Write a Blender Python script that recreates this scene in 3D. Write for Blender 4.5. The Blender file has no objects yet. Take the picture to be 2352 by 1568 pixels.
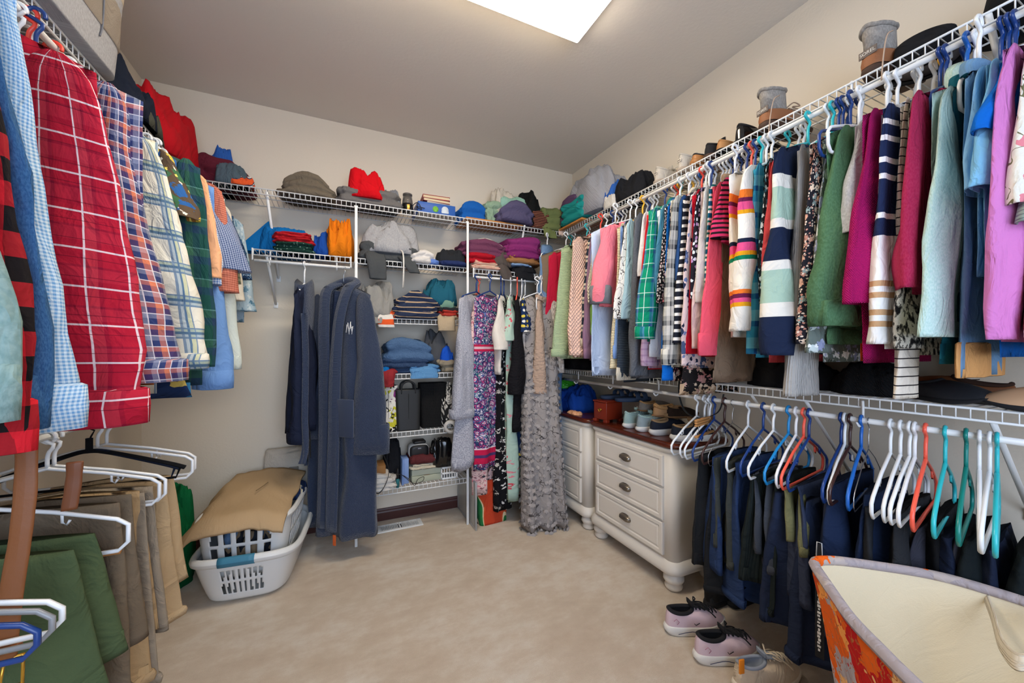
import bpy, bmesh, math, random
from mathutils import Vector, Matrix, noise as mn
PI = math.pi
SC = bpy.context.scene
COL = SC.collection
# ------------------------------------------------------------------ camera, world, light, exposure
CAMZ = 1.216
YAW = math.radians(24.5)
FPX, HV = 880.0, 798.0
cam = bpy.data.cameras.new('camera'); cam.sensor_width = 36; cam.lens = FPX / 2352 * 36
cam.shift_y = (HV - 784) / 2352; cam.clip_start = .02
co = bpy.data.objects.new('camera', cam); COL.objects.link(co)
co.location = (0, 0, CAMZ); co.rotation_euler = (PI / 2, 0, -YAW); SC.camera = co
W = bpy.data.worlds.new('world'); SC.world = W; W.use_nodes = True
W.node_tree.nodes['Background'].inputs[0].default_value = (.80, .90, 1.0, 1)
W.node_tree.nodes['Background'].inputs[1].default_value = .30
def area(name, loc, rot, sx, sy, power, col):
    l = bpy.data.lights.new(name, 'AREA'); l.shape = 'RECTANGLE'; l.size = sx; l.size_y = sy; l.energy = power; l.color = col
    o = bpy.data.objects.new(name, l); COL.objects.link(o); o.location = loc; o.rotation_euler = rot
    return o
# daylight coming in through the open doorway behind the photographer
area('doorway_daylight', (.2, -1.15, 1.5), (PI / 2 - .05, 0, -.12), 1.5, 1.7, 42, (.62, .76, 1.0))
vs = SC.view_settings
vs.view_transform = 'Standard'; vs.look = 'None'; vs.gamma = 1; vs.use_curve_mapping = False
vs.exposure = 0.53
SC.display_settings.display_device = 'sRGB'
cy = SC.cycles
cy.max_bounces = 6; cy.diffuse_bounces = 4; cy.glossy_bounces = 2; cy.transmission_bounces = 4; cy.transparent_max_bounces = 6
cy.use_denoising = True; cy.caustics_reflective = False; cy.caustics_refractive = False
LAMP = 17.5           # emission of the ceiling fixture's diffuser
# ------------------------------------------------------------------ helpers
XL, XR, YB, ZC = -1.008, 1.877, 2.84, 2.735
def ray(u, v):
    a = (u - 1176) / FPX; b = (HV - v) / FPX
    return (math.sin(YAW) + a * math.cos(YAW), math.cos(YAW) - a * math.sin(YAW), b)
def P(u, v, X=None, Y=None, Z=None):
    d = ray(u, v)
    s = X / d[0] if X is not None else Y / d[1] if Y is not None else (Z - CAMZ) / d[2]
    return Vector((d[0] * s, d[1] * s, CAMZ + d[2] * s))
def YU(u, X): return P(u, 0, X=X).y
def XU(u, Y): return P(u, 0, Y=Y).x
def ZV(u, v, **k): return P(u, v, **k).z
def lin(h):
    if not isinstance(h, str): return tuple(h) if len(h) == 4 else tuple(h) + (1,)
    r = []
    for i in (0, 2, 4):
        c = int(h[i:i + 2], 16) / 255
        r.append(c / 12.92 if c <= .04045 else ((c + .055) / 1.055) ** 2.4)
    return tuple(r) + (1,)
def ns(x, y=0., z=0.): return mn.noise(Vector((x, y, z)))
def setp(o, label=None, cat=None, group=None, kind=None):
    if label: o['label'] = label
    if cat: o['category'] = cat
    if group: o['group'] = group
    if kind: o['kind'] = kind
    return o
def empty(name, label, cat, loc=(0, 0, 0), rot=0, group=None):
    o = bpy.data.objects.new(name, None); COL.objects.link(o); o.empty_display_size = .05
    o.location = loc; o.rotation_euler = rot if isinstance(rot, tuple) else (0, 0, rot)
    return setp(o, label, cat, group)
def link(name, me, parent=None, loc=None, rot=None, **k):
    o = bpy.data.objects.new(name, me); COL.objects.link(o)
    if parent: o.parent = parent
    if loc is not None: o.location = loc
    if rot is not None: o.rotation_euler = rot if isinstance(rot, tuple) else (0, 0, rot)
    return setp(o, **k)
def mesh(name, V, F, m, UV=None, smooth=True):
    me = bpy.data.meshes.new(name); me.from_pydata([tuple(v) for v in V], [], F)
    ms = m if isinstance(m, (list, tuple)) else [m]
    for x in ms: me.materials.append(x)
    if smooth: me.polygons.foreach_set('use_smooth', [True] * len(F))
    if UV:
        l = me.uv_layers.new(name='UVMap'); idx = [0] * len(me.loops); me.loops.foreach_get('vertex_index', idx)
        fl = []
        for i in idx: fl.extend(UV[i])
        l.data.foreach_set('uv', fl)
    me.update()
    return me
def mk(name, g, m, parent=None, loc=None, rot=None, smooth=True, **k):
    V, F, UV = g
    return link(name, mesh(name, V, F, m, UV, smooth), parent, loc, rot, **k)
def join(*gs):
    V, F, UV = [], [], []
    for g in gs:
        o = len(V); V += g[0]; F += [tuple(i + o for i in f) for f in g[1]]
        UV += g[2] if g[2] else [(v[0], v[2]) for v in g[0]]
    return V, F, UV
def xf(g, loc=(0, 0, 0), rot=(0, 0, 0), s=1):
    from mathutils import Euler
    M = Matrix.Translation(loc) @ Euler(rot).to_matrix().to_4x4() @ Matrix.Scale(s, 4)
    return [M @ Vector(v) for v in g[0]], g[1], g[2]
def loft(R, UVR=None, cap0=False, cap1=False, closed=True):
    """rings of equal count; closed rings repeat their first point so the UVs do not wrap"""
    n = len(R[0]); V, F, UV = [], [], []
    m = n + 1 if closed else n
    for j, r in enumerate(R):
        per = 0.
        for i in range(m):
            p = Vector(r[i % n])
            if i: per += (p - Vector(r[i - 1])).length
            V.append(p)
            UV.append(UVR[j][i] if (UVR and i < len(UVR[j])) else (UVR[j][n - 1] if UVR else (per, p.z)))
    for j in range(len(R) - 1):
        for i in range(m - 1):
            a = j * m + i; F.append((a, a + 1, a + m + 1, a + m))
    def cap(j, rev):
        c = sum((Vector(p) for p in R[j]), Vector()) / n
        k = len(V); V.append(c); UV.append((c.x, c.z))
        for i in range(m - 1):
            a = j * m + i; F.append((a, k, a + 1) if not rev else (a, a + 1, k))
    if cap0: cap(0, False)
    if cap1: cap(len(R) - 1, True)
    return V, F, UV
def tube(pts, r, n=6, closed=False, flat=None):
    pts = [Vector(p) for p in pts]; k = len(pts); R = []
    up = Vector((0, 0, 1)); prev = None
    for i in range(k):
        if closed: t = pts[(i + 1) % k] - pts[i - 1]
        else: t = pts[min(i + 1, k - 1)] - pts[max(i - 1, 0)]
        if t.length < 1e-9: t = Vector((0, 0, 1))
        t.normalize()
        if prev is None:
            a = up if abs(t.z) < .9 else Vector((0, 1, 0)); x = t.cross(a).normalized()
        else: x = (prev - t * prev.dot(t)); x = x.normalized() if x.length > 1e-6 else t.orthogonal().normalized()
        prev = x; y = t.cross(x)
        rr = r[i] if isinstance(r, (list, tuple)) else r
        f = flat or 1
        R.append([pts[i] + (x * math.cos(2 * PI * q / n) + y * math.sin(2 * PI * q / n) * f) * rr for q in range(n)])
    ln = [0.]
    for i in range(1, k + 1): ln.append(ln[-1] + (pts[i % k] - pts[i - 1]).length)
    if closed: R.append(R[0])
    rr = r[0] if isinstance(r, (list, tuple)) else r
    UVR = [[(ln[j], 2 * PI * rr * q / n) for q in range(n + 1)] for j in range(len(R))]
    return loft(R, UVR) if closed else loft(R, UVR, cap0=True, cap1=True)
def smoothpath(pts, k=5):
    pts = [Vector(p) for p in pts]; o = []
    for i in range(len(pts) - 1):
        p0 = pts[max(i - 1, 0)]; p1 = pts[i]; p2 = pts[i + 1]; p3 = pts[min(i + 2, len(pts) - 1)]
        for q in range(k):
            t = q / k
            o.append(.5 * (2 * p1 + (p2 - p0) * t + (2 * p0 - 5 * p1 + 4 * p2 - p3) * t * t + (3 * p1 - p0 - 3 * p2 + p3) * t ** 3))
    o.append(pts[-1]); return o
def boxg(x0, x1, y0, y1, z0, z1):
    V = [Vector((x, y, z)) for z in (z0, z1) for y in (y0, y1) for x in (x0, x1)]
    F = [(0, 2, 3, 1), (4, 5, 7, 6), (0, 1, 5, 4), (2, 6, 7, 3), (0, 4, 6, 2), (1, 3, 7, 5)]
    return V, F, None
def rbox(x0, x1, y0, y1, z0, z1, b=.004, seg=2):
    bm = bmesh.new(); V, F, _ = boxg(x0, x1, y0, y1, z0, z1)
    vv = [bm.verts.new(v) for v in V]
    for f in F: bm.faces.new([vv[i] for i in f])
    bmesh.ops.bevel(bm, geom=bm.edges[:], offset=b, segments=seg, profile=.5, affect='EDGES')
    bm.verts.index_update()
    r = [v.co.copy() for v in bm.verts], [tuple(v.index for v in f.verts) for f in bm.faces], None
    bm.free(); return r
def lathe(prof, n=20, sx=1, sy=1):
    return loft([[Vector((r * sx * math.cos(2 * PI * i / n), r * sy * math.sin(2 * PI * i / n), z)) for i in range(n)] for r, z in prof], cap0=True, cap1=True)
def even(pts, n):
    pts = [Vector(p).to_3d() if len(p) == 2 else Vector(p) for p in pts]; L = [0]
    for i in range(len(pts)): L.append(L[-1] + (pts[(i + 1) % len(pts)] - pts[i]).length)
    o = []; k = 0
    for q in range(n):
        d = L[-1] * q / n
        while L[k + 1] < d: k += 1
        f = (d - L[k]) / max(1e-9, L[k + 1] - L[k]); p = pts[k].lerp(pts[(k + 1) % len(pts)], f); o.append((p.x, p.y))
    return o
def sgnpow(c, e): return math.copysign(abs(c) ** e, c)
def serect(hx, hy, n=32, e=.4):
    return [(hx * sgnpow(math.cos(2 * PI * i / n), e), hy * sgnpow(math.sin(2 * PI * i / n), e)) for i in range(n)]
def text(s, size, m, parent, loc, rot, depth=.0006, name='lettering', **k):
    c = bpy.data.curves.new(name, 'FONT'); c.body = s; c.size = size; c.extrude = depth; c.align_x = 'CENTER'; c.align_y = 'CENTER'
    o = bpy.data.objects.new(name, c); COL.objects.link(o)
    dg = bpy.context.evaluated_depsgraph_get(); me = bpy.data.meshes.new_from_object(o.evaluated_get(dg))
    bpy.data.objects.remove(o); me.materials.clear(); me.materials.append(m)
    return link(name, me, parent, loc, rot, **k)
STOP = set('a an the of with and on in to at by from near next beside behind below between under over above left right its low high just for squeezed tucked hanging showing peeking'.split())
def short(lab, n):
    w = lab.split()[:n]
    if len(w) == n:
        while w and w[-1] in STOP: w.pop()
    return ' '.join(w)
# ------------------------------------------------------------------ materials
class NT:
    def __init__(s, name, rough=.8, spec=.3):
        s.m = bpy.data.materials.new(name); s.m.use_nodes = True; s.t = s.m.node_tree
        s.b = s.t.nodes['Principled BSDF']; s.b.inputs['Roughness'].default_value = rough
        s.b.inputs['Specular IOR Level'].default_value = spec
        s.tc = s.t.nodes.new('ShaderNodeTexCoord'); s._uv = None
    def n(s, ty, ins=None, **props):
        nd = s.t.nodes.new('ShaderNode' + ty)
        for k, v in props.items(): setattr(nd, k, v)
        for k, v in (ins or {}).items():
            if isinstance(v, bpy.types.NodeSocket): s.t.links.new(v, nd.inputs[k])
            else: nd.inputs[k].default_value = v
        return nd
    def math(s, op, a, b=0.): return s.n('Math', {0: a, 1: b}, operation=op).outputs[0]
    def uv(s):
        if not s._uv:
            x = s.n('SeparateXYZ', {0: s.tc.outputs['UV']}); s._uv = (x.outputs[0], x.outputs[1])
        return s._uv
    def ramp(s, fac, stops, interp='CONSTANT'):
        r = s.t.nodes.new('ShaderNodeValToRGB'); cr = r.color_ramp; cr.interpolation = interp
        while len(cr.elements) < len(stops): cr.elements.new(.5)
        for e, (p, c) in zip(cr.elements, stops): e.position = p; e.color = lin(c)
        s.t.links.new(fac, r.inputs[0]); return r.outputs[0]
    def mix(s, f, a, b, blend='MIX'):
        nd = s.t.nodes.new('ShaderNodeMix'); nd.data_type = 'RGBA'; nd.blend_type = blend
        for k, v in ((0, f), (6, a), (7, b)):
            if isinstance(v, bpy.types.NodeSocket): s.t.links.new(v, nd.inputs[k])
            else: nd.inputs[k].default_value = v if k == 0 else lin(v)
        return nd.outputs[2]
    def noise(s, vec, scale, detail=3, rough=.55):
        return s.n('TexNoise', {'Vector': vec, 'Scale': scale, 'Detail': detail, 'Roughness': rough})
    def color(s, c):
        if isinstance(c, bpy.types.NodeSocket): s.t.links.new(c, s.b.inputs['Base Color'])
        else: s.b.inputs['Base Color'].default_value = lin(c)
    def bump(s, h, strength=.3, dist=.002):
        b = s.n('Bump', {'Strength': strength, 'Distance': dist, 'Height': h}); s.t.links.new(b.outputs[0], s.b.inputs['Normal'])
_mc = {}
def plain(name, c, rough=.5, spec=.4, metal=0, bump=None):
    if name in _mc: return _mc[name]
    t = NT(name, rough, spec); t.color(c); t.b.inputs['Metallic'].default_value = metal
    if bump: t.bump(t.noise(t.tc.outputs['Object'], bump[0]).outputs[0], bump[1], bump[2] if len(bump) > 2 else .002)
    _mc[name] = t.m; return t.m
def cloth(name, c='888888', pat=None, weave='knit', rough=.92, sheen=.0, bump=.25, heather=None, wr=None):
    """procedural fabric: UVs are in metres"""
    if name in _mc: return _mc[name]
    t = NT(name, rough, .15); U, V = t.uv(); uv = t.tc.outputs['UV']; out = None
    fr = lambda x, p: t.math('FRACT', t.math('ADD', t.math('DIVIDE', x, p), 10.))
    base = c
    for L in (pat or []):
        k = L[0]
        if k == 'v': out = t.ramp(fr(V, L[1]), L[2])                     # bands along the length
        elif k == 'u': out = t.ramp(fr(U, L[1]), L[2])
        elif k == 'plaid':
            a = t.ramp(fr(U, L[2]), L[3]); b = t.ramp(fr(V, L[4]), L[5])
            out = t.mix(.5, a, b) if L[1] == 'AVG' else t.mix(1., a, b, L[1])
        elif k == 'lines':                                               # axis, period, width, colour, alpha, offset
            f = fr(t.math('ADD', U if L[1] == 'u' else V, L[6] if len(L) > 6 else 0.), L[2])
            mk_ = t.math('MULTIPLY', t.math('LESS_THAN', f, L[3] / L[2]), L[5])
            out = t.mix(mk_, out if out else base, L[4])
        elif k in ('f', 'ring', 'dot'):
            sc = t.n('Mapping', {0: uv, 1: (L[5] if len(L) > 5 else 3.3, 7.1, 0), 3: (L[1],) * 3}).outputs[0]
            if k != 'dot' and (L[4] if len(L) > 4 else .25):
                nz = t.noise(sc, 2.6, 2).outputs['Color']
                w = L[4] if len(L) > 4 else .25
                sc = t.n('VectorMath', {0: sc, 1: t.n('VectorMath', {0: nz, 'Scale': w * 1.6}, operation='SCALE').outputs[0]}, operation='ADD').outputs[0]
            vo = t.n('TexVoronoi', {'Vector': sc, 'Scale': 1., 'Randomness': .35 if k == 'dot' else .9}, voronoi_dimensions='2D')
            msk = t.math('LESS_THAN', vo.outputs['Distance'], L[2])
            cols = L[3]
            if k == 'ring': cc = t.ramp(t.math('DIVIDE', vo.outputs['Distance'], L[2]), [(i / len(cols), q) for i, q in enumerate(cols)])
            else:
                rr = t.n('SeparateColor', {0: vo.outputs['Color']}).outputs[0]
                cc = t.ramp(rr, [(i / len(cols), q) for i, q in enumerate(cols)])
            out = t.mix(msk, out if out else base, cc)
        elif k == 'nz':                                                  # blotches: scale, stops, stretch
            sc = t.n('Mapping', {0: uv, 3: (L[1], L[1] * (L[3] if len(L) > 3 else 1), 1)}).outputs[0]
            out = t.ramp(t.noise(sc, 1., L[4] if len(L) > 4 else 3).outputs[0], L[2], L[5] if len(L) > 5 else 'CONSTANT')
        elif k == 'scr':                                                 # thin wandering lines: scale, colour, width
            sc = t.n('Mapping', {0: uv, 3: (L[1],) * 3}).outputs[0]
            q = t.math('ABSOLUTE', t.math('SUBTRACT', t.noise(sc, 1., 2).outputs[0], .5))
            out = t.mix(t.math('LESS_THAN', q, L[3]), out if out else base, L[2])
    if heather:
        nz = t.noise(t.n('Mapping', {0: uv, 3: (heather[1], heather[1] * .5, 1)}).outputs[0], 1., 2).outputs[0]
        hb = t.ramp(nz, [(.38, (0, 0, 0)), (.62, (1, 1, 1))], 'LINEAR')
        out = t.mix(t.math('MULTIPLY', hb, heather[2]), out if out else base, heather[0])
    t.color(out if out else base)
    S = lambda x, p: t.math('SINE', t.math('MULTIPLY', x, 2 * PI / p))
    hmap = {'terry': lambda: (t.n('TexVoronoi', {'Vector': uv, 'Scale': 260.}).outputs[0], .0030), 'sherpa': lambda: (t.noise(uv, 90., 4, .7).outputs[0], .010),
            'rib': lambda: (S(U, .006), .0008), 'hrib': lambda: (S(V, .009), .0014), 'waffle': lambda: (t.math('MULTIPLY', S(U, .007), S(V, .007)), .0012),
            'quilt': lambda: (t.math('ADD', t.math('ABSOLUTE', S(t.math('ADD', U, V), .05)), t.math('ABSOLUTE', S(t.math('SUBTRACT', U, V), .05))), .0040),
            'cable': lambda: (t.math('MULTIPLY', S(U, .03), S(t.math('ADD', V, t.math('MULTIPLY', t.math('ABSOLUTE', S(U, .06)), .02)), .02)), .0035),
            'lace': lambda: (t.n('TexVoronoi', {'Vector': uv, 'Scale': 70.}).outputs[0], .005)}
    hh, am = hmap[weave]() if weave in hmap else (t.noise(uv, 330., 2).outputs[0], .0005)
    # soft creases of worn cloth on top of the weave
    wn = t.n('TexNoise', {'Vector': t.n('Mapping', {0: uv, 3: (1.6, 1., 1.)}).outputs[0], 'Scale': 9., 'Detail': 3., 'Roughness': .5, 'Distortion': 1.2}).outputs[0]
    cr = t.math('ABSOLUTE', t.math('SUBTRACT', wn, .5))
    t.bump(t.math('ADD', t.math('MULTIPLY', hh, am), t.math('MULTIPLY', cr, wr if wr is not None else .015 if weave not in ('sherpa', 'quilt', 'lace', 'terry') else .005)), 1., 1.)
    if sheen: t.b.inputs['Sheen Weight'].default_value = sheen
    _mc[name] = t.m; return t.m
# ------------------------------------------------------------------ builders
def perim(n, e, ax, by):
    """arc length along a flat oval, in units of its width, starting at the back"""
    P_ = [(ax / 2 * sgnpow(math.cos(2 * PI * i / n + PI / 2), e), by / 2 * math.sin(2 * PI * i / n + PI / 2)) for i in range(n + 1)]; o = [0]
    for i in range(n): o.append(o[-1] + math.hypot(P_[i + 1][0] - P_[i][0], P_[i + 1][1] - P_[i][1]))
    return o
def torso_g(W, drop, sd, bl, wb, th, fold, nf, seed, neck=.03, flare=1., M=20, N=40, armhole=.0, front=0., hemwave=.0, sq=1.):
    """flat hanging body of a garment; local x across, z down from the rod, y along the rod"""
    R, UVR = [], []
    ph = seed * 1.7; PT = perim(N, .75, 1., .12)
    for j in range(M + 1):
        t = j / M
        ring, uvr = [], []
        wt = W / 2 * (1 - armhole * math.sin(min(t * 3, 1) * PI)) + (wb - W / 2) * (t ** flare)
        for i in range(N):
            a = 2 * PI * i / N + PI / 2
            s = sgnpow(math.cos(a), .75)
            q = math.sin(a)
            x = s * wt
            zt = -drop - sd * abs(s) ** 1.25 - (neck if q < 0 else neck * .35) * max(0, 1 - (abs(s) / .36) ** 2)
            zb = -drop - bl + hemwave * math.sin(3 * x / W * PI + ph)
            z = zt + (zb - zt) * t
            g = t ** .7
            y = q * th * (.28 + .72 * min(1, t * 1.8)) * (1 + .35 * ns(x * 6 + ph, z * 3, q))
            y += fold * sq * g * math.sin(2 * PI * nf * s * .5 + ph + 2.2 * ns(z * 1.8, ph))
            y += .010 * sq * ns(x * 7 + ph, z * 4.5, q * .6 + ph) + .004 * sq * ns(x * 21, z * 17 + ph, q)
            x += .012 * t * ns(z * 3 + ph, q + ph)
            ring.append(Vector((x, y + front * t, z)))
            uvr.append((W * PT[i] + seed * .13, z))
        uvr.append((W * PT[N] + seed * .13, uvr[0][1])); R.append(ring); UVR.append(uvr)
    last = R[-1]; c = sum(last, Vector()) / N
    R.append([Vector((c.x + (p.x - c.x) * .985, c.y + (p.y - c.y) * .82, p.z + .002)) for p in last]); UVR.append(UVR[-1])
    R.append([Vector((c.x + (p.x - c.x) * .97, c.y + (p.y - c.y) * .6, p.z + .05)) for p in last]); UVR.append(UVR[-1])
    return loft(R, UVR, cap0=True, cap1=True)
def sleeve_g(sg, x0, z0, L, a0, a1, b, swing, sy, seed, bend=.012, N=20, M=22, out=0., sq=1., tw=0.):
    R, UVR = [], []; ph = seed * 2.3 + sg; PT = perim(N, .8, 1., .35)
    rows = [0, .012, .03, .06] + [.06 + .94 * (k + 1) / (M - 4) for k in range(M - 4)]
    rows = rows[:-1] + [.985, 1.]
    fs = min(.010, .010 * a0 / .09) * min(1.2, b / .03)
    for j, t in enumerate(rows):
        cap = math.sqrt(max(0, 1 - (1 - min(1, t / .10)) ** 2)) * (.46 + .54 * min(1, t / .8))
        aa = (a0 + (a1 - a0) * t ** 1.5) * max(.12, cap) * (1 + .03 * ns(t * 5 + ph, 3.3))
        bb = b * max(.15, cap) * (.40 + .60 * min(1, t / .55)) * (1 + .28 * ns(t * 4 + ph, 9.1))
        cx = x0 + sg * (swing * t + bend * .6 * math.sin(PI * 1.1 * t + ph) + out * math.sin(t * PI / 2))
        cyy = sy + .010 * sq * ns(t * 2.6 + ph, 5.5); z = z0 - L * t
        ring, uvr = [], []
        for i in range(N):
            th_ = 2 * PI * i / N + PI / 2
            c, s = math.cos(th_), math.sin(th_)
            k = 1 + .12 * ns(c * 1.6 + ph, s * 1.6, t * L * 9) + .05 * math.sin(22 * t * L + 2 * th_ + ph) * t
            lx, ly = aa * sgnpow(c, .8) * k, bb * s * k + fs * min(1, t * 2) * math.sin(3.6 * c + ph + 2.4 * ns(t * 2.2 + ph, 1.7)) + .3 * fs * math.sin(8.3 * c + ph * 2 + 3 * ns(t * 3, ph)) * t
            wa = tw * (.6 + .4 * t); lx, ly = lx * math.cos(wa) + ly * math.sin(wa), -lx * math.sin(wa) + ly * math.cos(wa)
            p = Vector((cx + lx, cyy + ly, z + .25 * aa * c * sg * -1 * (1 - t) * .5))
            ring.append(p); uvr.append((2 * a0 * PT[i] + seed * .21, z))
        uvr.append((2 * a0 * PT[N] + seed * .21, z)); R.append(ring); UVR.append(uvr)
    last = R[-1]; c = sum(last, Vector()) / N
    for f, dz in ((.9, .001), (.8, .04)):
        R.append([c + (p - c) * f + Vector((0, 0, dz)) for p in last]); UVR.append(UVR[-3 if dz > .01 else -1])
    return loft(R, UVR, cap0=True, cap1=True), last
def cuff_g(ring, h, grow=1.06, up=None):
    n = len(ring); c = sum(ring, Vector()) / n; RR = []
    for f, dz in ((.96, h), (grow, h - .004), (grow * 1.02, h * .5), (grow, .0), (.9, -.002), (.86, .02)):
        RR.append([c + (p - c) * f + Vector((0, 0, dz)) for p in ring])
    return loft(RR)
def collar_g(kind, drop, w=.075, d=.028):
    n = 24; RR = []
    if kind == 'shirt': prof = [(1., -.025), (1., .022), (1.06, .03), (1.25, .012), (1.42, -.028), (1.36, -.03)]
    elif kind == 'turtle': prof = [(1.05, -.03), (1., .03), (1.08, .06), (1.2, .04), (1.25, -.005)]
    else: prof = [(1.05, -.03), (1.1, -.014), (1.06, .0), (.95, .002), (.93, -.01)]
    for f, dz in prof:
        r = []
        for i in range(n):
            a = 2 * PI * i / n + PI / 2; c, s = math.cos(a), math.sin(a)
            dip = (.035 if s < 0 else 0) * (1 - abs(c)) * (1 if kind != 'turtle' else .3)
            pt = .03 * max(0, -s) ** 3 if kind == 'shirt' and f > 1.2 else 0
            r.append(Vector((w * f * c, d * f * s, -drop + dz - dip - pt - .02 * abs(c))))
        RR.append(r)
    return loft(RR)
def hood_g(drop, seed=0, w=.11, hgt=.22):
    """an empty hood folded flat and hanging behind the neck"""
    R = []
    for j in range(10):
        t = j / 9; r = []
        for i in range(20):
            a = 2 * PI * i / 20
            ww = w * (1 - .35 * t) * (1 if t < .8 else 1 - (t - .8) * 2)
            r.append(Vector((ww * math.cos(a) * (1 + .1 * ns(t * 4, i * .4, seed)), .03 + .022 * math.sin(a) + .01 * ns(t * 5, seed) + .02 * math.sin(PI * t), -drop - .01 - hgt * t - .02 * abs(math.cos(a)))))
        R.append(r)
    return loft(R, cap0=True, cap1=True)
def garment(nm, label, cat, loc, m, rot=0, W=.42, bl=.66, drop=.095, sd=.055, wb=None, th=.018, fold=.010, nf=2.5, sleeve=.58, a=(.075, .05),
            sb=.02, swing=.02, sy=-.006, sm=None, cuff=0, cuffm=None, collar='crew', colm=None, seed=1, flare=1., group=None, out=.0, hem=0, hemm=None,
            neck=.03, bend=.012, hood=False, placket=False, sq=1., M=20, front=0., hemwave=0., sides=(-1, 1), sl2=None, tw=0.):
    t = empty(nm, label, cat, loc, rot, group)
    wb = wb or W / 2 * 1.02
    g = torso_g(W, drop, sd, bl, wb, th, fold, nf, seed, neck, flare, M, front=front, hemwave=hemwave, sq=sq)
    mk('body', g, m, t)
    if hem:
        mk('hem_band', cuff_g([Vector(v) for v in g[0][20 * 41:20 * 41 + 40]], hem, 1.04), hemm or m, t)
    if sleeve:
        for sg in sides:
            L = sleeve if sg < 0 or not sl2 else sl2
            sgm, ring = sleeve_g(sg, sg * (W / 2 - a[0] * .55), -drop - sd * .78 + .012, L, a[0], a[1], sb, swing, sy, seed, bend, out=out)
            o = mk('sleeve', sgm, sm or m, t)
            if cuff: mk('cuff', cuff_g(ring, cuff, 1.035), cuffm or sm or m, o)
    if collar: mk('collar', collar_g(collar, drop, .075 if collar != 'shirt' else .068), colm or m, t)
    if hood: mk('hood', hood_g(drop, seed), m, t)
    if placket:
        mk('placket', xf(boxg(-.016, .016, -th - .014, -th - .009, -drop - bl + .02, -drop - .06)), m, t)
    return t
HGW = {}
def hanger(label, loc, color, rot=0, kind='tube', w=.205, drop=.085, sd=.055, bar=.07, group=None, hooks=False, tilt=0.):
    """hook over the rod at the origin, shoulders along local x"""
    r = {'tube': .0048, 'wire': .0014, 'wood': .004}.get(kind, .0048)
    R0 = .0165 if kind != 'wire' else .0135
    hk = [(R0 * math.cos(a), 0, R0 * math.sin(a) - .002) for a in [math.radians(q) for q in range(200, -31, -30)]]
    hk = [(-x, 0, z) for x, _, z in hk]
    hk = [(x, 0, z) for x, _, z in hk] + [(.012, 0, -.022), (.004, 0, -.04), (0, 0, -.055), (0, 0, -drop)]
    zs, zb = -drop - sd, -drop - sd - bar
    tri = [(0, 0, -drop), (-w * .5, 0, -drop - sd * .45), (-w * .92, 0, zs + .004), (-w, 0, zs - .012), (-w * 1.0, 0, zb + .018), (-w * .93, 0, zb),
           (0, 0, zb), (w * .93, 0, zb), (w, 0, zb + .018), (w, 0, zs - .012), (w * .92, 0, zs + .004), (w * .5, 0, -drop - sd * .45)]
    key = (color.name, kind, w, drop, sd, bar, hooks)
    if key not in HGW:
        if kind == 'velvet':
            g = join(tube(hk[:-1], .0025), tube([(0, 0, -.045), (0, 0, -drop)], .009, 8), xf(tube(smoothpath([(-w, 0, zs - .02), (-w * .8, 0, zs), (-.05, 0, -drop - .01), (0, 0, -drop), (.05, 0, -drop - .01), (w * .8, 0, zs), (w, 0, zs - .02)]), .011, 8, flat=.6)), tube([(-w * .95, 0, zs - .015), (-w * .9, 0, zb), (w * .9, 0, zb), (w * .95, 0, zs - .015)], .004))
        else:
            g = join(tube(smoothpath(hk, 2), r), tube(tri, r, closed=True))
            if hooks:
                for s in (-1, 1):
                    g = join(g, tube([(s * w * .55, 0, -drop - sd * .5), (s * w * .55, 0, -drop - sd * .5 - .022), (s * (w * .55 + .008), 0, -drop - sd * .5 - .028), (s * (w * .55 + .013), 0, -drop - sd * .5 - .018)], r * .6))
        HGW[key] = mesh('hanger', *g[:2], color)
    nm = {'wire': 'wire_hanger', 'velvet': 'velvet_hanger'}.get(kind, 'plastic_hanger')
    return link(nm, HGW[key], loc=loc, rot=(0, tilt, rot), label=label, cat='hanger', group=group)
def pants(nm, label, loc, m, rot=0, w=.15, wb=.17, top=.19, L=.62, th=.035, fold=.022, nf=3, seed=1, hem=.03, hemm=None, x0=0., cuffs=True, group=None, split=.0, front=0., cat='trousers', back=.85):
    """trousers folded over a hanger bar: a front fall and a back fall of the legs"""
    t = empty(nm, label, cat, loc, rot, group)
    for k, (yy, LL) in enumerate(((-th * .6, L), (th * .6, L * back))):
        g = torso_g(w * 2, top, .012, LL, wb, th * .62, fold, nf, seed + k * .37, 0, 1., M=22, front=front * (1 if k == 0 else -.3))
        mk('leg', xf(g, (x0, yy, 0)), m, t)
        if hem and k == 0:
            mk('hem', xf(cuff_g([Vector(v) for v in g[0][22 * 41:22 * 41 + 40]], hem, 1.025), (x0, yy, 0)), hemm or m, t)
    return t
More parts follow.
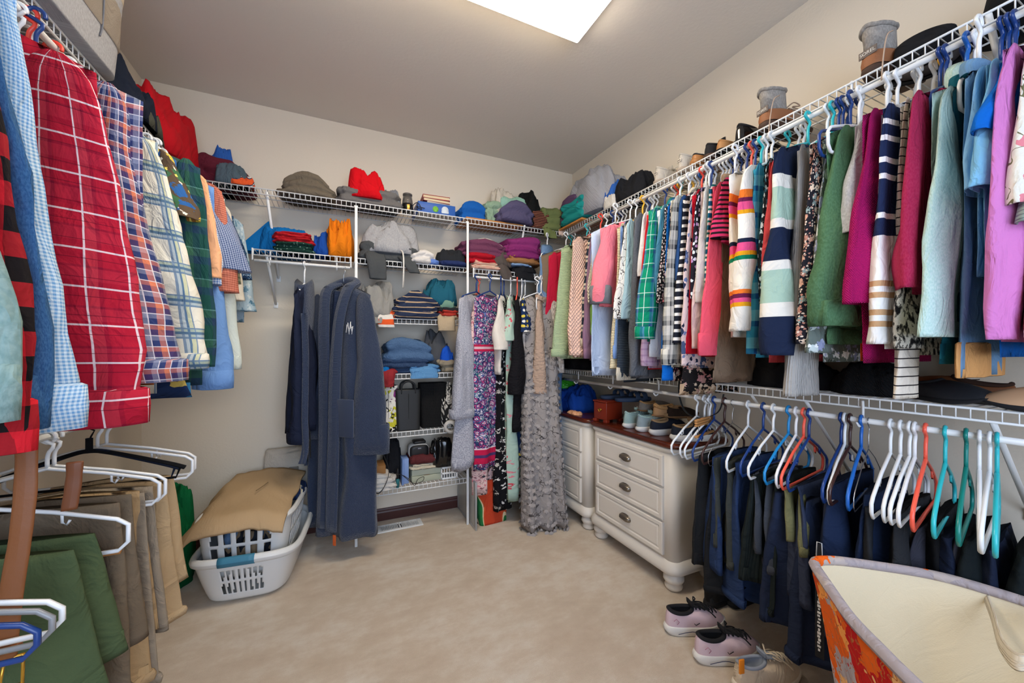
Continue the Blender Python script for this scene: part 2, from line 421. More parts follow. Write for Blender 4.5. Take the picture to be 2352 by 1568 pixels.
def slab_g(w, d, h, layers=3, seed=0, N=56, rough=.024, sag=.0, e=.42, groove=.013, tilt=0., taper=.08):
    """folded cloth: a soft slab whose sides show its folded layers"""
    R, UVR = [], []; rows = layers * 6; ph = seed * 3.1
    for j in range(rows + 1):
        z = j / rows; lf = z * layers; li = min(int(lf), layers - 1); f = lf - li
        b = math.sin(PI * f) ** .55
        ox, oy = .026 * ns(li * 3.7 + ph, 1.1), .022 * ns(li * 2.9 + ph, 4.2); skew = .5 * ns(li * 5.1 + ph, 2.2)
        ring, uvr = [], []
        for i, (x, y) in enumerate(serect(w / 2, d / 2, N, e)):
            a = 2 * PI * i / N
            k = 1 - taper * z - groove / min(w, d) * 2 * (1 - b) - (.05 if j in (0, rows) else 0)
            nx = rough * ns(math.cos(a) * 1.5 + ph, math.sin(a) * 1.5, li * 2.3) + rough * .5 * ns(math.cos(a) * 5 + ph, math.sin(a) * 5, z * 6)
            zz = h * (z + .10 * skew * (x / w) * (z > 0)) * (1 + .22 * ns(x * 7 + ph, y * 6 + li * .35)) + tilt * x * z - sag * z * (abs(2 * x / w) ** 2.5) * h
            zz += .006 * (z > .02) * ns(x * 24 + ph, y * 24, li)
            p = Vector((x * k * (1 + nx / w * 2) + ox, y * k * (1 + nx / d * 2) + oy, max(0, zz)))
            ring.append(p); uvr.append((p.x + seed, p.z * 1.6 - p.y * .6))
        R.append(ring); UVR.append(uvr)
    top = R[-1]; c = sum(top, Vector()) / N
    for q in (.88, .66, .42, .2):
        r = []; uvr = []
        for p in top:
            v = c + (p - c) * q; v.z = p.z * q + c.z * (1 - q) + h * .10 * (1 - q * q) + .012 * ns(v.x * 13 + ph, v.y * 13) + .006 * ns(v.x * 31, v.y * 31 + ph)
            r.append(v); uvr.append((v.x + seed, v.z * 1.6 - v.y))
        R.append(r); UVR.append(uvr)
    return loft(R, UVR, cap0=True, cap1=True)
def heap_g(w, d, h, seed=0, n=34, folds=1., peak=(0, 0), ridge=1., p=3.0, q=.5):
    """crumpled cloth: a mound with creases; polar grid on a superellipse footprint"""
    ph = seed * 5.3; V, F, UV = [], [], []; NA = 72
    def hgt(x, y, r):
        k = max(0., 1 - r ** p) ** q
        X, Y = x * 2 / w, y * 2 / d
        wx = .55 * ns(X * 1.3 + ph, Y * 1.3); wy = .55 * ns(X * 1.3, Y * 1.3 + ph + 7)
        f1 = 1 - abs(math.sin(2.1 * (X * math.cos(ph) + Y * math.sin(ph)) + 3.4 * wx + ph))
        f2 = 1 - abs(math.sin(3.7 * (X * math.cos(ph * 1.7 + 1) + Y * math.sin(ph * 1.7 + 1)) + 3.8 * wy + ph * 2))
        f3 = 1 - abs(ns(X * 3.2 + ph, Y * 3.2 + wy)) * 2
        pk = math.exp(-((X - peak[0]) ** 2 + (Y - peak[1]) ** 2) * 1.1)
        raw = 1.12 * k * (.60 + .30 * pk + ridge * folds * (.34 * f1 ** 1.3 + .28 * f2 ** 1.3 + .14 * f3 - .28) + .05 * ns(X * 9 + ph, Y * 9))
        raw = max(0., raw)
        return h * raw / (1 + raw ** 5) ** .2
    R, UVR = [], []
    for j in range(n + 1):
        r = 1 - j / n; rr = r ** .8
        ring, uvr = [], []
        for i in range(NA):
            a = 2 * PI * i / NA; c, s = math.cos(a), math.sin(a)
            bx, by = w / 2 * sgnpow(c, .75), d / 2 * sgnpow(s, .75)
            ed = 1 + .16 * ns(c * 1.8 + ph, s * 1.8) + .06 * ns(c * 5 + ph, s * 5)
            x, y = bx * rr * ed, by * rr * ed
            z = hgt(bx * rr, by * rr, rr)
            tuck = .07 * (1 - z / h) * (rr > .85)
            ring.append(Vector((x * (1 - tuck), y * (1 - tuck), max(0, z)))); uvr.append((x + seed * .3, y - z))
        R.append(ring); UVR.append(uvr)
    return loft(R, UVR, cap0=True, cap1=True)
def strip_g(path, w, th=.012, seed=0, wob=.006, N=16, wend=None, dirx=(1, 0, 0)):
    """a flattened cloth tube along a path (a leg or sleeve hanging over an edge)"""
    pts = smoothpath(path, 6); R, UVR = [], []; D = Vector(dirx); k = len(pts) - 1; per = 0
    for i, p in enumerate(pts):
        t = (pts[min(i + 1, k)] - pts[max(i - 1, 0)]).normalized(); n = t.cross(D).normalized()
        ww = w + ((wend or w) - w) * i / k; per += (p - pts[i - 1]).length if i else 0
        r = []
        uvr = []
        for q in range(N):
            a = 2 * PI * q / N + PI / 2
            x = sgnpow(math.cos(a), .6) * ww / 2 * (1 + .08 * ns(i * .35 + seed, q * .1)); y = math.sin(a) * th * (1 + .4 * ns(i * .3 + seed, q * .3))
            y += wob * math.sin(x / ww * 7 + seed + i * .2)
            r.append(p + D * x + n * y); uvr.append((x + seed, -per))
        R.append(r); UVR.append(uvr)
    return loft(R, UVR, cap0=True, cap1=True)
def folded(nm, label, cat, x, y, z, w, d, h, m, layers=3, seed=1, rot=0, group=None, **k):
    return mk(nm, slab_g(w, d, h, layers, seed, **k), m, loc=(x, y, z), rot=rot, label=label, cat=cat, group=group)
def heap(nm, label, cat, x, y, z, w, d, h, m, seed=1, rot=0, group=None, **k):
    return mk(nm, heap_g(w, d, h, seed, **k), m, loc=(x, y, z), rot=rot, label=label, cat=cat, group=group)
WHITE = plain('white_coated_wire', 'e6e7e6', .35, .5)
def wire_shelf(nm, label, A, along, depthdir, length, depth, z, pitch=.0275, lip=.031, ends=False):
    """ventilated wire shelf: A = wall-side start, along = unit vector, depthdir = towards the room"""
    A = Vector((A[0], A[1], z)); al = Vector(along); dd = Vector(depthdir)
    t = empty(nm, label, 'wire shelf', A)
    def rail(p, r=.0034, nme='rail'):
        mk(nme, tube([p, p + al * length], r, 8), WHITE, t)
    front = dd * depth
    rail(front + Vector((0, 0, .0)), .0036, 'front_rail'); rail(front + Vector((0, 0, -lip)), .0036, 'front_rail')
    rail(dd * .006 + Vector((0, 0, -.003)), .003, 'back_rail'); rail(dd * depth * .5 + Vector((0, 0, -.0045)), .003, 'middle_rail')
    wm = mesh('wire', *tube([dd * .0, dd * (depth - .001) + Vector((0, 0, .002)), dd * (depth + .001) + Vector((0, 0, -.001)), dd * (depth + .001) + Vector((0, 0, -lip - .001))], .0018, 5)[:2], WHITE)
    n = int(length / pitch)
    off = (length - n * pitch) / 2
    for i in range(n + 1):
        link('wire', wm, t, al * (off + i * pitch))
    if ends:
        for q in (0, length):
            mk('end_cap', rbox(-.004, .004, -.008, .008, -.062, .006, .002), WHITE, t, loc=al * q + front)
    return t
def brace(label, top, bot, m=None):
    top, bot = Vector(top), Vector(bot); t = empty('shelf_brace', label, 'bracket', bot)
    mk('arm', tube([top - bot, Vector((0, 0, .0)) ], .0075, 6, flat=.55), WHITE, t)
    d = (bot - top); d.z = 0; d.normalize()
    ang = math.atan2(d.y, d.x)
    mk('foot_plate', xf(rbox(-.003, .002, -.012, .012, -.02, .016, .001), rot=(0, 0, ang)), WHITE, t)
    return t
# ------------------------------------------------------------------ room shell
def wallmat(name, c, sc=90):
    t = NT(name, .9, .2); t.color(c)
    o = t.tc.outputs['Object']; t.bump(t.noise(o, sc, 3).outputs[0], .25, .003); return t.m
M_WALL = wallmat('painted_wall', 'e3d8c6'); M_CEIL = wallmat('painted_ceiling', 'ddd6cc', 60)
def carpet():
    t = NT('cut_pile_carpet', 1., .05); o = t.tc.outputs['Object']
    fine = t.noise(o, 420., 3, .7).outputs[0]
    big = t.noise(o, 2.6, 5, .62).outputs[0]
    mid = t.noise(t.n('Mapping', {0: o, 3: (5, 9, 1)}).outputs[0], 1.6, 6, .7).outputs[0]
    base = t.ramp(t.math('ADD', t.math('MULTIPLY', big, .6), t.math('MULTIPLY', mid, .5)), [(.40, 'd6bea2'), (.53, 'e2cdb3'), (.60, 'ecdbc5'), (.70, 'f6ead8')], 'LINEAR')  # paler patches: sheen of brushed pile and vacuum marks put into the colour
    c = t.mix(.22, base, t.ramp(fine, [(.3, 'b49e88'), (.7, 'f6eadb')], 'LINEAR'))
    t.color(c); t.bump(t.math('ADD', fine, t.math('MULTIPLY', mid, .8)), .7, .012)
    t.b.inputs['Sheen Weight'].default_value = .25
    return t.m
def struct(name, g, m, **k): return mk(name, g, m, smooth=False, kind='structure', **k)
Y0 = -.75
struct('floor', boxg(XL - .1, XR + .1, Y0 - 1.6, YB + .1, -.1, 0), carpet())
struct('ceiling', boxg(XL - .1, XR + .1, Y0 - .1, YB + .1, ZC, ZC + .1), M_CEIL)
struct('wall_left', boxg(XL - .1, XL, Y0 - .1, YB + .1, 0, ZC), M_WALL)
struct('wall_right', boxg(XR, XR + .1, Y0 - .1, YB + .1, 0, ZC), M_WALL)
struct('wall_back', boxg(XL, XR, YB, YB + .1, 0, ZC), M_WALL)
struct('wall_front', join(boxg(XL, -.55, Y0 - .1, Y0, 0, ZC), boxg(1.15, XR, Y0 - .1, Y0, 0, ZC), boxg(-.55, 1.15, Y0 - .1, Y0, 2.3, ZC)), M_WALL)
M_BASE = plain('stained_baseboard', '4a2a26', .4, .4, bump=(30, .1))
def baseprof(x0, x1, y, d):
    pr = [(0, 0), (.014, 0), (.014, .055), (.010, .064), (.010, .072), (.005, .082), (0, .084)]
    if d == 'y': return loft([[Vector((x, y - a, z)) for a, z in pr] for x in (x0, x1)], cap0=True, cap1=True)
    s = 1 if d == 'x+' else -1
    return loft([[Vector((y + s * a, x, z)) for a, z in pr] for x in (x0, x1)], cap0=True, cap1=True)
struct('baseboard_back', baseprof(XL, XR, YB, 'y'), M_BASE)
struct('baseboard_left', baseprof(Y0, YB - .015, XL, 'x+'), M_BASE)
struct('baseboard_right', baseprof(Y0, YB - .015, XR, 'x-'), M_BASE)
# ceiling fixture: wood-edged frame around a glowing acrylic diffuser
def emit(name, c, s):
    t = NT(name, .4); t.color('f4f0e6'); t.b.inputs['Emission Color'].default_value = lin(c); t.b.inputs['Emission Strength'].default_value = s; return t.m
fx0, fx1, fy0, fy1 = -.19, 1.052, 1.22, 1.542
lf = empty('ceiling_light', 'long rectangular glowing ceiling light with a pale wooden rim', 'ceiling light', ((fx0 + fx1) / 2, (fy0 + fy1) / 2, ZC))
M_RIM = plain('pale_wood_rim', 'd9b787', .45, .4)
cx_, cy_ = (fx0 + fx1) / 2, (fy0 + fy1) / 2; hx, hy = (fx1 - fx0) / 2, (fy1 - fy0) / 2
for nm_, b in (('frame', (-hx, hx, -hy, -hy + .012)), ('frame', (-hx, hx, hy - .012, hy)), ('frame', (-hx, -hx + .012, -hy + .012, hy - .012)), ('frame', (hx - .012, hx, -hy + .012, hy - .012))):
    mk(nm_, boxg(*b, -.052, -.001), M_RIM, lf, smooth=False)
mk('diffuser', rbox(-hx + .013, hx - .013, -hy + .013, hy - .013, -.078, -.012, .010, 3), emit('acrylic_diffuser_glow', (1., .88, .71), LAMP), lf)
# ------------------------------------------------------------------ wire shelving
ZT = 2.108
LIPR, LIPL, LIPB = XR - .30, XL + .298, YB - .30
wire_shelf('wire_shelf', 'long white wire shelf high on the right wall holding boots and shoes', (XR, Y0 + .3, 0), (0, 1, 0), (-1, 0, 0), YB - Y0 - .6 - .0, .30, ZT)
wire_shelf('wire_shelf', 'white wire shelf high on the left wall above the hung shirts', (XL, .1, 0), (0, 1, 0), (1, 0, 0), YB - .41, .298, ZT)
wire_shelf('wire_shelf', 'white wire shelf running along the top of the back wall', (XL + .01, YB, 0), (1, 0, 0), (0, -1, 0), XR - XL - .02, .30, ZT)
wire_shelf('wire_shelf', 'white wire shelf at waist height on the right wall under the tops', (XR, Y0 + .3, 0), (0, 1, 0), (-1, 0, 0), YB - Y0 - .31, .30, 1.05)
wire_shelf('wire_shelf', 'white wire shelf at waist height on the left wall behind the shirt hems', (XL, .1, 0), (0, 1, 0), (1, 0, 0), 1.98, .298, 1.05)
PX1, PX2 = .104, .815
ZS = [1.765, 1.40, 1.045, .672, .315]
wire_shelf('wire_shelf', 'short white wire shelf at upper left of the back wall above the robes', (-.43, YB, 0), (1, 0, 0), (0, -1, 0), .505, .30, 1.765, ends=True)
for z, l in zip(ZS, ('uppermost shelf between the two white posts, under grey sweats', 'second shelf between the white posts, under the striped navy knit', 'third shelf between the white posts, under the jeans', 'fourth shelf between the white posts, under the black bags', 'lowest shelf between the white posts, above the floor register')):
    wire_shelf('wire_shelf', l, (PX1 - .01, YB, 0), (1, 0, 0), (0, -1, 0), PX2 - PX1 + .02, .30, z)
wire_shelf('wire_shelf', 'white wire shelf at right of the back wall above the hanging dresses', (.862, YB, 0), (1, 0, 0), (0, -1, 0), .545, .30, 1.765, ends=True)
for x, l in ((PX1, 'left white shelf post beside the hanging robe'), (PX2, 'right white shelf post beside the grey cardigan')):
    t = empty('shelf_post', l, 'post', (x, LIPB - .016, 0))
    mk('pole', rbox(-.008, .008, -.005, .005, 0, ZT - .03, .002), WHITE, t)
    for z in ZS + [ZT]:
        mk('clip', rbox(-.011, .011, .004, .018, z - .034, z - .022, .002), WHITE, t)
def rod(label, p, q, r=.009, hooks=()):
    p, q = Vector(p), Vector(q)
    t = empty('hanging_rod', label, 'hanging rod', p)
    mk('bar', tube([Vector(), q - p], r, 12), WHITE, t)
    d = (q - p).normalized(); sd = Vector((-d.y, d.x, 0))
    for f, s in hooks:
        c = d * ((q - p).length * f)
        mk('support', tube(smoothpath([c + Vector((0, 0, .062)) + sd * s * .02, c + Vector((0, 0, .03)) + sd * s * .022, c + Vector((0, 0, -.008)) + sd * s * .018, c + Vector((0, 0, -.02)), c + Vector((0, 0, -.006)) - sd * s * .016], 4), .0042, 6), WHITE, t)
    return t
RXU, RZU = 1.56, 2.053
RXL, RZL = -.70, 2.03
rod('white rod under the high right shelf carrying the row of tops', (RXU, -.4, RZU), (RXU, 2.50, RZU), hooks=[(f, -1) for f in (.18, .38, .6, .8)])
rod('white rod under the high left shelf carrying the row of shirts', (RXL, .15, RZL), (RXL, 2.50, RZL), hooks=[(f, 1) for f in (.2, .5, .8)])
rod('white rod under the waist-high right shelf carrying trousers', (1.55, -.4, .98), (1.55, 2.74, .98), hooks=[(f, -1) for f in (.15, .34, .52, .62, .74, .86)])
rod('white rod under the waist-high left shelf carrying trousers', (RXL, .15, .98), (RXL, 2.0, .98), hooks=[(f, 1) for f in (.3, .7)])
rod('short white rod over the two robes', (-.42, YB - .315, 1.70), (.07, YB - .315, 1.70), .008, hooks=[(.15, 1), (.85, 1)])
rod('short white rod at the right of the back wall carrying dresses', (.87, YB - .315, 1.706), (1.40, YB - .315, 1.706), .008, hooks=[(.2, 1), (.9, 1)])
brace('diagonal shelf bracket left of the blue tee', (-.31, LIPB, ZT - .03), (-.31, YB - .004, 1.62)) if 0 else None
brace('diagonal white bracket under the top shelf at upper left of back wall', P(612, 440, Y=LIPB + .005), P(640, 640, Y=YB - .004))
brace('diagonal white bracket under the short shelf above the robes', P(612, 585, Y=LIPB + .005), P(634, 700, Y=YB - .004))
brace('diagonal white bracket under the top shelf near the right corner', P(1205, 517, Y=LIPB + .005), P(1185, 640, Y=YB - .004))
brace('diagonal white bracket under the shelf behind the dresses', P(1205, 625, Y=LIPB + .005), P(1188, 740, Y=YB - .004))
brace('diagonal white bracket under the high right shelf near the camera', P(2268, 28, X=LIPR), (XR - .004, P(2268, 28, X=LIPR).y, 1.72))
for u, l in ((1725, 'second'), (1850, 'third')):
    y = P(u, 890, X=LIPR).y
    brace('diagonal white bracket under the waist-high right shelf, %s of three' % l, (LIPR, y, 1.02), (XR - .004, y, .72))
y = P(2280, 950, X=LIPR).y
brace('diagonal white bracket under the waist-high right shelf, nearest of three', (LIPR, y, 1.02), (XR - .004, y, .72))
# floor register
t = empty('floor_register', 'white metal floor register under the lowest shelf', 'vent', P(918, 1208, Z=.0))
rc = t.location
t.rotation_euler = (0, 0, .02)
mk('frame', join(rbox(-.15, .15, -.055, -.035, 0, .007, .002), rbox(-.15, .15, .035, .055, 0, .007, .002), rbox(-.15, -.125, -.036, .036, 0, .007, .002), rbox(.125, .15, -.036, .036, 0, .007, .002), rbox(-.006, .006, -.036, .036, 0, .007, .002)), WHITE, t)
mk('duct_shade', boxg(-.126, .126, -.036, .036, .0005, .0015), plain('duct_shade_dark', '2a2826', .9), t, smooth=False)  # thin dark sheet painting the shade below the louvers
sm_ = mesh('louver', *xf(boxg(-.0022, .0022, -.036, .036, -.004, .004), rot=(0, .6, 0))[:2], WHITE, None, False)
for s in (-1, 1):
    for i in range(11): link('louver', sm_, t, (s * (.016 + i * .0105), 0, .005))
# ------------------------------------------------------------------ fabrics and hangers
HC = {k: plain('hanger_plastic_' + k, c, .32, .5) for k, c in dict(white='e9ebec', navy='173a7a', blue='1d62b8', sky='1e86c8', red='ef4a3a', teal='2bb8c0', green='0e7d74', yellow='f0b532', brown='3b2320', coral='f5604a', grey='8b8d90', black='18181a', pink='e88aa8', purple='5a4a8a').items()}
HC['wire'] = plain('hanger_wire', 'b9bbbd', .3, .5, 1.)
HC['velvet'] = plain('hanger_velvet_navy', '1c2436', .95, .2, bump=(700, .5))
HC['felt'] = plain('hanger_velvet_black', '121214', .95, .2, bump=(700, .5))
NAVY, CREAM, CORAL = '1d2740', 'e9e2d6', 'ef5a6e'
def bands(items):                                    # (height, colour) list to ramp stops, and period
    tot = sum(h for h, _ in items); p = 0; out = []
    for h, c in items: out.append((p / tot, c)); p += h
    return tot, out
def tall(items, z0):                                 # one long band sequence measured down from z0 (no repeat)
    tot, st = bands([(z0 + 10, items[-1][1])])
    return st
def vseq(zs, cols, per=4.):                          # colours between successive local heights zs (descending, all negative)
    # V coordinate is local z; fract((V/per)+10): z=-per..0 maps 0..1
    st = [(0, cols[-1])]
    for z, c in zip(reversed(zs), reversed(cols[:-1])): st.append((1 + z / per, c))
    return ('v', per, st)
# every garment on the high right rod: (u of the aisle-side edge, v of the sleeve end, name, label, category, fabric, options)
C = cloth
def edge_of(o):
    a0 = o.get('a', (.075, 0))[0]
    return o.get('edge') or (1.285 if a0 >= .08 else 1.325 if a0 >= .07 else 1.395)
def rodgarment(u, v, nm, lab, cat, m, hang='white', ht='tube', edge=None, rot=0, yo=0, y=None, **k):
    edge = edge or edge_of(k); y = YU(u, edge) if y is None else y
    k.setdefault('tw', .62 if k.get('a', (.075, 0))[0] >= .08 else .35 if k.get('a', (.075, 0))[0] >= .07 else .1)
    k.setdefault('swing', .055 if k.get('a', (.075, 0))[0] >= .07 else .03)
    zt = RZU
    Wd = k.pop('W', .42)
    k.setdefault('sd', .075); k.setdefault('drop', .105)
    ztop = zt - k['drop'] - k['sd'] * .78 + .012
    L = max(.12, ztop - ZV(u, v, X=edge + .04)) if v else 0
    sw = k.get('swing', .02)
    a = k.get('a', (.075, .05))
    # shoulder placed so that the sleeve's outer side at its end lies on the aisle edge
    half = Wd / 2
    xr = edge + half + (sw + a[1] - a[0] * .55) * (1 if v else 0)
    xr = min(max(xr, RXU - .05), RXU + .05) if v else edge + half
    bl = k.pop('bl', None)
    if bl is None: bl = L + .06
    elif bl > 3: bl = zt - k['drop'] - ZV(u, bl, X=edge + .1)
    g = garment(nm, lab, cat, (xr, y, zt), m, rot=rot, W=Wd, bl=bl, sleeve=L, **k)
    hanger('%s %s hanger of the %s' % (hang, {'tube': 'plastic', 'wire': 'metal wire', 'velvet': 'velvet'}[ht], short(lab, 11)), (xr, y + .004, zt), HC[hang if ht == 'tube' else 'wire' if ht == 'wire' else hang], rot=rot, kind=ht, w=half - .05, drop=k['drop'] - .008, sd=k['sd'] * .9, group=None)
    return g
fl = lambda s, r, cols, w=.25, sd=3.3: ('f', s, r, cols, w, sd)
WH = 'efe8dd'
stripe_rainbow = vseq([-.265, -.287, -.309, -.331, -.352, -.445, -.468, -.488, -.508, -.528, -.625, -.645, -.664, -.682, -.70],
                      [WH, 'ef7a2c', '6b2148', 'e8558a', 'eba41f', WH, NAVY, 'e8558a', 'eba41f', '12805c', WH, 'ef7a2c', '6b2148', 'e8558a', 'eba41f', WH])
block = vseq([-.263, -.30, -.407, -.444, -.55, -.587, -.70, -.737],
             [NAVY, CREAM, 'a9c3b0', CREAM, NAVY, CREAM, 'a9c3b0', CREAM, NAVY])
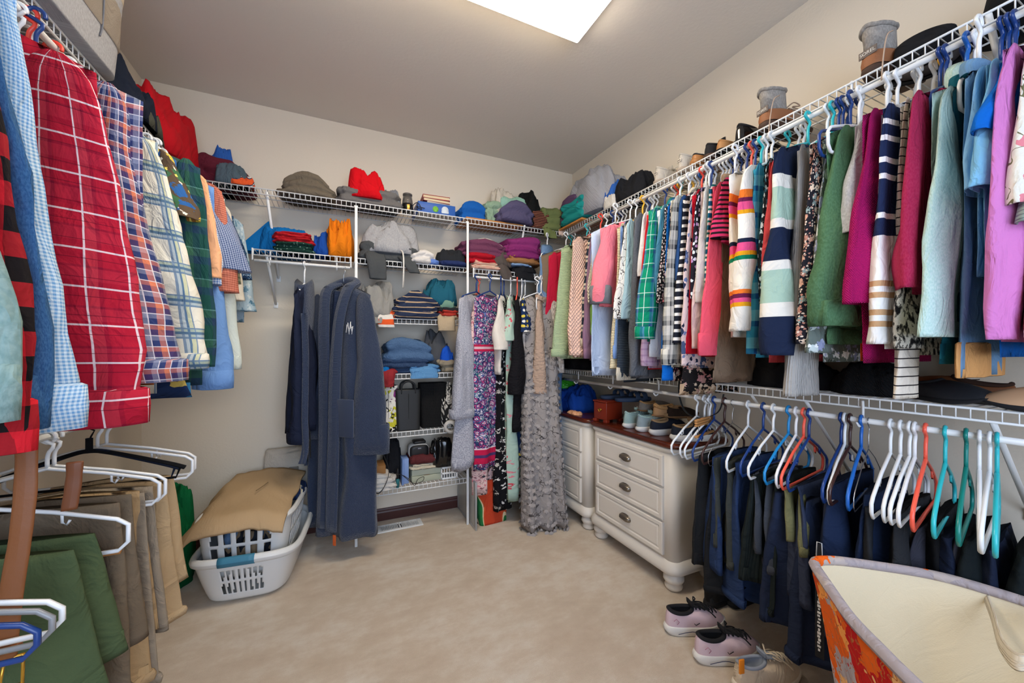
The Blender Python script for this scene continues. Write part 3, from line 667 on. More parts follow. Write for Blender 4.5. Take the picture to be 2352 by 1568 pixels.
RS = [
 # far end of the rod
 (1243, 0, 'knit_vest', 'tan boucle vest near the corner end of the right rod', 'vest', C('boucle_tan', '8d7760', weave='sherpa'), dict(bl=735, hang='white')),
 (1254, 690, 'plaid_shirt', 'black and white checked shirt near the corner end of the right rod', 'shirt', C('check_black_white', 'ffffff', [('plaid', 'MULTIPLY', .05, [(0, 'e6e4de'), (.5, '53585a')], .05, [(0, 'e6e4de'), (.5, '5a6060')])]), dict(hang='teal', a=(.06, .04))),
 (1246, 793, 'long_cardigan', 'crimson long sleeved cardigan at the far end of the row', 'cardigan', C('crimson_knit', 'c2203f'), dict(hang='white', swing=.05, a=(.07, .042), sb=.026)),
 (1268, 818, 'jacket', 'pale sage ribbed zip jacket between crimson cardigan and blush quilted top', 'jacket', C('sage_ribbed', 'b3c79f', weave='hrib'), dict(hang='teal', a=(.085, .06), sb=.03, cuff=.05, hem=.05)),
 (1292, 690, 'tee', 'seafoam tee between the sage jacket and the blush quilted top', 'tee', C('seafoam_tee', 'a8bfae'), dict(hang='white', bl=800, a=(.06, .05))),
 (1306, 815, 'quilted_sweater', 'blush pink diamond quilted pullover', 'sweater', C('blush_quilted', 'edc5b2', weave='quilt'), dict(hang='red', a=(.085, .05), sb=.034, swing=.03, cuff=.04)),
 (1342, 700, 'cable_sweater', 'cream cable knit sweater next to the blush quilted pullover', 'sweater', C('cream_cable', 'ded3bf', weave='cable'), dict(hang='white', a=(.075, .05), sb=.028, hem=.04, bl=.75)),
 (1338, 822, 'sweatshirt', 'dusty mauve sweatshirt with cuffs low beside the striped knit cuff', 'sweatshirt', C('mauve_fleece', '8b6a80'), dict(hang='white', cuff=.06, sb=.026)),
 (1362, 690, 'blouse', 'periwinkle blouse squeezed behind the pink sweatshirt', 'blouse', C('periwinkle_cotton', '7f8cc0'), dict(hang='navy', a=(.05, .04))),
 (1350, 795, 'striped_sweater', 'navy and oatmeal striped chunky knit sweater', 'sweater', C('navy_oat_stripes', 'ffffff', [('v', .085, [(0, '2c3646'), (.32, 'c9bfae'), (.5, '5c6470'), (.62, 'd8cfbe'), (.8, '2c3646')])], weave='hrib'), dict(hang='yellow', a=(.05, .05), sb=.03, cuff=.05, cuffm=C('oat_rib', 'd8cdb9', weave='rib'))),
 (1368, 770, 'hoodie', 'lime and forest green hoodie low behind the striped knit', 'hoodie', C('lime_green_fleece', '6f9a4a'), dict(hang='white', cuff=.045, a=(.06, .05), hem=.05, bl=845)),
 (1360, 0, 'tank_top', 'pale blue tank top beneath the green hoodie', 'tank top', C('pale_blue_jersey', 'b9c9e4'), dict(hang='white', bl=858, W=.34)),
 (1366, 700, 'sweatshirt', 'bubblegum pink sweatshirt with grey lower sleeves', 'sweatshirt', C('pink_fleece', 'e77d8c'), dict(hang='white', a=(.10, .062), sb=.038, swing=.035, cuff=.10, cuffm=C('grey_fleece', '77787c'), bend=.02)),
 (1408, 735, 'tie_blouse', 'white blouse with fine black sprig print beside the pink sweatshirt', 'blouse', C('white_sprig', 'eee9e2', [('scr', 16, '4a4040', .012)]), dict(hang='white', a=(.07, .055), sb=.02, swing=.05)),
 (1418, 845, 'shirt', 'cream pintucked shirt hanging low next to the sky blue shirt', 'shirt', C('cream_pintuck', 'e5d7b4', weave='hrib'), dict(hang='white', a=(.055, .05))),
 (1424, 822, 'shirt', 'sky blue button shirt between cream shirt and charcoal cardigan', 'shirt', C('sky_poplin', '7f9fd2'), dict(hang='navy', a=(.06, .05), cuff=.07, collar='shirt')),
 (1437, 735, 'tee', 'pale aqua tee left of the charcoal cardigan', 'tee', C('aqua_jersey', 'a5c6d4'), dict(hang='white', a=(.05, .045))),
 (1442, 862, 'cardigan', 'charcoal grey drape cardigan with long sleeves', 'cardigan', C('charcoal_knit', '55585e', heather=('6d7076', 300, .5)), dict(hang='navy', a=(.075, .055), sb=.03, swing=.03)),
 (1432, 870, 'knit_sweater', 'dark slate chunky knit with wide oatmeal cuff hanging over the low shelf', 'sweater', C('slate_chunky', '3a4450', weave='hrib'), dict(hang='white', a=(.06, .065), sb=.03, cuff=.07, cuffm=C('oat_rib'))),
 (1478, 640, 'tee', 'white tee between charcoal cardigan and red ruffle top', 'tee', C('white_jersey', 'e4e3e4'), dict(hang='white', a=(.05, .04))),
 (1482, 690, 'blouse', 'bright red blouse next to the green tartan shirt', 'blouse', C('bright_red', 'd8202c'), dict(hang='red', a=(.05, .04), bl=845)),
 (1465, 778, 'plaid_shirt', 'emerald green tartan shirt with buttoned cuffs', 'shirt', C('emerald_tartan', 'fff', [('plaid', 'AVG', .07, [(0, '0f8a66'), (.42, '2f5f9a'), (.6, '6f8fd0'), (.72, '0f8a66')], .07, [(0, '0f8a66'), (.42, '1c4a5a'), (.62, '0f8a66')]), ('lines', 'u', .07, .003, 'd9efe4', .8), ('lines', 'v', .07, .003, 'd9efe4', .8, .02)]), dict(hang='teal', a=(.08, .065), sb=.034, cuff=.06, collar='shirt')),
 (1512, 690, 'denim_shirt', 'faded denim shirt behind the green tartan shirt', 'shirt', C('faded_denim', '4a86a0'), dict(hang='yellow', a=(.05, .04), collar='shirt')),
 (1490, 838, 'plaid_shirt', 'lilac plaid shirt with dark cuff button', 'shirt', C('lilac_plaid', 'c2a2bd', [('plaid', 'AVG', .03, [(0, 'c7a7c2'), (.7, 'a583a6')], .03, [(0, 'd0b4cb'), (.7, 'ac8bad')])]), dict(hang='yellow', a=(.06, .05), cuff=.07, collar='shirt')),
 (1521, 700, 'blouse', 'black blouse with small white ditsy flowers beside the lilac shirt', 'blouse', C('ditsy_black', '1e1d22', [fl(75, .34, ['e8e4e0', 'cfc8c8', 'd9b8bb'])]), dict(hang='white', a=(.05, .04))),
 (1534, 700, 'rose_blouse', 'black blouse with pink roses on its shoulder', 'blouse', C('rose_black', '222026', [fl(26, .36, ['d89aa4', 'e9d9d2', '7a8a72']), fl(60, .22, ['b8606f', 'f0e6e0'], .3, 9)]), dict(hang='blue', a=(.05, .04), bl=870)),
 (1506, 818, 'shirt', 'crisp white shirt left of the grey plaid shirt', 'shirt', C('crisp_white', 'e9edf3'), dict(hang='white', a=(.055, .045), collar='shirt', cuff=.06)),
 (1549, 690, 'striped_tee', 'narrow black and white striped tee behind the grey plaid shirt', 'tee', C('bw_stripe', 'fff', [('v', .022, [(0, '20222a'), (.5, 'eeeae4')])]), dict(hang='white', a=(.05, .04))),
 (1560, 650, 'denim_jacket', 'deep blue denim jacket squeezed by the grey plaid shirt', 'jacket', C('deep_denim', '31517f'), dict(hang='white', a=(.05, .045), collar='shirt')),
 (1512, 836, 'flannel_shirt', 'black grey and cream plaid flannel shirt with gathered cuff', 'shirt', C('grey_plaid', 'fff', [('plaid', 'AVG', .085, [(0, 'd9d4c6'), (.25, '33353a'), (.5, '8b8a84'), (.7, 'd9d4c6'), (.9, '4a4a4c')], .085, [(0, 'd5d0c2'), (.3, '2f3136'), (.55, '9b9990'), (.8, 'd9d4c6')])]), dict(hang='red', a=(.085, .065), sb=.036, cuff=.07, collar='shirt')),
 (1553, 838, 'floral_blouse', 'pale pink blouse with large navy roses', 'blouse', C('navy_rose', 'dcc3bf', [fl(11, .33, ['2c3550', '46557a', 'dcc3bf'], .5), fl(30, .26, ['20283e', '6c7ba4', 'dcc3bf', 'dcc3bf'], .4, 8)]), dict(hang='white', a=(.075, .06), sb=.03)),
 (1525, 870, 'tee', 'royal blue tee with its hem below the flannel shirt', 'tee', C('royal_jersey', '0f69c8'), dict(hang='white', a=(.05, .05), bl=866)),
 (1604, 700, 'blouse', 'grey white blouse beside the black pink ditsy top', 'blouse', C('oyster', 'cfc9c2'), dict(hang='white', a=(.045, .04))),
 (1598, 690, 'floral_shirt', 'black top scattered with lilac and white blossoms', 'top', C('lilac_blossom', '23212a', [fl(48, .36, ['e0d6e6', 'b78cc0', 'dfe6e6', '23212a'])]), dict(hang='white', a=(.055, .045))),
 (1568, 788, 'striped_tee', 'long sleeved tee in bold black and white stripes', 'tee', C('bold_bw', 'fff', [('v', .036, [(0, '22242e'), (.62, 'ece7df')])]), dict(hang='white', a=(.05, .06), sb=.03)),
 (1600, 800, 'blouse', 'pale pink blouse with grey watercolor spots', 'blouse', C('pink_spots', 'dfc3c0', [('nz', 14, [(0, '9c8c94'), (.36, 'c9aeb0'), (.45, 'dfc3c0'), (1, 'e4cac6')], .5, 2, 'LINEAR')]), dict(hang='navy', a=(.06, .05), sb=.024)),
 (1640, 560, 'striped_tee', 'magenta and black striped tee collar beside the coral top', 'tee', C('magenta_black', 'fff', [('v', .02, [(0, 'd03868'), (.55, '241820')])]), dict(hang='white', a=(.05, .045))),
 (1602, 815, 'ruffle_blouse', 'coral pink blouse with ruffled cuffs', 'blouse', C('coral_crepe', CORAL), dict(hang='white', a=(.075, .06), sb=.03, cuff=.09, bl=800)),
 (1580, 812, 'tee', 'cherry red long tee peeking out below the pink spotted blouse', 'tee', C('cherry', 'c81a30'), dict(hang='white', a=(.05, .045))),
 (1627, 780, 'striped_sweater', 'teal navy and white striped sweater with dark cuff', 'sweater', C('teal_stripes', 'fff', [('v', .05, [(0, '0f5c78'), (.4, 'e8e6da'), (.62, '1e6f68'), (.8, 'e8e6da')])]), dict(hang='navy', a=(.05, .05), sb=.03, cuff=.03, cuffm=C('dark_teal', '0f3a48'))),
 (1650, 762, 'rainbow_sweater', 'white sweater with orange purple pink yellow and green stripes', 'sweater', C('rainbow', 'fff', [stripe_rainbow]), dict(hang='white', a=(.13, .10), sb=.045, swing=.03, sy=-.055, th=.04, fold=.02, bl=775, cuff=.0, edge=1.30)),
 (1745, 700, 'patterned_blouse', 'black blouse with teal and white leaf specks', 'blouse', C('teal_specks', '1c2328', [fl(55, .36, ['cfdde0', '3f7f94', '8fb6c0', '1c2328'], .8)]), dict(hang='white', a=(.065, .05), edge=1.36)),
 (1730, 812, 'plaid_shirt', 'turquoise and navy argyle plaid shirt', 'shirt', C('turq_plaid', 'fff', [('plaid', 'AVG', .10, [(0, '2f8fb4'), (.4, '1d4f86'), (.6, '6fc0cf'), (.8, '2f8fb4')], .10, [(0, '3f9fb9'), (.4, '1a4a80'), (.6, '7fc8d0')])]), dict(hang='teal', a=(.06, .05), collar='shirt')),
 (1760, 640, 'tee', 'brick rose tee left of the navy and sage color block sweater', 'tee', C('brick_rose', 'c2464a'), dict(hang='white', a=(.06, .05), bl=830)),
 (1752, 815, 'blockstripe_sweater', 'navy sage and cream wide color block sweater', 'sweater', C('color_block', 'fff', [block], bump=.4), dict(hang='teal', a=(.09, .082), sb=.04, swing=.02, bl=800)),
 (1838, 790, 'paisley_blouse', 'black blouse packed with peach paisley and flowers', 'blouse', C('peach_paisley', '23222a', [fl(38, .38, ['d9a58c', 'b98474', '8fa0a0', '23222a', 'e0c9b4'], .6), fl(95, .28, ['ead8c8', 'c98f80', '23222a'], .4, 5)]), dict(hang='navy', a=(.075, .055), sb=.026)),
 (1872, 810, 'floral_blouse', 'slate green blouse with white and periwinkle flowers', 'blouse', C('slate_flowers', '66716c', [fl(22, .33, ['dfe4e4', '8f97b8', '66716c', 'c3cfce'], .7), fl(48, .26, ['e9ecea', 'a8b0cc', '66716c', '66716c'], .6, 5)]), dict(hang='navy', a=(.075, .06), edge=1.34, bl=830)),
 (1862, 750, 'sweatshirt', 'forest green crew sweatshirt with wide cuffs', 'sweatshirt', C('forest_fleece', '486b4b', heather=('5a7f5e', 240, .6)), dict(hang='white', a=(.095, .075), sb=.05, swing=.05, cuff=.075, hem=.05, bl=790, sy=-.02, edge=1.30)),
 (1966, 545, 'tee', 'heather grey tee between the green sweatshirt and magenta top', 'tee', C('grey_heather', 'a9abb0', heather=('c4c6ca', 260, .7)), dict(hang='white', a=(.065, .06), sb=.03)),
 (1950, 700, 'waffle_shirt', 'magenta waffle knit top with long sleeves', 'top', C('magenta_waffle', 'a8145c', weave='waffle'), dict(hang='white', a=(.085, .06), sb=.032, bl=832, bend=.02)),
 (2030, 640, 'tee', 'pale lavender tee left of the breton striped top', 'tee', C('lavender', 'c2aec6'), dict(hang='white', a=(.05, .045))),
 (1996, 790, 'striped_shirt', 'white top with navy stripes above and tan stripes below', 'top', C('breton', 'fff', [('v', 4., [(0, 'ece8e4')] + [(1 - z / 4, c) for z, c in sorted([(z0 + d, c) for z0 in (.665, .70, .735, .77) for d, c in ((0, 'ece8e4'), (.016, 'c49a72'))] + [(z0 + d, c) for k in range(8) for z0 in (.155 + .054 * k,) for d, c in ((0, '1f2a4a'), (.012, 'ece8e4'))] , key=lambda q: -q[0])])]), dict(hang='white', a=(.085, .075), sb=.04)),
 (2062, 800, 'marled_sweater', 'black and white marled chunky sweater', 'sweater', C('marled', 'cfc8ba', [('nz', 60, [(0, '1c1b1c'), (.42, '6b675f'), (.5, 'd6cfc0'), (1, 'e4dccb')], .6, 2)], weave='sherpa'), dict(hang='yellow', a=(.07, .07), sb=.03, bl=815)),
 (2062, 665, 'sweater', 'burgundy red fine knit sweater left of the mint fleece', 'sweater', C('burgundy_knit', '9a1f44', heather=('b23a5a', 260, .4)), dict(hang='white', a=(.085, .08), sb=.042, bl=680)),
 (2092, 775, 'fleece_jacket', 'heathered mint fleece zip jacket, widest in the right row', 'jacket', C('mint_fleece', 'a9c8bf', heather=('c4d8d0', 300, .8)), dict(hang='navy', a=(.135, .135), sb=.055, swing=.07, collar='turtle', bl=770, th=.035, sy=-.02)),
 (2232, 440, 'tee', 'soft blue tee tucked between mint fleece and orchid top', 'tee', C('soft_blue', '7fb2dc'), dict(hang='blue', a=(.07, .06), bl=640)),
 (2276, 780, 'zip_shirt', 'orchid pink zip top with long sleeves', 'top', C('orchid_jersey', 'c877b4'), dict(hang='white', a=(.095, .065), sb=.042, edge=1.27, bl=785, bend=.025)),
 (2272, 430, 'tee', 'sky blue short sleeve tee with rolled hem in front of orchid top', 'tee', C('sky_tee', '79b5dc'), dict(hang='blue', a=(.08, .075), sb=.03, bl=780, edge=1.29)),
 (2288, 300, 'tee', 'vivid blue short sleeve tee near the right picture edge', 'tee', C('vivid_blue', '0a5fb8'), dict(hang='navy', a=(.085, .085), sb=.032, bl=820, edge=1.30)),
 (2318, 480, 'floral_tee', 'cream tee with red blossoms and olive stems at the right picture edge', 'tee', C('cream_blossom', 'ddd8cc', [('scr', 14, '6d6a4c', .012), fl(13, .24, ['c8606a', 'd8808a', 'ddd8cc'], .4)]), dict(hang='white', a=(.08, .07), sb=.03, bl=800)),
 (2334, 520, 'knit_sweater', 'sage grey knit top at the right picture edge', 'top', C('sage_knit', '8fa09a', weave='hrib'), dict(hang='navy', a=(.09, .08), sb=.034, bl=790)),
 (2346, 800, 'striped_tee', 'rose and white striped top at the right picture edge', 'top', C('rose_stripe', 'fff', [('v', .05, [(0, 'cf5a68'), (.68, 'e6d8d6')])]), dict(hang='navy', a=(.08, .06), sb=.03, bl=815)),
 (1818, 905, 'rib_sweater', 'light grey ribbed sweater whose wide cuff hangs to the low shelf', 'sweater', C('light_grey_rib', 'a9a6a2', weave='rib'), dict(hang='white', a=(.06, .075), sb=.03, edge=1.37, bl=.74)),
 (2064, 910, 'striped_tee', 'cream tee with thin black stripes, sleeve hanging to the low shelf', 'tee', C('cream_thin_stripe', 'fff', [('v', .024, [(0, 'd9cfc0'), (.86, '2a2628')])]), dict(hang='white', a=(.05, .055), sb=.028, edge=1.38, bl=.74)),
 (2012, 0, 'tee', 'orange tee hem below the breton striped top', 'tee', C('orange_hem', 'd9501c'), dict(hang='white', bl=826, edge=1.44, W=.22, wb=.19, flare=2.5)),
 (2185, 0, 'tee', 'deep teal tee hem below the mint fleece jacket', 'tee', C('deep_teal', '155a6a'), dict(hang='blue', bl=832, edge=1.44, W=.22, wb=.19, flare=2.5)),
 (2236, 0, 'top', 'dusty blue top with a wide peach lower band near the right picture edge', 'top', C('dusty_blue', '6d94b8'), dict(hang='white', bl=862, edge=1.40, W=.20, wb=.16, flare=2., hem=.085, hemm=C('peach_hem', 'd09a60'))),
 (1585, 0, 'floral_tunic', 'black tunic with beige and pink roses hanging below the other hems', 'tunic', C('beige_roses', '201c1c', [fl(18, .42, ['b89a7c', 'c88f8c', '8f8468', '201c1c'], .9), fl(44, .3, ['d9c0a4', '201c1c', 'c49a8c'], .8, 4)]), dict(hang='white', bl=898, edge=1.44, W=.22, wb=.19, flare=2.5)),
 (1655, 0, 'blouse', 'camel brown blouse with rounded hem below the rainbow striped sweater', 'blouse', C('camel_crepe', '86705c'), dict(hang='white', bl=872, edge=1.44, W=.16, wb=.14, flare=2.5)),
]
ys = [YU(r[0], edge_of(r[6])) for r in RS]
order = sorted(range(len(RS)), key=lambda q: -ys[q]); yy = [ys[q] for q in order]
MING = .019
mob = [.06 if edge_of(r[6]) < 1.3 else .3 if edge_of(r[6]) < 1.35 else 1. for r in RS]
for it in range(60):                                  # garments share the rod: push crowded neighbours apart
    for q in range(len(yy) - 1):
        g = yy[q] - yy[q + 1]
        if g < MING:
            e = MING - g; m0, m1 = mob[order[q]], mob[order[q + 1]]; yy[q] += e * m0 / (m0 + m1); yy[q + 1] -= e * m1 / (m0 + m1)
    yy[0] = min(yy[0], 2.47)
for q, i in enumerate(order):
    u, v, nm, lab, cat, m, o = RS[i]; o = dict(o)
    gap = ((yy[q - 1] if q else yy[q] + .05) - (yy[q + 1] if q + 1 < len(yy) else yy[q] - .06)) / 2
    k = max(.35, min(1, gap / .05))
    o['sb'] = min(o.get('sb', .022), .75 * gap if edge_of(o) > 1.3 else 1.1 * gap); o['th'] = min(o.get('th', .018), .42 * gap); o['sq'] = k
    rodgarment(u, v, nm, lab, cat, m, seed=i + 1.37 * i % 5, rot=.07 * ns(i * 1.7, 2.2), y=yy[q], **o)
# bare hangers hooked on the right rod between the tops
for u, c, l in ((1860, 'navy', 'empty navy plastic hanger in front of the slate floral blouse'), (1880, 'white', 'empty white plastic hanger in front of the slate floral blouse'),):
    y = YU(u, 1.34) + .01
    hanger(l, (RXU - .01, y - .02, RZU), HC[c], rot=.05, w=.2, drop=.115, sd=.055)
extra = [(1392, 'white'), (1407, 'navy'), (1460, 'white'), (1476, 'yellow'), (1562, 'white'), (1582, 'white'), (1622, 'white'), (1634, 'navy'), (1716, 'navy'), (1726, 'coral'), (1735, 'navy'), (1748, 'teal'), (1760, 'white'), (1772, 'white'), (1900, 'white'), (1912, 'teal'), (1926, 'navy'), (1936, 'navy'), (2160, 'navy'), (2172, 'navy'), (2240, 'white'), (2300, 'navy'), (2316, 'navy'), (2330, 'navy')]
seen = {}
for k, (u, c) in enumerate(extra):
    y = YU(u, RXU)
    near = min(range(len(yy)), key=lambda q: abs(yy[q] - y)); gl = short(RS[order[near]][3], 8)
    key = (c, gl); seen[key] = seen.get(key, 0) + 1
    hanger('%sspare %s hanger beside the %s' % ({1: '', 2: 'second ', 3: 'third '}[seen[key]], c, gl), (RXU, y, RZU), HC[c], rot=.06 * ns(k, 3.), w=.10, drop=.10, sd=.05, group='spare %s hangers on the right rod' % c)
# ------------------------------------------------------------------ shirts on the high left rod
def leftgarment(u, v, nm, lab, cat, m, edge=-.44, hang='white', ht='tube', yoff=0, hv=0, W=.43, y=None, **k):
    """u, v: right-hand silhouette and lower end of the aisle-side sleeve"""
    y = YU(u, edge) + yoff if y is None else y; zt = RZL
    k.setdefault('sd', .06); k.setdefault('drop', .10); k.setdefault('a', (.095, .07)); k.setdefault('sb', .034); k.setdefault('swing', .03)
    ztop = zt - k['drop'] - k['sd'] * .78 + .012
    L = max(.10, ztop - ZV(u - 40, v, Y=y)) if v else 0
    xr = edge - W / 2 - (k['swing'] + k['a'][1] - k['a'][0] * .55) * (1 if v else 0)
    xr = max(min(xr, RXL + .08), RXL - .10)
    bl = k.pop('bl', None)
    bl = L + .10 if bl is None else (zt - k['drop'] - ZV(u - 40, bl, Y=y) if bl > 3 else bl)
    g = garment(nm, lab, cat, (xr, y, zt), m, W=W, bl=bl, sleeve=L, **k)
    hanger('%s %s hanger of the %s' % (hang, 'plastic' if ht == 'tube' else 'wire', short(lab, 11)), (xr, y + .004, zt), HC[hang if ht == 'tube' else 'wire'], kind=ht, w=W / 2 - .05, drop=k['drop'] - .008, sd=k['sd'] * .9)
    return g
TAR = lambda n, p, A, B, lines=(): cloth(n, 'fff', [('plaid', 'AVG', p, A, p, B)] + list(lines))
LS = [
 (592, 715, 'leaf_shirt', 'pale blue palm print short sleeve shirt at the far end of the left rod', 'shirt', cloth('palm_blue', 'a9bfca', [fl(30, .3, ['6f94a8', 'c8d4d6', '4f7890'], .8)]), dict(edge=-.39, a=(.08, .08), bl=740, collar='shirt')),
 (576, 640, 'leaf_shirt', 'dark blue fern print shirt near the far end of the left rod', 'shirt', cloth('fern_blue', '2f4f73', [('scr', 34, 'a8bccb', .02), ('scr', 17, '1b3150', .03)]), dict(edge=-.40, a=(.08, .085), bl=838, collar='shirt')),
 (566, 690, 'shirt', 'cream short sleeve shirt next to the fern print shirt', 'shirt', cloth('cream_linen', 'd8d0c0'), dict(edge=-.40, a=(.08, .08), bl=745, hang='white', collar='shirt')),
 (548, 650, 'plaid_shirt', 'khaki check short sleeve shirt behind the salmon cuff', 'shirt', TAR('khaki_check', .02, [(0, '8b866a'), (.6, '4f5a48')], [(0, '9a947a'), (.6, '55604c')]), dict(edge=-.40, a=(.08, .08), bl=855, hang='yellow', bl2=0, collar='shirt')),
 (556, 672, 'gingham_shirt', 'salmon mini check short sleeve shirt below the navy gingham sleeve', 'shirt', TAR('salmon_check', .009, [(0, 'c4735c'), (.5, 'a65a48')], [(0, 'd08870'), (.5, '9c5040')]), dict(edge=-.37, a=(.09, .09), sb=.04, bl=700, collar='shirt')),
 (572, 622, 'gingham_shirt', 'navy mini gingham short sleeve shirt with wide sleeve', 'shirt', TAR('navy_gingham', .008, [(0, '2a3f6c'), (.5, 'aab4c8')], [(0, '1f3360'), (.5, '9aa6c0')]), dict(edge=-.345, a=(.10, .10), sb=.05, bl=.7, collar='shirt', swing=.06)),
 (520, 640, 'shirt', 'peach short sleeve shirt between the two gingham shirts', 'shirt', cloth('peach_cotton', 'efb083'), dict(edge=-.40, a=(.09, .085), sb=.03, bl=.62, collar='shirt')),
 (548, 848, 'shirt', 'pale mint long sleeve shirt below the gingham sleeves', 'shirt', cloth('pale_mint', 'cfd8d0'), dict(edge=-.40, a=(.07, .06), cuff=.06, bl=800, collar='shirt')),
 (524, 655, 'gingham_shirt', 'light blue seersucker gingham short sleeve shirt', 'shirt', TAR('blue_gingham', .010, [(0, '6f93cc'), (.5, 'e8edf3')], [(0, '6f93cc'), (.5, 'e8edf3')]), dict(edge=-.40, a=(.095, .095), sb=.045, bl=.62, collar='shirt', hang='blue')),
 (532, 892, 'dress_shirt', 'mid blue dress shirt with hanging buttoned cuff below the gingham sleeve', 'shirt', cloth('mid_blue_poplin', '6f97cf'), dict(edge=-.40, a=(.075, .07), sb=.04, cuff=.075, bl=.72, collar='shirt')),
 (503, 842, 'tartan_shirt', 'dark green blackwatch tartan shirt beside the cream plaid shirt', 'shirt', TAR('blackwatch', .11, [(0, '1f4a45'), (.3, '2a3c55'), (.5, '39604c'), (.75, '22394a')], [(0, '204f44'), (.35, '27405a'), (.6, '3a6650'), (.85, '6ea296'), (.88, '204f44')]), dict(edge=-.40, a=(.08, .07), sb=.036, bl=.85, collar='shirt')),
 (425, 500, 'print_shirt', 'tropical print shirt with yellow blossoms peeking between plaid shirts', 'shirt', cloth('tropical', '5a4a3a', [fl(16, .38, ['2f5f9a', '9a6a34', '3f6a4a', 'e0c24a'], .6), fl(34, .2, ['f0d868', 'e8e0d0', '5a4a3a'], .5, 8)]), dict(edge=-.45, a=(.07, .07), bl=.88, yoff=.13, collar='shirt')),
 (484, 845, 'plaid_shirt', 'cream shirt with wide blue and yellow windowpane plaid', 'shirt', cloth('cream_plaid', 'ddd8c8', [('plaid', 'DARKEN', .105, [(0, 'e2ddcd'), (.55, '7f93a8'), (.62, 'b9c3c4'), (.70, '5f7c98'), (.76, 'c9cba8'), (.86, '7f93a8'), (.9, 'e2ddcd')], .105, [(0, 'e2ddcd'), (.52, '7088a0'), (.58, 'a9b6ba'), (.66, '57748f'), (.74, 'aab7a8'), (.82, '7088a0'), (.86, 'e2ddcd')])]), dict(edge=-.385, a=(.115, .11), sb=.06, swing=.09, sides=(1,), W=.38, hem=0, bl=.86, collar='shirt', cuff=.05, hang='white')),
 (395, 875, 'plaid_shirt', 'navy orange and white small plaid shirt with bent sleeve', 'shirt', cloth('navy_orange_plaid', 'fff', [('plaid', 'AVG', .058, [(0, '2f3a68'), (.3, '8d96ac'), (.5, '2f3a68'), (.78, 'd9805c')], .058, [(0, '33406e'), (.3, '8a8fa8'), (.55, '5a3a60'), (.8, 'd0765a')]), ('lines', 'u', .029, .0022, 'e8e2e4', .75), ('lines', 'v', .029, .0022, 'e8e2e4', .75)]), dict(edge=-.41, a=(.10, .085), sb=.062, bend=.05, swing=.03, bl=.8, cuff=.06, collar='shirt', hang='red')),
 (352, 0, 'tee', 'rust orange tee hem showing under the navy and orange plaid sleeve', 'tee', cloth('rust_tee', 'b5622c'), dict(edge=-.56, bl=885, y=1.33, hang='navy', W=.22, wb=.22, flare=2.5)),
 (385, 0, 'print_shirt', 'dark shirt with yellow and blue leaf print low behind the red shirt', 'shirt', cloth('leaf_dark', '22345a', [fl(17, .34, ['d0b45c', '2f6f9a', '22345a', 'c9c0a4'], .7)]), dict(edge=-.56, bl=915, y=1.66, hang='white', W=.22, wb=.22, flare=2.5)),
 (340, 970, 'red_shirt', 'red plaid dress shirt with thin white windowpane lines and buttoned cuff', 'shirt', cloth('red_windowpane', 'b41a32', [('plaid', 'AVG', .09, [(0, 'b81c34'), (.55, 'a81530'), (.6, 'c23a48'), (.9, '8e1430')], .09, [(0, 'b81c34'), (.5, 'a41530'), (.62, 'bb2a40'), (.94, '7e1430')]), ('lines', 'u', .085, .0042, 'f0dde0', .85, .02), ('lines', 'v', .085, .0042, 'f0dde0', .85), ('lines', 'v', .0425, .0016, '6a1026', .8, .02)]), dict(edge=-.42, a=(.125, .10), sb=.058, swing=.06, sd=.075, cuff=.085, bl=.86, collar='shirt', hang='navy', placket=True)),
 (172, 985, 'gingham_shirt', 'light blue fine gingham shirt left of the red plaid shirt', 'shirt', TAR('sky_mini_gingham', .0065, [(0, '6a9fcf'), (.5, 'd0e2ee')], [(0, '74a6d2'), (.5, 'd8e6ef')]), dict(edge=-.425, a=(.12, .095), sb=.036, swing=.04, sd=.07, W=.40, sides=(1,), cuff=.08, bl=.87, collar='shirt', hang='white')),
 (118, 985, 'denim_shirt', 'dark blue chambray denim shirt left of the light blue gingham', 'shirt', cloth('chambray_dark', '2f5783', heather=('4f7aa6', 320, .5)), dict(edge=-.425, a=(.11, .085), sb=.03, swing=.05, sd=.08, W=.36, sides=(1,), cuff=.09, bl=.86, collar='shirt', hang='white')),
 (108, 930, 'check_shirt', 'charcoal micro check shirt squeezed left of the denim shirt', 'shirt', TAR('charcoal_check', .009, [(0, '4f5a60'), (.5, '8a959a')], [(0, '465056'), (.5, '7c878c')]), dict(edge=-.45, a=(.08, .07), sb=.024, bl=.8, collar='shirt', hang='white', yoff=-.01)),
 (84, 1035, 'flannel_shirt', 'red and black buffalo plaid flannel shirt at the left picture edge', 'shirt', TAR('buffalo', .075, [(0, 'd3202c'), (.5, '1b1719')], [(0, 'd82430'), (.5, '1e181a')]), dict(edge=-.42, a=(.11, .09), sb=.034, swing=.05, sd=.07, cuff=.08, bl=.88, W=.34, sides=(1,), collar='shirt', hang='white')),
 (74, 962, 'flannel_shirt', 'soft teal grey brushed shirt nearest the camera on the left', 'shirt', cloth('teal_brushed', '7a9793', heather=('9ab2ae', 120, .6)), dict(edge=-.395, a=(.10, .085), sb=.032, swing=.035, sd=.08, drop=.20, cuff=.08, bl=.7, W=.34, sides=(1,), collar='shirt', hang='white', yoff=-.005)),
]
for i, (u, v, nm, lab, cat, m, o) in enumerate(LS):
    o = dict(o); o.pop('bl2', None)
    leftgarment(u, v, nm, lab, cat, m, seed=i * 1.31 + .5, **o)
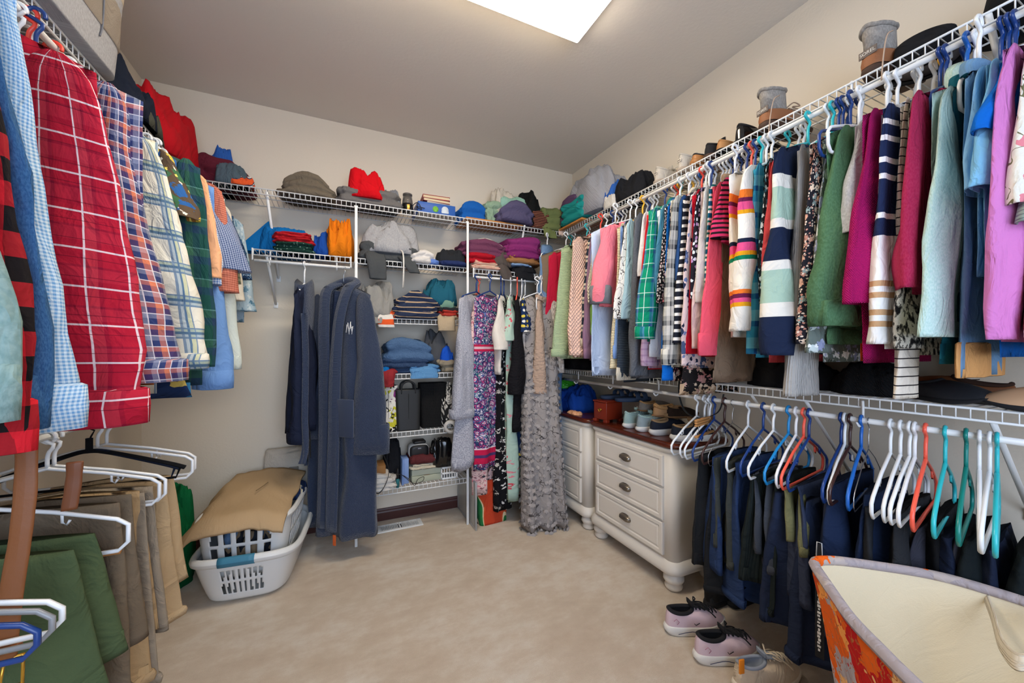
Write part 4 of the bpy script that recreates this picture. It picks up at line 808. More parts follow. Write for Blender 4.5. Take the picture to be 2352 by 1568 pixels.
for k, (y, c) in enumerate(((1.22, 'navy'), (1.26, 'white'), (1.33, 'white'), (1.37, 'white'), (1.46, 'red'), (1.52, 'white'))):
    hanger(['navy plastic hanger behind the shoulder of the red plaid shirt', 'white plastic hanger just past the navy one on the left rod', 'second white hanger past the navy one on the left rod', 'third white hanger past the navy one on the left rod', 'red plastic hanger above the navy and orange plaid shirt', 'white plastic hanger just past the red one on the left rod'][k], (RXL, y, RZL), HC[c], rot=.08 * ns(k, 1.), w=.09, drop=.10, sd=.04)
# ------------------------------------------------------------------ trousers on the low left rod
khaki = lambda n, c: cloth(n, c, weave='knit', bump=.3)
LP = [  # u right edge at the top fold, v top, u, v of the lower end
 (425, 1085, 460, 1380, 'cargo_trousers', 'pale khaki cargo trousers hung nearest the laundry basket', khaki('khaki_pale', 'b49b78'), dict(w=.15, wb=.17)),
 (372, 1110, 432, 1470, 'trousers', 'stone taupe trousers with rolled hem third from the basket', khaki('stone_taupe', '8d7f6d'), dict(w=.16, wb=.18)),
 (352, 1120, 392, 1530, 'trousers', 'tan khaki trousers between two taupe pairs', khaki('tan_khaki', 'a58a66'), dict(w=.15, wb=.17)),
 (322, 1130, 350, 1560, 'trousers', 'dark taupe trousers folded over a dark wooden bar', khaki('dark_taupe', '6f6252'), dict(w=.16, wb=.18)),
 (224, 1225, 270, 1600, 'trousers', 'olive green trousers nearest the camera on the low left rod', khaki('olive_green', '48563a'), dict(w=.17, wb=.20, nf=2)),
]
for i, (u, vt, u2, v2, nm, lab, m, o) in enumerate(LP):
    edge = -.47
    y = YU(u, edge); zt = .98
    top = zt - ZV(u, vt, X=edge); L = ZV(u, vt, X=edge) - max(.05, ZV(u2, v2, X=-.44))
    pants(nm, lab, (-.66, y, zt), m, w=o['w'] , wb=o['wb'] + .02, top=top, L=L, seed=i * 2.2 + 3, nf=o.get('nf', 2.5), fold=.025, th=.05 if i != 4 else .06, back=.8)
def lhang(lab, u, v, c, kind='tube', w=.21, edge=None, bar=.07, drop=.085, sd=.06, rot=0, hooks=True):
    y = YU(u, RXL + w)
    return hanger(lab, (RXL, y, .98), HC[c], rot=rot, kind=kind, w=w, bar=bar, drop=drop, sd=sd, hooks=hooks)
lhang('white plastic hanger second farthest on the low left rod', 448, 1060, 'white', w=.235)
lhang('farthest white plastic hanger on the low left rod', 440, 1060, 'white', w=.24, rot=.04)
lhang('farther of two navy velvet hangers with black felt arms', 425, 1085, 'felt', 'velvet', w=.235, bar=.05)
lhang('nearer of two navy velvet hangers with black felt arms', 412, 1090, 'velvet', 'velvet', w=.22, bar=.05)
lhang('white plastic hanger with the taupe trousers, farther of a pair', 380, 1110, 'white', w=.235)
lhang('white plastic hanger with the taupe trousers, nearer of a pair', 366, 1110, 'white', w=.23)
lhang('white plastic hanger carrying the olive green trousers', 295, 1190, 'white', w=.25, drop=.10, sd=.07)
for k, (u, c, l) in enumerate(((143, 'white', 'foremost white plastic hanger at the left picture edge'), (120, 'grey', 'pale grey plastic hanger just before the foremost white one'), (86, 'navy', 'navy plastic hanger at the left picture edge'))):
    y = YU(u, -.44)
    hanger(l, (-.66, y, .98), HC[c], w=.22, drop=.16, sd=.05, bar=.05, hooks=True)
mk('trouser_bar', tube([(-.19, 0, 0), (.20, 0, .0)], .006, 8), plain('light_wood', 'b8814a', .5, .4, bump=(40, .1)), loc=(-.68, YU(290, -.47), .72), label='pale wooden dowel bar below the white hanger of the olive trousers', cat='hanger bar')
# leather belt
bx = -.50; by = YU(42, bx)
bt = empty('belt', 'tan leather belt with brass buckle hanging in front of the olive trousers', 'belt', (bx, by, .98))
M_LEATH = plain('tan_leather', '7d4a26', .5, .4, bump=(60, .3)); M_BRASS = plain('brass', 'c79a3f', .3, .5, .9)
def ribbon(pts, w, th, D): return strip_g(pts, w, th, N=12, wob=0, dirx=D)
mk('strap', ribbon([(.008, .004, .11), (.009, 0, .0), (.004, -.003, -.09), (-.006, -.005, -.19), (-.016, 0, -.30)], .027, .003, (1, .2, 0)), M_LEATH, bt)
mk('strap_end', ribbon([(.048, .05, .02), (.046, .05, -.02), (.040, .05, -.07)], .022, .003, (1, .2, 0)), plain('dark_leather', '6d3d20', .5, .4), bt)
mk('belt_loop', rbox(-.032, .003, -.009, .008, -.285, -.271, .003), M_LEATH, bt)
bk = tube([(-.036, -.004, -.295), (.004, .004, -.295), (.003, .004, -.345), (-.037, -.004, -.345)], .003, 8, closed=True)
mk('buckle', join(bk, tube([(-.016, 0, -.295), (-.018, -.010, -.342)], .0022, 6)), M_BRASS, bt)
# ------------------------------------------------------------------ robes at the left of the back wall
RB = YB - .315
terry = cloth('navy_terry', '303b52', weave='terry', sheen=.3, wr=.004)
def at_hook(u, y=RB): return XU(u, y)
x = at_hook(697)
jk = garment('hooded_jacket', 'dark navy hooded jacket hung edge-on left of the long robe', 'jacket', (x + .005, RB, 1.70), cloth('ink_satin', '20263a'), rot=math.radians(78), W=.32, bl=.86, drop=.10, sd=.10, sleeve=.84, a=(.085, .065), sb=.045, swing=.01, seed=3.3, collar=None, cuff=.06, th=.05, fold=.03, wb=.15)
hd = []
for j in range(9):
    t_ = j / 8; hd.append([Vector((.085 * math.cos(a) * (1 - .15 * t_) - .0, .045 * math.sin(a) * (1 + .3 * ns(a, t_)), -.085 - .30 * t_ - .05 * abs(math.cos(a)))) for a in [2 * PI * i / 20 for i in range(20)]])
mk('hood', loft(hd, cap0=True, cap1=True), terry, jk)
mk('sash', strip_g([(-.17, -.05, -.30), (-.19, -.06, -.55), (-.20, -.055, -.85), (-.20, -.06, -1.02), (-.215, -.05, -1.10)], .035, .007, 2, dirx=(.3, 1, 0)), terry, jk)
mk('drawstring', tube(smoothpath([(-.10, -.05, -.95), (-.105, -.055, -1.02), (-.10, -.06, -1.10), (-.085, -.055, -1.03), (-.08, -.05, -.95)], 5), .0022, 6), plain('cord_black', '151517', .8), jk)
hanger('white plastic hanger of the dark navy hooded jacket', (x + .005, RB, 1.70), HC['white'], rot=math.radians(78), w=.14, drop=.11, sd=.09)
x = at_hook(789)
rb = empty('bathrobe', 'long navy terry bathrobe with white monogram hanging almost to the carpet', 'bathrobe', (x, RB - .03, 1.70), math.radians(-42))
def shift_g(g, f): return [f(Vector(v)) for v in g[0]], g[1], g[2]
body = torso_g(.38, .10, .08, 1.47, .225, .075, .035, 2.5, 4.4, .06, 1., M=30, N=56, front=-.02)
mk('body', body, terry, rb)
for sg, L_ in ((-1, .86), (1, .92)):
    g_, ring = sleeve_g(sg, sg * .165, -.165, L_, .10, .095, .055, .055, -.03, 4.1 + sg, bend=.02, tw=-.3 * sg)
    o = mk('sleeve', g_, terry, rb); mk('cuff', cuff_g(ring, .17, 1.05), terry, o)
mk('lapel', strip_g([(-.065, .03, -.10), (-.075, -.055, -.15), (-.05, -.10, -.32), (-.03, -.115, -.60), (-.025, -.125, -1.0), (-.03, -.135, -1.50)], .075, .013, 1, N=14, wob=.003), terry, rb)
mk('lapel', strip_g([(.065, .03, -.10), (.075, -.055, -.15), (.055, -.10, -.32), (.05, -.125, -.60), (.055, -.14, -1.0), (.05, -.15, -1.50)], .075, .013, 5, N=14, wob=.003), terry, rb)
mk('collar', tube(smoothpath([(-.075, -.05, -.145), (-.07, .03, -.10), (0, .055, -.075), (.07, .03, -.10), (.075, -.05, -.145)], 5), .024, 10), terry, rb)
mk('shaded_opening', strip_g([(.01, -.07, -.16), (.01, -.095, -.5), (.01, -.11, -.9), (.01, -.12, -1.3)], .05, .006, 2), cloth('navy_terry_shaded', '222c42', weave='terry'), rb)  # darker terry strip: shade inside the open front put into its colour
mk('pocket', rbox(.07, .185, -.142, -.128, -.98, -.77, .006), terry, rb)
WT = plain('white_thread', 'dcdcdc', .7)
mono = [tube([(.115 + dx, -.112 - .0, -.40 + a_), (.122 + dx + e, -.112, -.40 + b_)], .0022, 5) for dx, a_, b_, e in ((0, 0, .045, 0), (.012, .055, -.01, .002), (.020, -.005, .06, .004), (.03, .05, .005, .002), (.016, .02, .028, .018), (.038, -.01, .035, 0))]
mk('monogram', join(*mono), WT, rb)
mk('neck_label', rbox(-.02, .02, -.004, .0, -.155, -.135, .001), plain('label_navy', '3b4a66', .6), rb, loc=(0, .025, .0))
mk('belt', strip_g([(-.20, -.03, -.55), (-.235, -.05, -.75), (-.235, -.05, -1.05), (-.23, -.05, -1.19)], .042, .008, 3, dirx=(.8, -.6, 0)), terry, rb)
mk('hem_tag', rbox(.03, .05, -.12, -.116, -1.60, -1.54, .001), plain('orange_tag', 'd8622a', .6), rb)
hanger('chrome wire hanger of the long navy bathrobe', (x, RB - .01, 1.70), HC['wire'], rot=math.radians(-42), kind='wire', w=.16, drop=.10, sd=.06)
# ------------------------------------------------------------------ dresses at the right of the back wall
RD, RZ = YB - .315, 1.706
def dress(u, dy, deg, nm, lab, cat, m, hang='white', hk=None, **k):
    x = XU(u, RD); k.setdefault('drop', .11); k.setdefault('sd', .06)
    g = garment(nm, lab, cat, (x, RD + dy, RZ), m, rot=math.radians(deg), **k)
    if hang: hanger(hk or '%s plastic hanger of the %s' % (hang, short(lab, 11)), (x, RD + dy + .004 * 0, RZ), HC[hang], rot=math.radians(deg), w=max(.09, k.get('W', .4) / 2 - .02), drop=k['drop'] - .008, sd=k['sd'] * .9)
    return g
rz = lambda v, y=2.42, u=1100: RZ - .11 - ZV(u, v, Y=y)
gc = dress(1094, .0, 38, 'cardigan', 'heather grey open cardigan with wide sleeves left of the paisley dress', 'cardigan', cloth('grey_marl', '8d8f9c', heather=('c3c4cc', 240, .8), bump=.5), 'navy', W=.40, bl=1.14, sleeve=.80, a=(.10, .085), sb=.055, swing=.03, cuff=.06, collar=None, seed=2.1, wb=.24, th=.05, fold=.03, flare=1.5, hemwave=.04)
PR = cloth('paisley_blue', '3a4676', [fl(24, .42, ['5a6cae', '2c3a6a', '8f6a9a', '3a4676', '27606a'], .9), fl(52, .34, ['d9d2dc', 'c24a80', '2b3560', 'd98fae', '3f8f8a', '27305a'], .8, 4), ('scr', 38, 'e2dce4', .016), ('ring', 17, .36, ['d8487e', 'e8d8e0', '31407a', 'c24a80', '27305a'], .35, 9), ('scr', 60, '1c2450', .02),
     ('lines', 'v', 4., .045, 'c01f4a', 1., .515), ('lines', 'v', 4., .016, 'e6dfe4', .6, .500), ('lines', 'v', 4., .10, 'c01f4a', 1., 1.26), ('lines', 'v', 4., .02, '2c3a6a', .9, 1.22), ('lines', 'v', 4., .008, 'e6dfe4', .8, 1.165)])
dress(1117, -.07, 25, 'sleeveless_dress', 'navy and pink paisley sleeveless dress with red border bands', 'dress', PR, 'navy', W=.30, bl=1.19, sleeve=0, collar=None, wb=.145, th=.035, fold=.012, seed=5.2, neck=.05, hemwave=.004)
dress(1122, .00, 30, 'floral_dress', 'pale pink sprigged dress showing below the paisley dress', 'dress', cloth('pink_sprig', 'e6c3bf', [fl(46, .3, ['2f3640', 'd9808c', 'e6c3bf', '8f5a62', 'e6c3bf'], .9), ('scr', 30, '6d4a50', .008)]), None, W=.30, bl=1.37, sleeve=.34, a=(.06, .07), sb=.04, collar=None, wb=.15, th=.05, fold=.025, seed=6.1, hemwave=.01)
dress(1106, .06, 30, 'blouse', 'amber yellow blouse shoulder behind the paisley dress straps', 'blouse', cloth('amber_silk', 'dc9a2c'), 'coral', hk='coral plastic hanger under the amber blouse on the dress rod', W=.30, bl=.35, sleeve=.2, a=(.05, .05), collar='crew', seed=1.2)
dress(1148, -.02, 62, 'blouse', 'ivory short sleeve blouse right of the paisley dress', 'blouse', cloth('ivory_crepe', 'ddd6cc'), 'navy', W=.34, bl=.56, sleeve=.36, a=(.08, .075), sb=.045, seed=7.7, th=.03)
dress(1160, .02, 58, 'long_dress', 'long black dress scattered with white sprigs', 'dress', cloth('sprig_black', '17171b', [fl(26, .22, ['e9e6e2', 'e9e6e2', '17171b', 'bdb8ae'], .9)]), 'navy', hk='second navy hanger on the dress rod, of the long black sprigged dress', W=.34, bl=1.50, sleeve=0, collar=None, wb=.17, th=.05, fold=.03, seed=8.4)
dress(1173, .0, 60, 'long_dress', 'long mint dress with tiny pink flowers and flutter sleeves', 'dress', cloth('mint_flowers', 'a9c2b4', [fl(20, .16, ['c8505c', 'd9808c', 'a9c2b4', '8f5a62'], .8)]), 'white', W=.34, bl=1.43, sleeve=.30, a=(.07, .085), sb=.05, collar='crew', wb=.17, th=.05, fold=.03, seed=9.9)
dress(1184, -.03, 62, 'lace_cardigan', 'black lace cardigan between mint dress and polka dot dress', 'cardigan', cloth('black_lace', '17161a', weave='lace'), 'coral', W=.36, bl=.95, sleeve=.66, a=(.07, .065), sb=.05, collar='crew', seed=10.2, sm=cloth('black_lace'), th=.04)
dress(1197, -.01, 60, 'pencil_dress', 'plain black knee length dress just left of the polka dot dress', 'dress', cloth('black_crepe', '1c1c20'), 'white', W=.32, bl=1.03, sleeve=0, collar=None, wb=.16, th=.04, fold=.02, seed=11.5)
dress(1206, -.0, 56, 'polka_dot_dress', 'navy dress with yellow and white polka dots', 'dress', cloth('polka', '1d3158', [('dot', 26, .26, ['d9c24a', 'e6e4dc'])]), 'white', hk='white plastic hanger of the polka dot dress on the dress rod', W=.36, bl=1.16, sleeve=.24, a=(.07, .075), sb=.05, wb=.18, th=.04, fold=.025, seed=12.4)
lace = cloth('lace_white', 'c9c0b8', [fl(40, .34, ['e4ded8', 'b8aea6', 'd8d0c8'], .8)], weave='lace')
beige = cloth('beige_sequin', 'b39a88', weave='lace')
x = XU(1216, RD)
gw = empty('evening_gown', 'long grey evening gown covered in cloth petals reaching the carpet', 'gown', (x, RD - .12, RZ), math.radians(-12))
gb = torso_g(.24, .11, .05, 1.575, .15, .06, .03, 2.5, 13.3, .05, 1.15, M=34, N=56, front=-.16)
GREY_P = cloth('gown_net', '989290', [('scr', 13, '55504f', .010)])
mk('skirt', gb, GREY_P, gw)
rnd = random.Random(5); V_, F_, UV_ = [], [], []
for q in range(1500):
    j = rnd.randint(8, 34); i = rnd.randint(0, 55)
    p = Vector(gb[0][j * 57 + i]); c = sum((Vector(gb[0][j * 57 + k_]) for k_ in range(0, 56, 7)), Vector()) / 8
    n_ = Vector((p.x - c.x, (p.y - c.y) * 2.5, .0)).normalized(); tg = Vector((-n_.y, n_.x, 0)); dn = Vector((n_.x * .12, n_.y * .12, -1)).normalized()
    r_ = rnd.uniform(.012, .021); o_ = len(V_); dn = (dn + tg * rnd.uniform(-1.4, 1.4)).normalized(); sd_ = dn.cross(n_).normalized()
    for a_, b_, h_ in ((0, 0, .002), (.8, .6, .004), (.5, 1.4, .007), (-.1, 1.1, .006), (-.6, 1.4, .007), (-.85, .55, .004)):
        V_.append(p + sd_ * a_ * r_ + dn * b_ * r_ + n_ * h_); UV_.append((p.x + a_ * r_, p.z - b_ * r_))
    F_ += [(o_, o_ + 1, o_ + 2, o_ + 3), (o_, o_ + 3, o_ + 4, o_ + 5)]
mk('petals', (V_, F_, UV_), cloth('gown_petal', 'a39d9b', bump=.1), gw, smooth=False, kind='stuff')
for sg in (-1, 1):
    g_, ring = sleeve_g(sg, sg * .12, -.15, .52, .065, .06, .045, .02, -.02, 13.1 + sg, tw=.0)
    mk('sleeve', g_, lace, gw)
hanger('white plastic hanger of the long petal gown', (x, RD - .12, RZ), HC['white'], rot=math.radians(-12), w=.12, drop=.10, sd=.05)
dress(1219, -.16, 40, 'sequin_jacket', 'beige beaded jacket with full sleeve in front of the petal gown', 'jacket', beige, 'white', hk='white plastic hanger of the beige beaded jacket', W=.16, bl=.50, sleeve=.66, a=(.075, .065), sb=.05, swing=.0, seed=14.4, collar='crew', th=.03, sides=(-1,), cuff=.03)
# light blue fuzzy robe hung on the far end of the high right rod
garment('fuzzy_robe', 'light blue scalloped fleece robe behind the petal gown, beside the far dresser', 'bathrobe', (1.42, 2.485, RZU), cloth('blue_fleece', '6f8fb4', [('nz', 20, [(0, '5f7fa6'), (.5, '7393b8'), (1, '83a2c4')], .6, 2, 'LINEAR')], weave='sherpa'), rot=math.radians(38), W=.26, bl=1.56, drop=.13, sd=.06, sleeve=.70, a=(.075, .08), sb=.05, swing=.02, seed=15.8, wb=.11, th=.06, fold=.02, collar='turtle', cuff=.06, front=-.05)
hanger('white plastic hanger of the light blue fleece robe', (1.42, 2.485, RZU), HC['white'], rot=math.radians(38), w=.12, drop=.12, sd=.05)
# ------------------------------------------------------------------ folded things on the shelves
def bk(nm, lab, cat, u0, u1, vt, z, m, kind='heap', y=2.67, d=.24, seed=1, rot=0, lift=.004, **k):
    yf = y - d * .3
    x0, x1 = XU(u0, yf), XU(u1, yf); h = max(.02, ZV((u0 + u1) / 2, vt, Y=y) - z - lift)
    f = heap if kind == 'heap' else folded
    return f(nm, lab, cat, (x0 + x1) / 2, y, z + lift, x1 - x0, d, h / (.86 if kind == 'heap' else 1.05), m, seed=seed, rot=rot, **k)
def rt(nm, lab, cat, u0, u1, vt, z, m, kind='heap', x=1.70, d=.22, seed=1, rot=0, lift=.004, **k):
    y1, y0 = YU(u0, x - d * .3), YU(u1, x - d * .3); h = max(.02, ZV((u0 + u1) / 2, vt, X=x) - z - lift)
    f = heap if kind == 'heap' else folded
    return f(nm, lab, cat, x, (y0 + y1) / 2, z + lift, d, y1 - y0, h / (.86 if kind == 'heap' else 1.05), m, seed=seed, rot=rot, **k)
def lfs(nm, lab, cat, u0, u1, vt, z, m, kind='heap', x=-.80, d=.24, seed=1, rot=0, lift=.004, **k):
    y0, y1 = YU(u0, x + d * .3), YU(u1, x + d * .3); h = max(.02, ZV((u0 + u1) / 2, vt, X=x) - z - lift)
    f = heap if kind == 'heap' else folded
    return f(nm, lab, cat, x, (y0 + y1) / 2, z + lift, d, abs(y1 - y0), h / (.86 if kind == 'heap' else 1.05), m, seed=seed, rot=rot, **k)
def hangover(o, pts, w, m, name='sleeve', th=.012, seed=1, wend=None, dirx=(1, 0, 0)):
    """a leg or sleeve of a folded thing drooping over the shelf lip (world points)"""
    Mi = (Matrix.Translation(o.location) @ o.rotation_euler.to_matrix().to_4x4()).inverted()
    d_ = Mi.to_3x3() @ Vector(dirx)
    return mk(name, strip_g([Mi @ Vector(p) for p in pts], w, th, seed, wend=wend, dirx=d_), m, o)
S = lambda n, c, **k: cloth(n, c, **k)
MAROON, SLATE = S('maroon_jersey', '5e2230'), S('slate_jersey', '4c5c66')
lip = LIPB
# --- top shelf, left wall
lfs('jacket', 'dark navy jacket draped over the left top shelf behind the grey bin', 'jacket', 262, 352, 222, ZT, S('midnight_cloth', '1b2130'), x=-.82, d=.30, seed=2, folds=1.2)
o = lfs('trousers', 'dark olive trousers folded over the lip of the left top shelf', 'trousers', 295, 378, 265, ZT, S('dark_olive', '4b4c42'), x=-.78, d=.20, seed=3, folds=1.3)
lfs('tee', 'scarlet red tee heaped high at the far end of the left top shelf', 'tee', 345, 462, 300, ZT, S('scarlet', 'b81420'), x=-.82, d=.30, seed=4.4, folds=1.3)
lfs('sock_bundle', 'light grey sock bundle at the lip under the scarlet tee', 'socks', 378, 424, 338, ZT, S('light_grey_knit', 'a9aaa8'), x=-.745, d=.07, seed=5)
# --- top shelf, back wall
bk('tee', 'maroon tee folded under the scarlet heap in the left corner', 'tee', 428, 572, 362, ZT, MAROON, 'fold', y=2.70, d=.22, seed=6, layers=2, sag=.3)
bk('tee', 'bright blue tee tucked behind the maroon tee in the corner', 'tee', 470, 540, 348, ZT, S('cobalt', '2f5fae'), y=2.77, d=.12, seed=7)
bk('tee', 'slate grey crumpled tee at the lip of the back top shelf', 'tee', 488, 572, 383, ZT, SLATE, y=2.60, d=.14, seed=8.2, folds=1.4)
bk('striped_shirt', 'orange shirt with navy and white stripes hanging into the wire lip', 'shirt', 520, 588, 408, ZT, cloth('orange_stripes', 'fff', [('v', .04, [(0, 'd9582c'), (.4, 'd9582c'), (.55, '26304c'), (.7, 'd9d4cc'), (.8, '26304c'), (.9, 'd9582c')])]), y=2.59, d=.12, seed=9)
bk('sweatpants', 'taupe brown sweatpants folded on the back top shelf', 'sweatpants', 636, 776, 405, ZT, S('taupe_fleece', '6d6355'), 'fold', y=2.66, d=.26, seed=10.5, layers=3, sag=.6, e=.6)
bk('tee', 'dark grey folded tee below the bright red tee', 'tee', 770, 925, 446, ZT, S('ash_jersey', '6d6a68'), 'fold', y=2.66, d=.24, seed=11, layers=2)
bk('tee', 'mid grey crumpled tee right of the bright red tee', 'tee', 880, 924, 440, ZT + .035, S('mid_grey', '7b7e84'), y=2.64, d=.14, seed=11.5)
o = bk('tee', 'bright red tee crumpled on top of dark grey tee', 'tee', 794, 892, 402, ZT + .035, S('bright_red_tee', 'd0101c'), y=2.62, d=.20, seed=12.6, folds=1.5)
# glass blender cup with dark base
x = XU(936, 2.62); t = empty('blender_cup', 'smoky glass cup with black base and gold shine on the back top shelf', 'cup', (x, 2.62, ZT + .004))
GL = NT('smoky_glass', .05, .5); GL.color('b8b2ac'); GL.b.inputs['Transmission Weight'].default_value = .85; GL.b.inputs['Alpha'].default_value = .7
mk('base', lathe([(.0, 0), (.036, 0), (.037, .05), (.034, .06), (0, .06)]), plain('gloss_black', '141414', .25, .5), t)
mk('cup', lathe([(.033, .06), (.035, .062), (.029, .118), (.027, .118), (.032, .064)]), GL.m, t)
mk('lid', lathe([(0, .117), (.031, .117), (.031, .127), (.026, .13), (0, .13)]), plain('smoke_lid', '5a5450', .3), t)
mk('shine_patch', rbox(-.009, .009, -.039, -.036, .01, .05, .001), plain('painted_gold_shine', 'b08a3c', .3, .5, .7), t)  # metallic gold patch that paints the shine on the black base
bx0, bx1 = XU(960, 2.56), XU(1046, 2.56)
t = empty('box', 'blue cardboard box with green and white print under the stacked books', 'box', ((bx0 + bx1) / 2, 2.67, ZT + .004)); hw = (bx1 - bx0) / 2
mk('carton', rbox(-hw, hw, -.11, .11, 0, .075, .003), plain('box_blue', '2258a8', .45, .4), t)
mk('print', join(xf(lathe([(0, -.0008), (.020, -.0008), (.020, .0008), (0, .0008)], 20), (-.01, -.1105, .035), (PI / 2, 0, 0)), boxg(-.026, .006, -.1115, -.1105, .028, .036)), plain('print_green', '7fc04a', .5), t)
mk('print', join(xf(lathe([(0, -.0008), (.024, -.0008), (.024, .0008), (0, .0008)], 20), (.055, -.1105, .038), (PI / 2, 0, 0)), boxg(.03, .08, -.1115, -.1105, .014, .03)), plain('print_white', 'd6e2ee', .5), t)
mk('panel', boxg(-hw + .002, hw - .002, -.108, .108, -.001, .0), plain('box_underside', 'b9b4ae', .7), t, smooth=False)
PAGE = plain('book_pages', 'd9c7a4', .8, .2, bump=(220, .3))
def book(lab, x, y, z, w, d, h, c, rot):
    t = empty('book', lab, 'book', (x, y, z), rot, 'books stacked on the blue box'); m = plain('cover_' + c, c, .5, .4)
    mk('cover', join(boxg(-w, w, -d, d, 0, .003), boxg(-w, w, -d, d, h - .003, h), boxg(-w, -w + .003, -d, d, 0, h)), m, t, smooth=False)
    mk('pages', boxg(-w + .003, w - .004, -d + .004, d - .004, .003, h - .003), PAGE, t, smooth=False)
bx = (bx0 + bx1) / 2 - .012
book('white paperback lowest in the stack on the blue box', bx + .03, 2.655, ZT + .0785, .085, .065, .018, 'd6d2cc', .1)
book('maroon hardback book in the middle of the stack', bx + .015, 2.655, ZT + .0975, .092, .068, .022, '8a2630', .04)
book('red book with tan page edges on top of the stack', bx + .02, 2.66, ZT + .1205, .092, .068, .024, 'a83c34', -.05)
mk('cable', tube(smoothpath([(XU(942, 2.57), 2.57, ZT + .006), (XU(950, 2.57), 2.565, ZT + .05), (XU(960, 2.56), 2.55, ZT + .06), (XU(968, 2.56), 2.552, ZT + .02), (XU(956, 2.56), 2.55, ZT + .035), (XU(975, 2.56), 2.548, ZT + .03)], 6), .0025, 6), HC['black'], label='black cable coiled beside the smoky glass cup', cat='cable')
bk('tee', 'royal blue tee on the back top shelf behind the wooden plank', 'tee', 1052, 1118, 464, ZT + .012, S('royal_tee', '1c5fb0'), 'fold', y=2.72, d=.18, seed=13, layers=2, sag=.4)
ORW = NT('amber_wood', .5, .4); ORW.color(ORW.ramp(ORW.noise(ORW.n('Mapping', {0: ORW.tc.outputs['Object'], 3: (3, 40, 40)}).outputs[0], 1.5).outputs[0], [(.3, 'a5682f'), (.7, 'c98a48')], 'LINEAR'))
def plank(lab, x, y, w, d, rot=0):
    t = empty('wooden_plank', lab, 'plank', (x, y, ZT + .004), rot)
    mk('board', rbox(-w / 2, w / 2, -d / 2, d / 2, 0, .014, .003), ORW.m, t)
    mk('board', rbox(-w / 2 + .03, w / 2 - .02, d * .1, d / 2 - .004, .0142, .026, .003), ORW.m, t)
plank('amber wooden plank on the back top shelf under folded clothes', XU(1130, 2.62), 2.67, .44, .24)
plank('amber wooden plank in the right corner under the grey sherpa blanket', 1.66, 2.40, .22, .34)
bk('tee', 'sage green tee between blue tee and slate purple sweater', 'tee', 1112, 1165, 470, ZT + .02, S('sage_tee', '93ad94'), 'fold', y=2.70, d=.2, seed=14)
bk('sweater', 'slate purple sweater folded and sagging over the back shelf lip', 'sweater', 1140, 1224, 470, ZT + .018, S('slate_purple', '55506e'), 'fold', y=2.62, d=.22, seed=15.3, layers=2, sag=.5)
bk('tee', 'mint ribbed tee edge on top of the slate purple sweater', 'tee', 1140, 1205, 462, ZT + .05, S('mint_rib', '9fcbb8', weave='rib'), 'fold', y=2.69, d=.18, seed=16, layers=2)
bk('scarf', 'cream scarf loosely heaped on the clothes near the right corner', 'scarf', 1130, 1196, 444, ZT + .085, S('cream_fringe', 'd9d0c0', weave='sherpa'), y=2.70, d=.18, seed=17.1, folds=1.4)
bk('scarf', 'black fuzzy scarf heaped between cream scarf and white roll', 'scarf', 1186, 1252, 450, ZT + .03, S('black_fuzz', '1b1c1c', weave='sherpa'), y=2.66, d=.22, seed=18.4, folds=1.4)
bk('striped_sweater', 'brown striped knit folded in front of the black fuzzy scarf', 'sweater', 1222, 1262, 488, ZT, cloth('brown_stripe', 'fff', [('v', .02, [(0, '4a2a22'), (.5, 'b0725a'), (.7, '3a2420')])]), 'fold', y=2.60, d=.14, seed=19)
t = mk('towel_roll', xf(tube(smoothpath([(-.07, 0, 0), (0, .01, .004), (.07, 0, -.006)], 5), .028, 14), (0, 0, .03)), S('white_terry', 'e3dfd6', weave='terry'), loc=(XU(1272, 2.60), 2.61, ZT + .045), rot=-.35, label='rolled white towel lying across the right corner of the back shelf', cat='towel')
o = bk('towel', 'olive green cloth with its end hanging below the back shelf', 'cloth', 1238, 1292, 486, ZT, S('olive_cloth', '6b7448'), 'fold', y=2.61, d=.16, seed=20)
xx = XU(1262, lip - .01); hangover(o, [(xx, 2.60, ZT + .03), (xx, lip + .005, ZT + .012), (xx + .004, lip - .016, ZT - .03), (xx + .008, lip - .018, ZV(1262, 548, Y=lip))], .105, S('olive_cloth', ''), 'hanging_end', .006)
o = bk('blouse', 'pale pink cloth hanging beside the olive green cloth', 'cloth', 1276, 1300, 496, ZT, S('pale_pink_cloth', 'd9bfb0'), 'fold', y=2.62, d=.14, seed=21)
xx = XU(1290, lip - .01); hangover(o, [(xx, 2.60, ZT + .02), (xx, lip + .005, ZT + .01), (xx, lip - .014, ZT - .03), (xx, lip - .014, ZV(1290, 528, Y=lip))], .05, S('pale_pink_cloth', ''), 'hanging_end', .005)
# --- top shelf, right wall
SH = S('grey_sherpa', 'a3a4aa', weave='sherpa')
rt('tee', 'plum tee folded under the grey sherpa blanket', 'tee', 1290, 1345, 462, ZT + .03, S('plum_tee', '5a4460'), 'fold', x=1.66, d=.2, seed=22)
rt('tee', 'teal tee folded just under the grey sherpa blanket', 'tee', 1292, 1350, 470, ZT + .02, S('teal_tee', '1f8a86'), 'fold', x=1.64, d=.2, seed=23)
rt('throw_blanket', 'grey sherpa throw blanket heaped in the right corner', 'blanket', 1285, 1412, 415, ZT + .03, SH, x=1.70, d=.30, seed=24.2, folds=1.2)
mk('fleece_roll', xf(heap_g(.22, .2, .13, 25), (0, 0, 0)), S('silver_fleece', '9a9aa0', weave='sherpa'), loc=(XU(1272, 2.72), 2.70, ZT + .06), label='silver fleece bundle behind the sherpa blanket in the corner', cat='blanket')
rt('tee', 'cobalt blue cloth right of the sherpa blanket', 'cloth', 1384, 1420, 432, ZT, S('cobalt', ''), x=1.68, d=.18, seed=26)
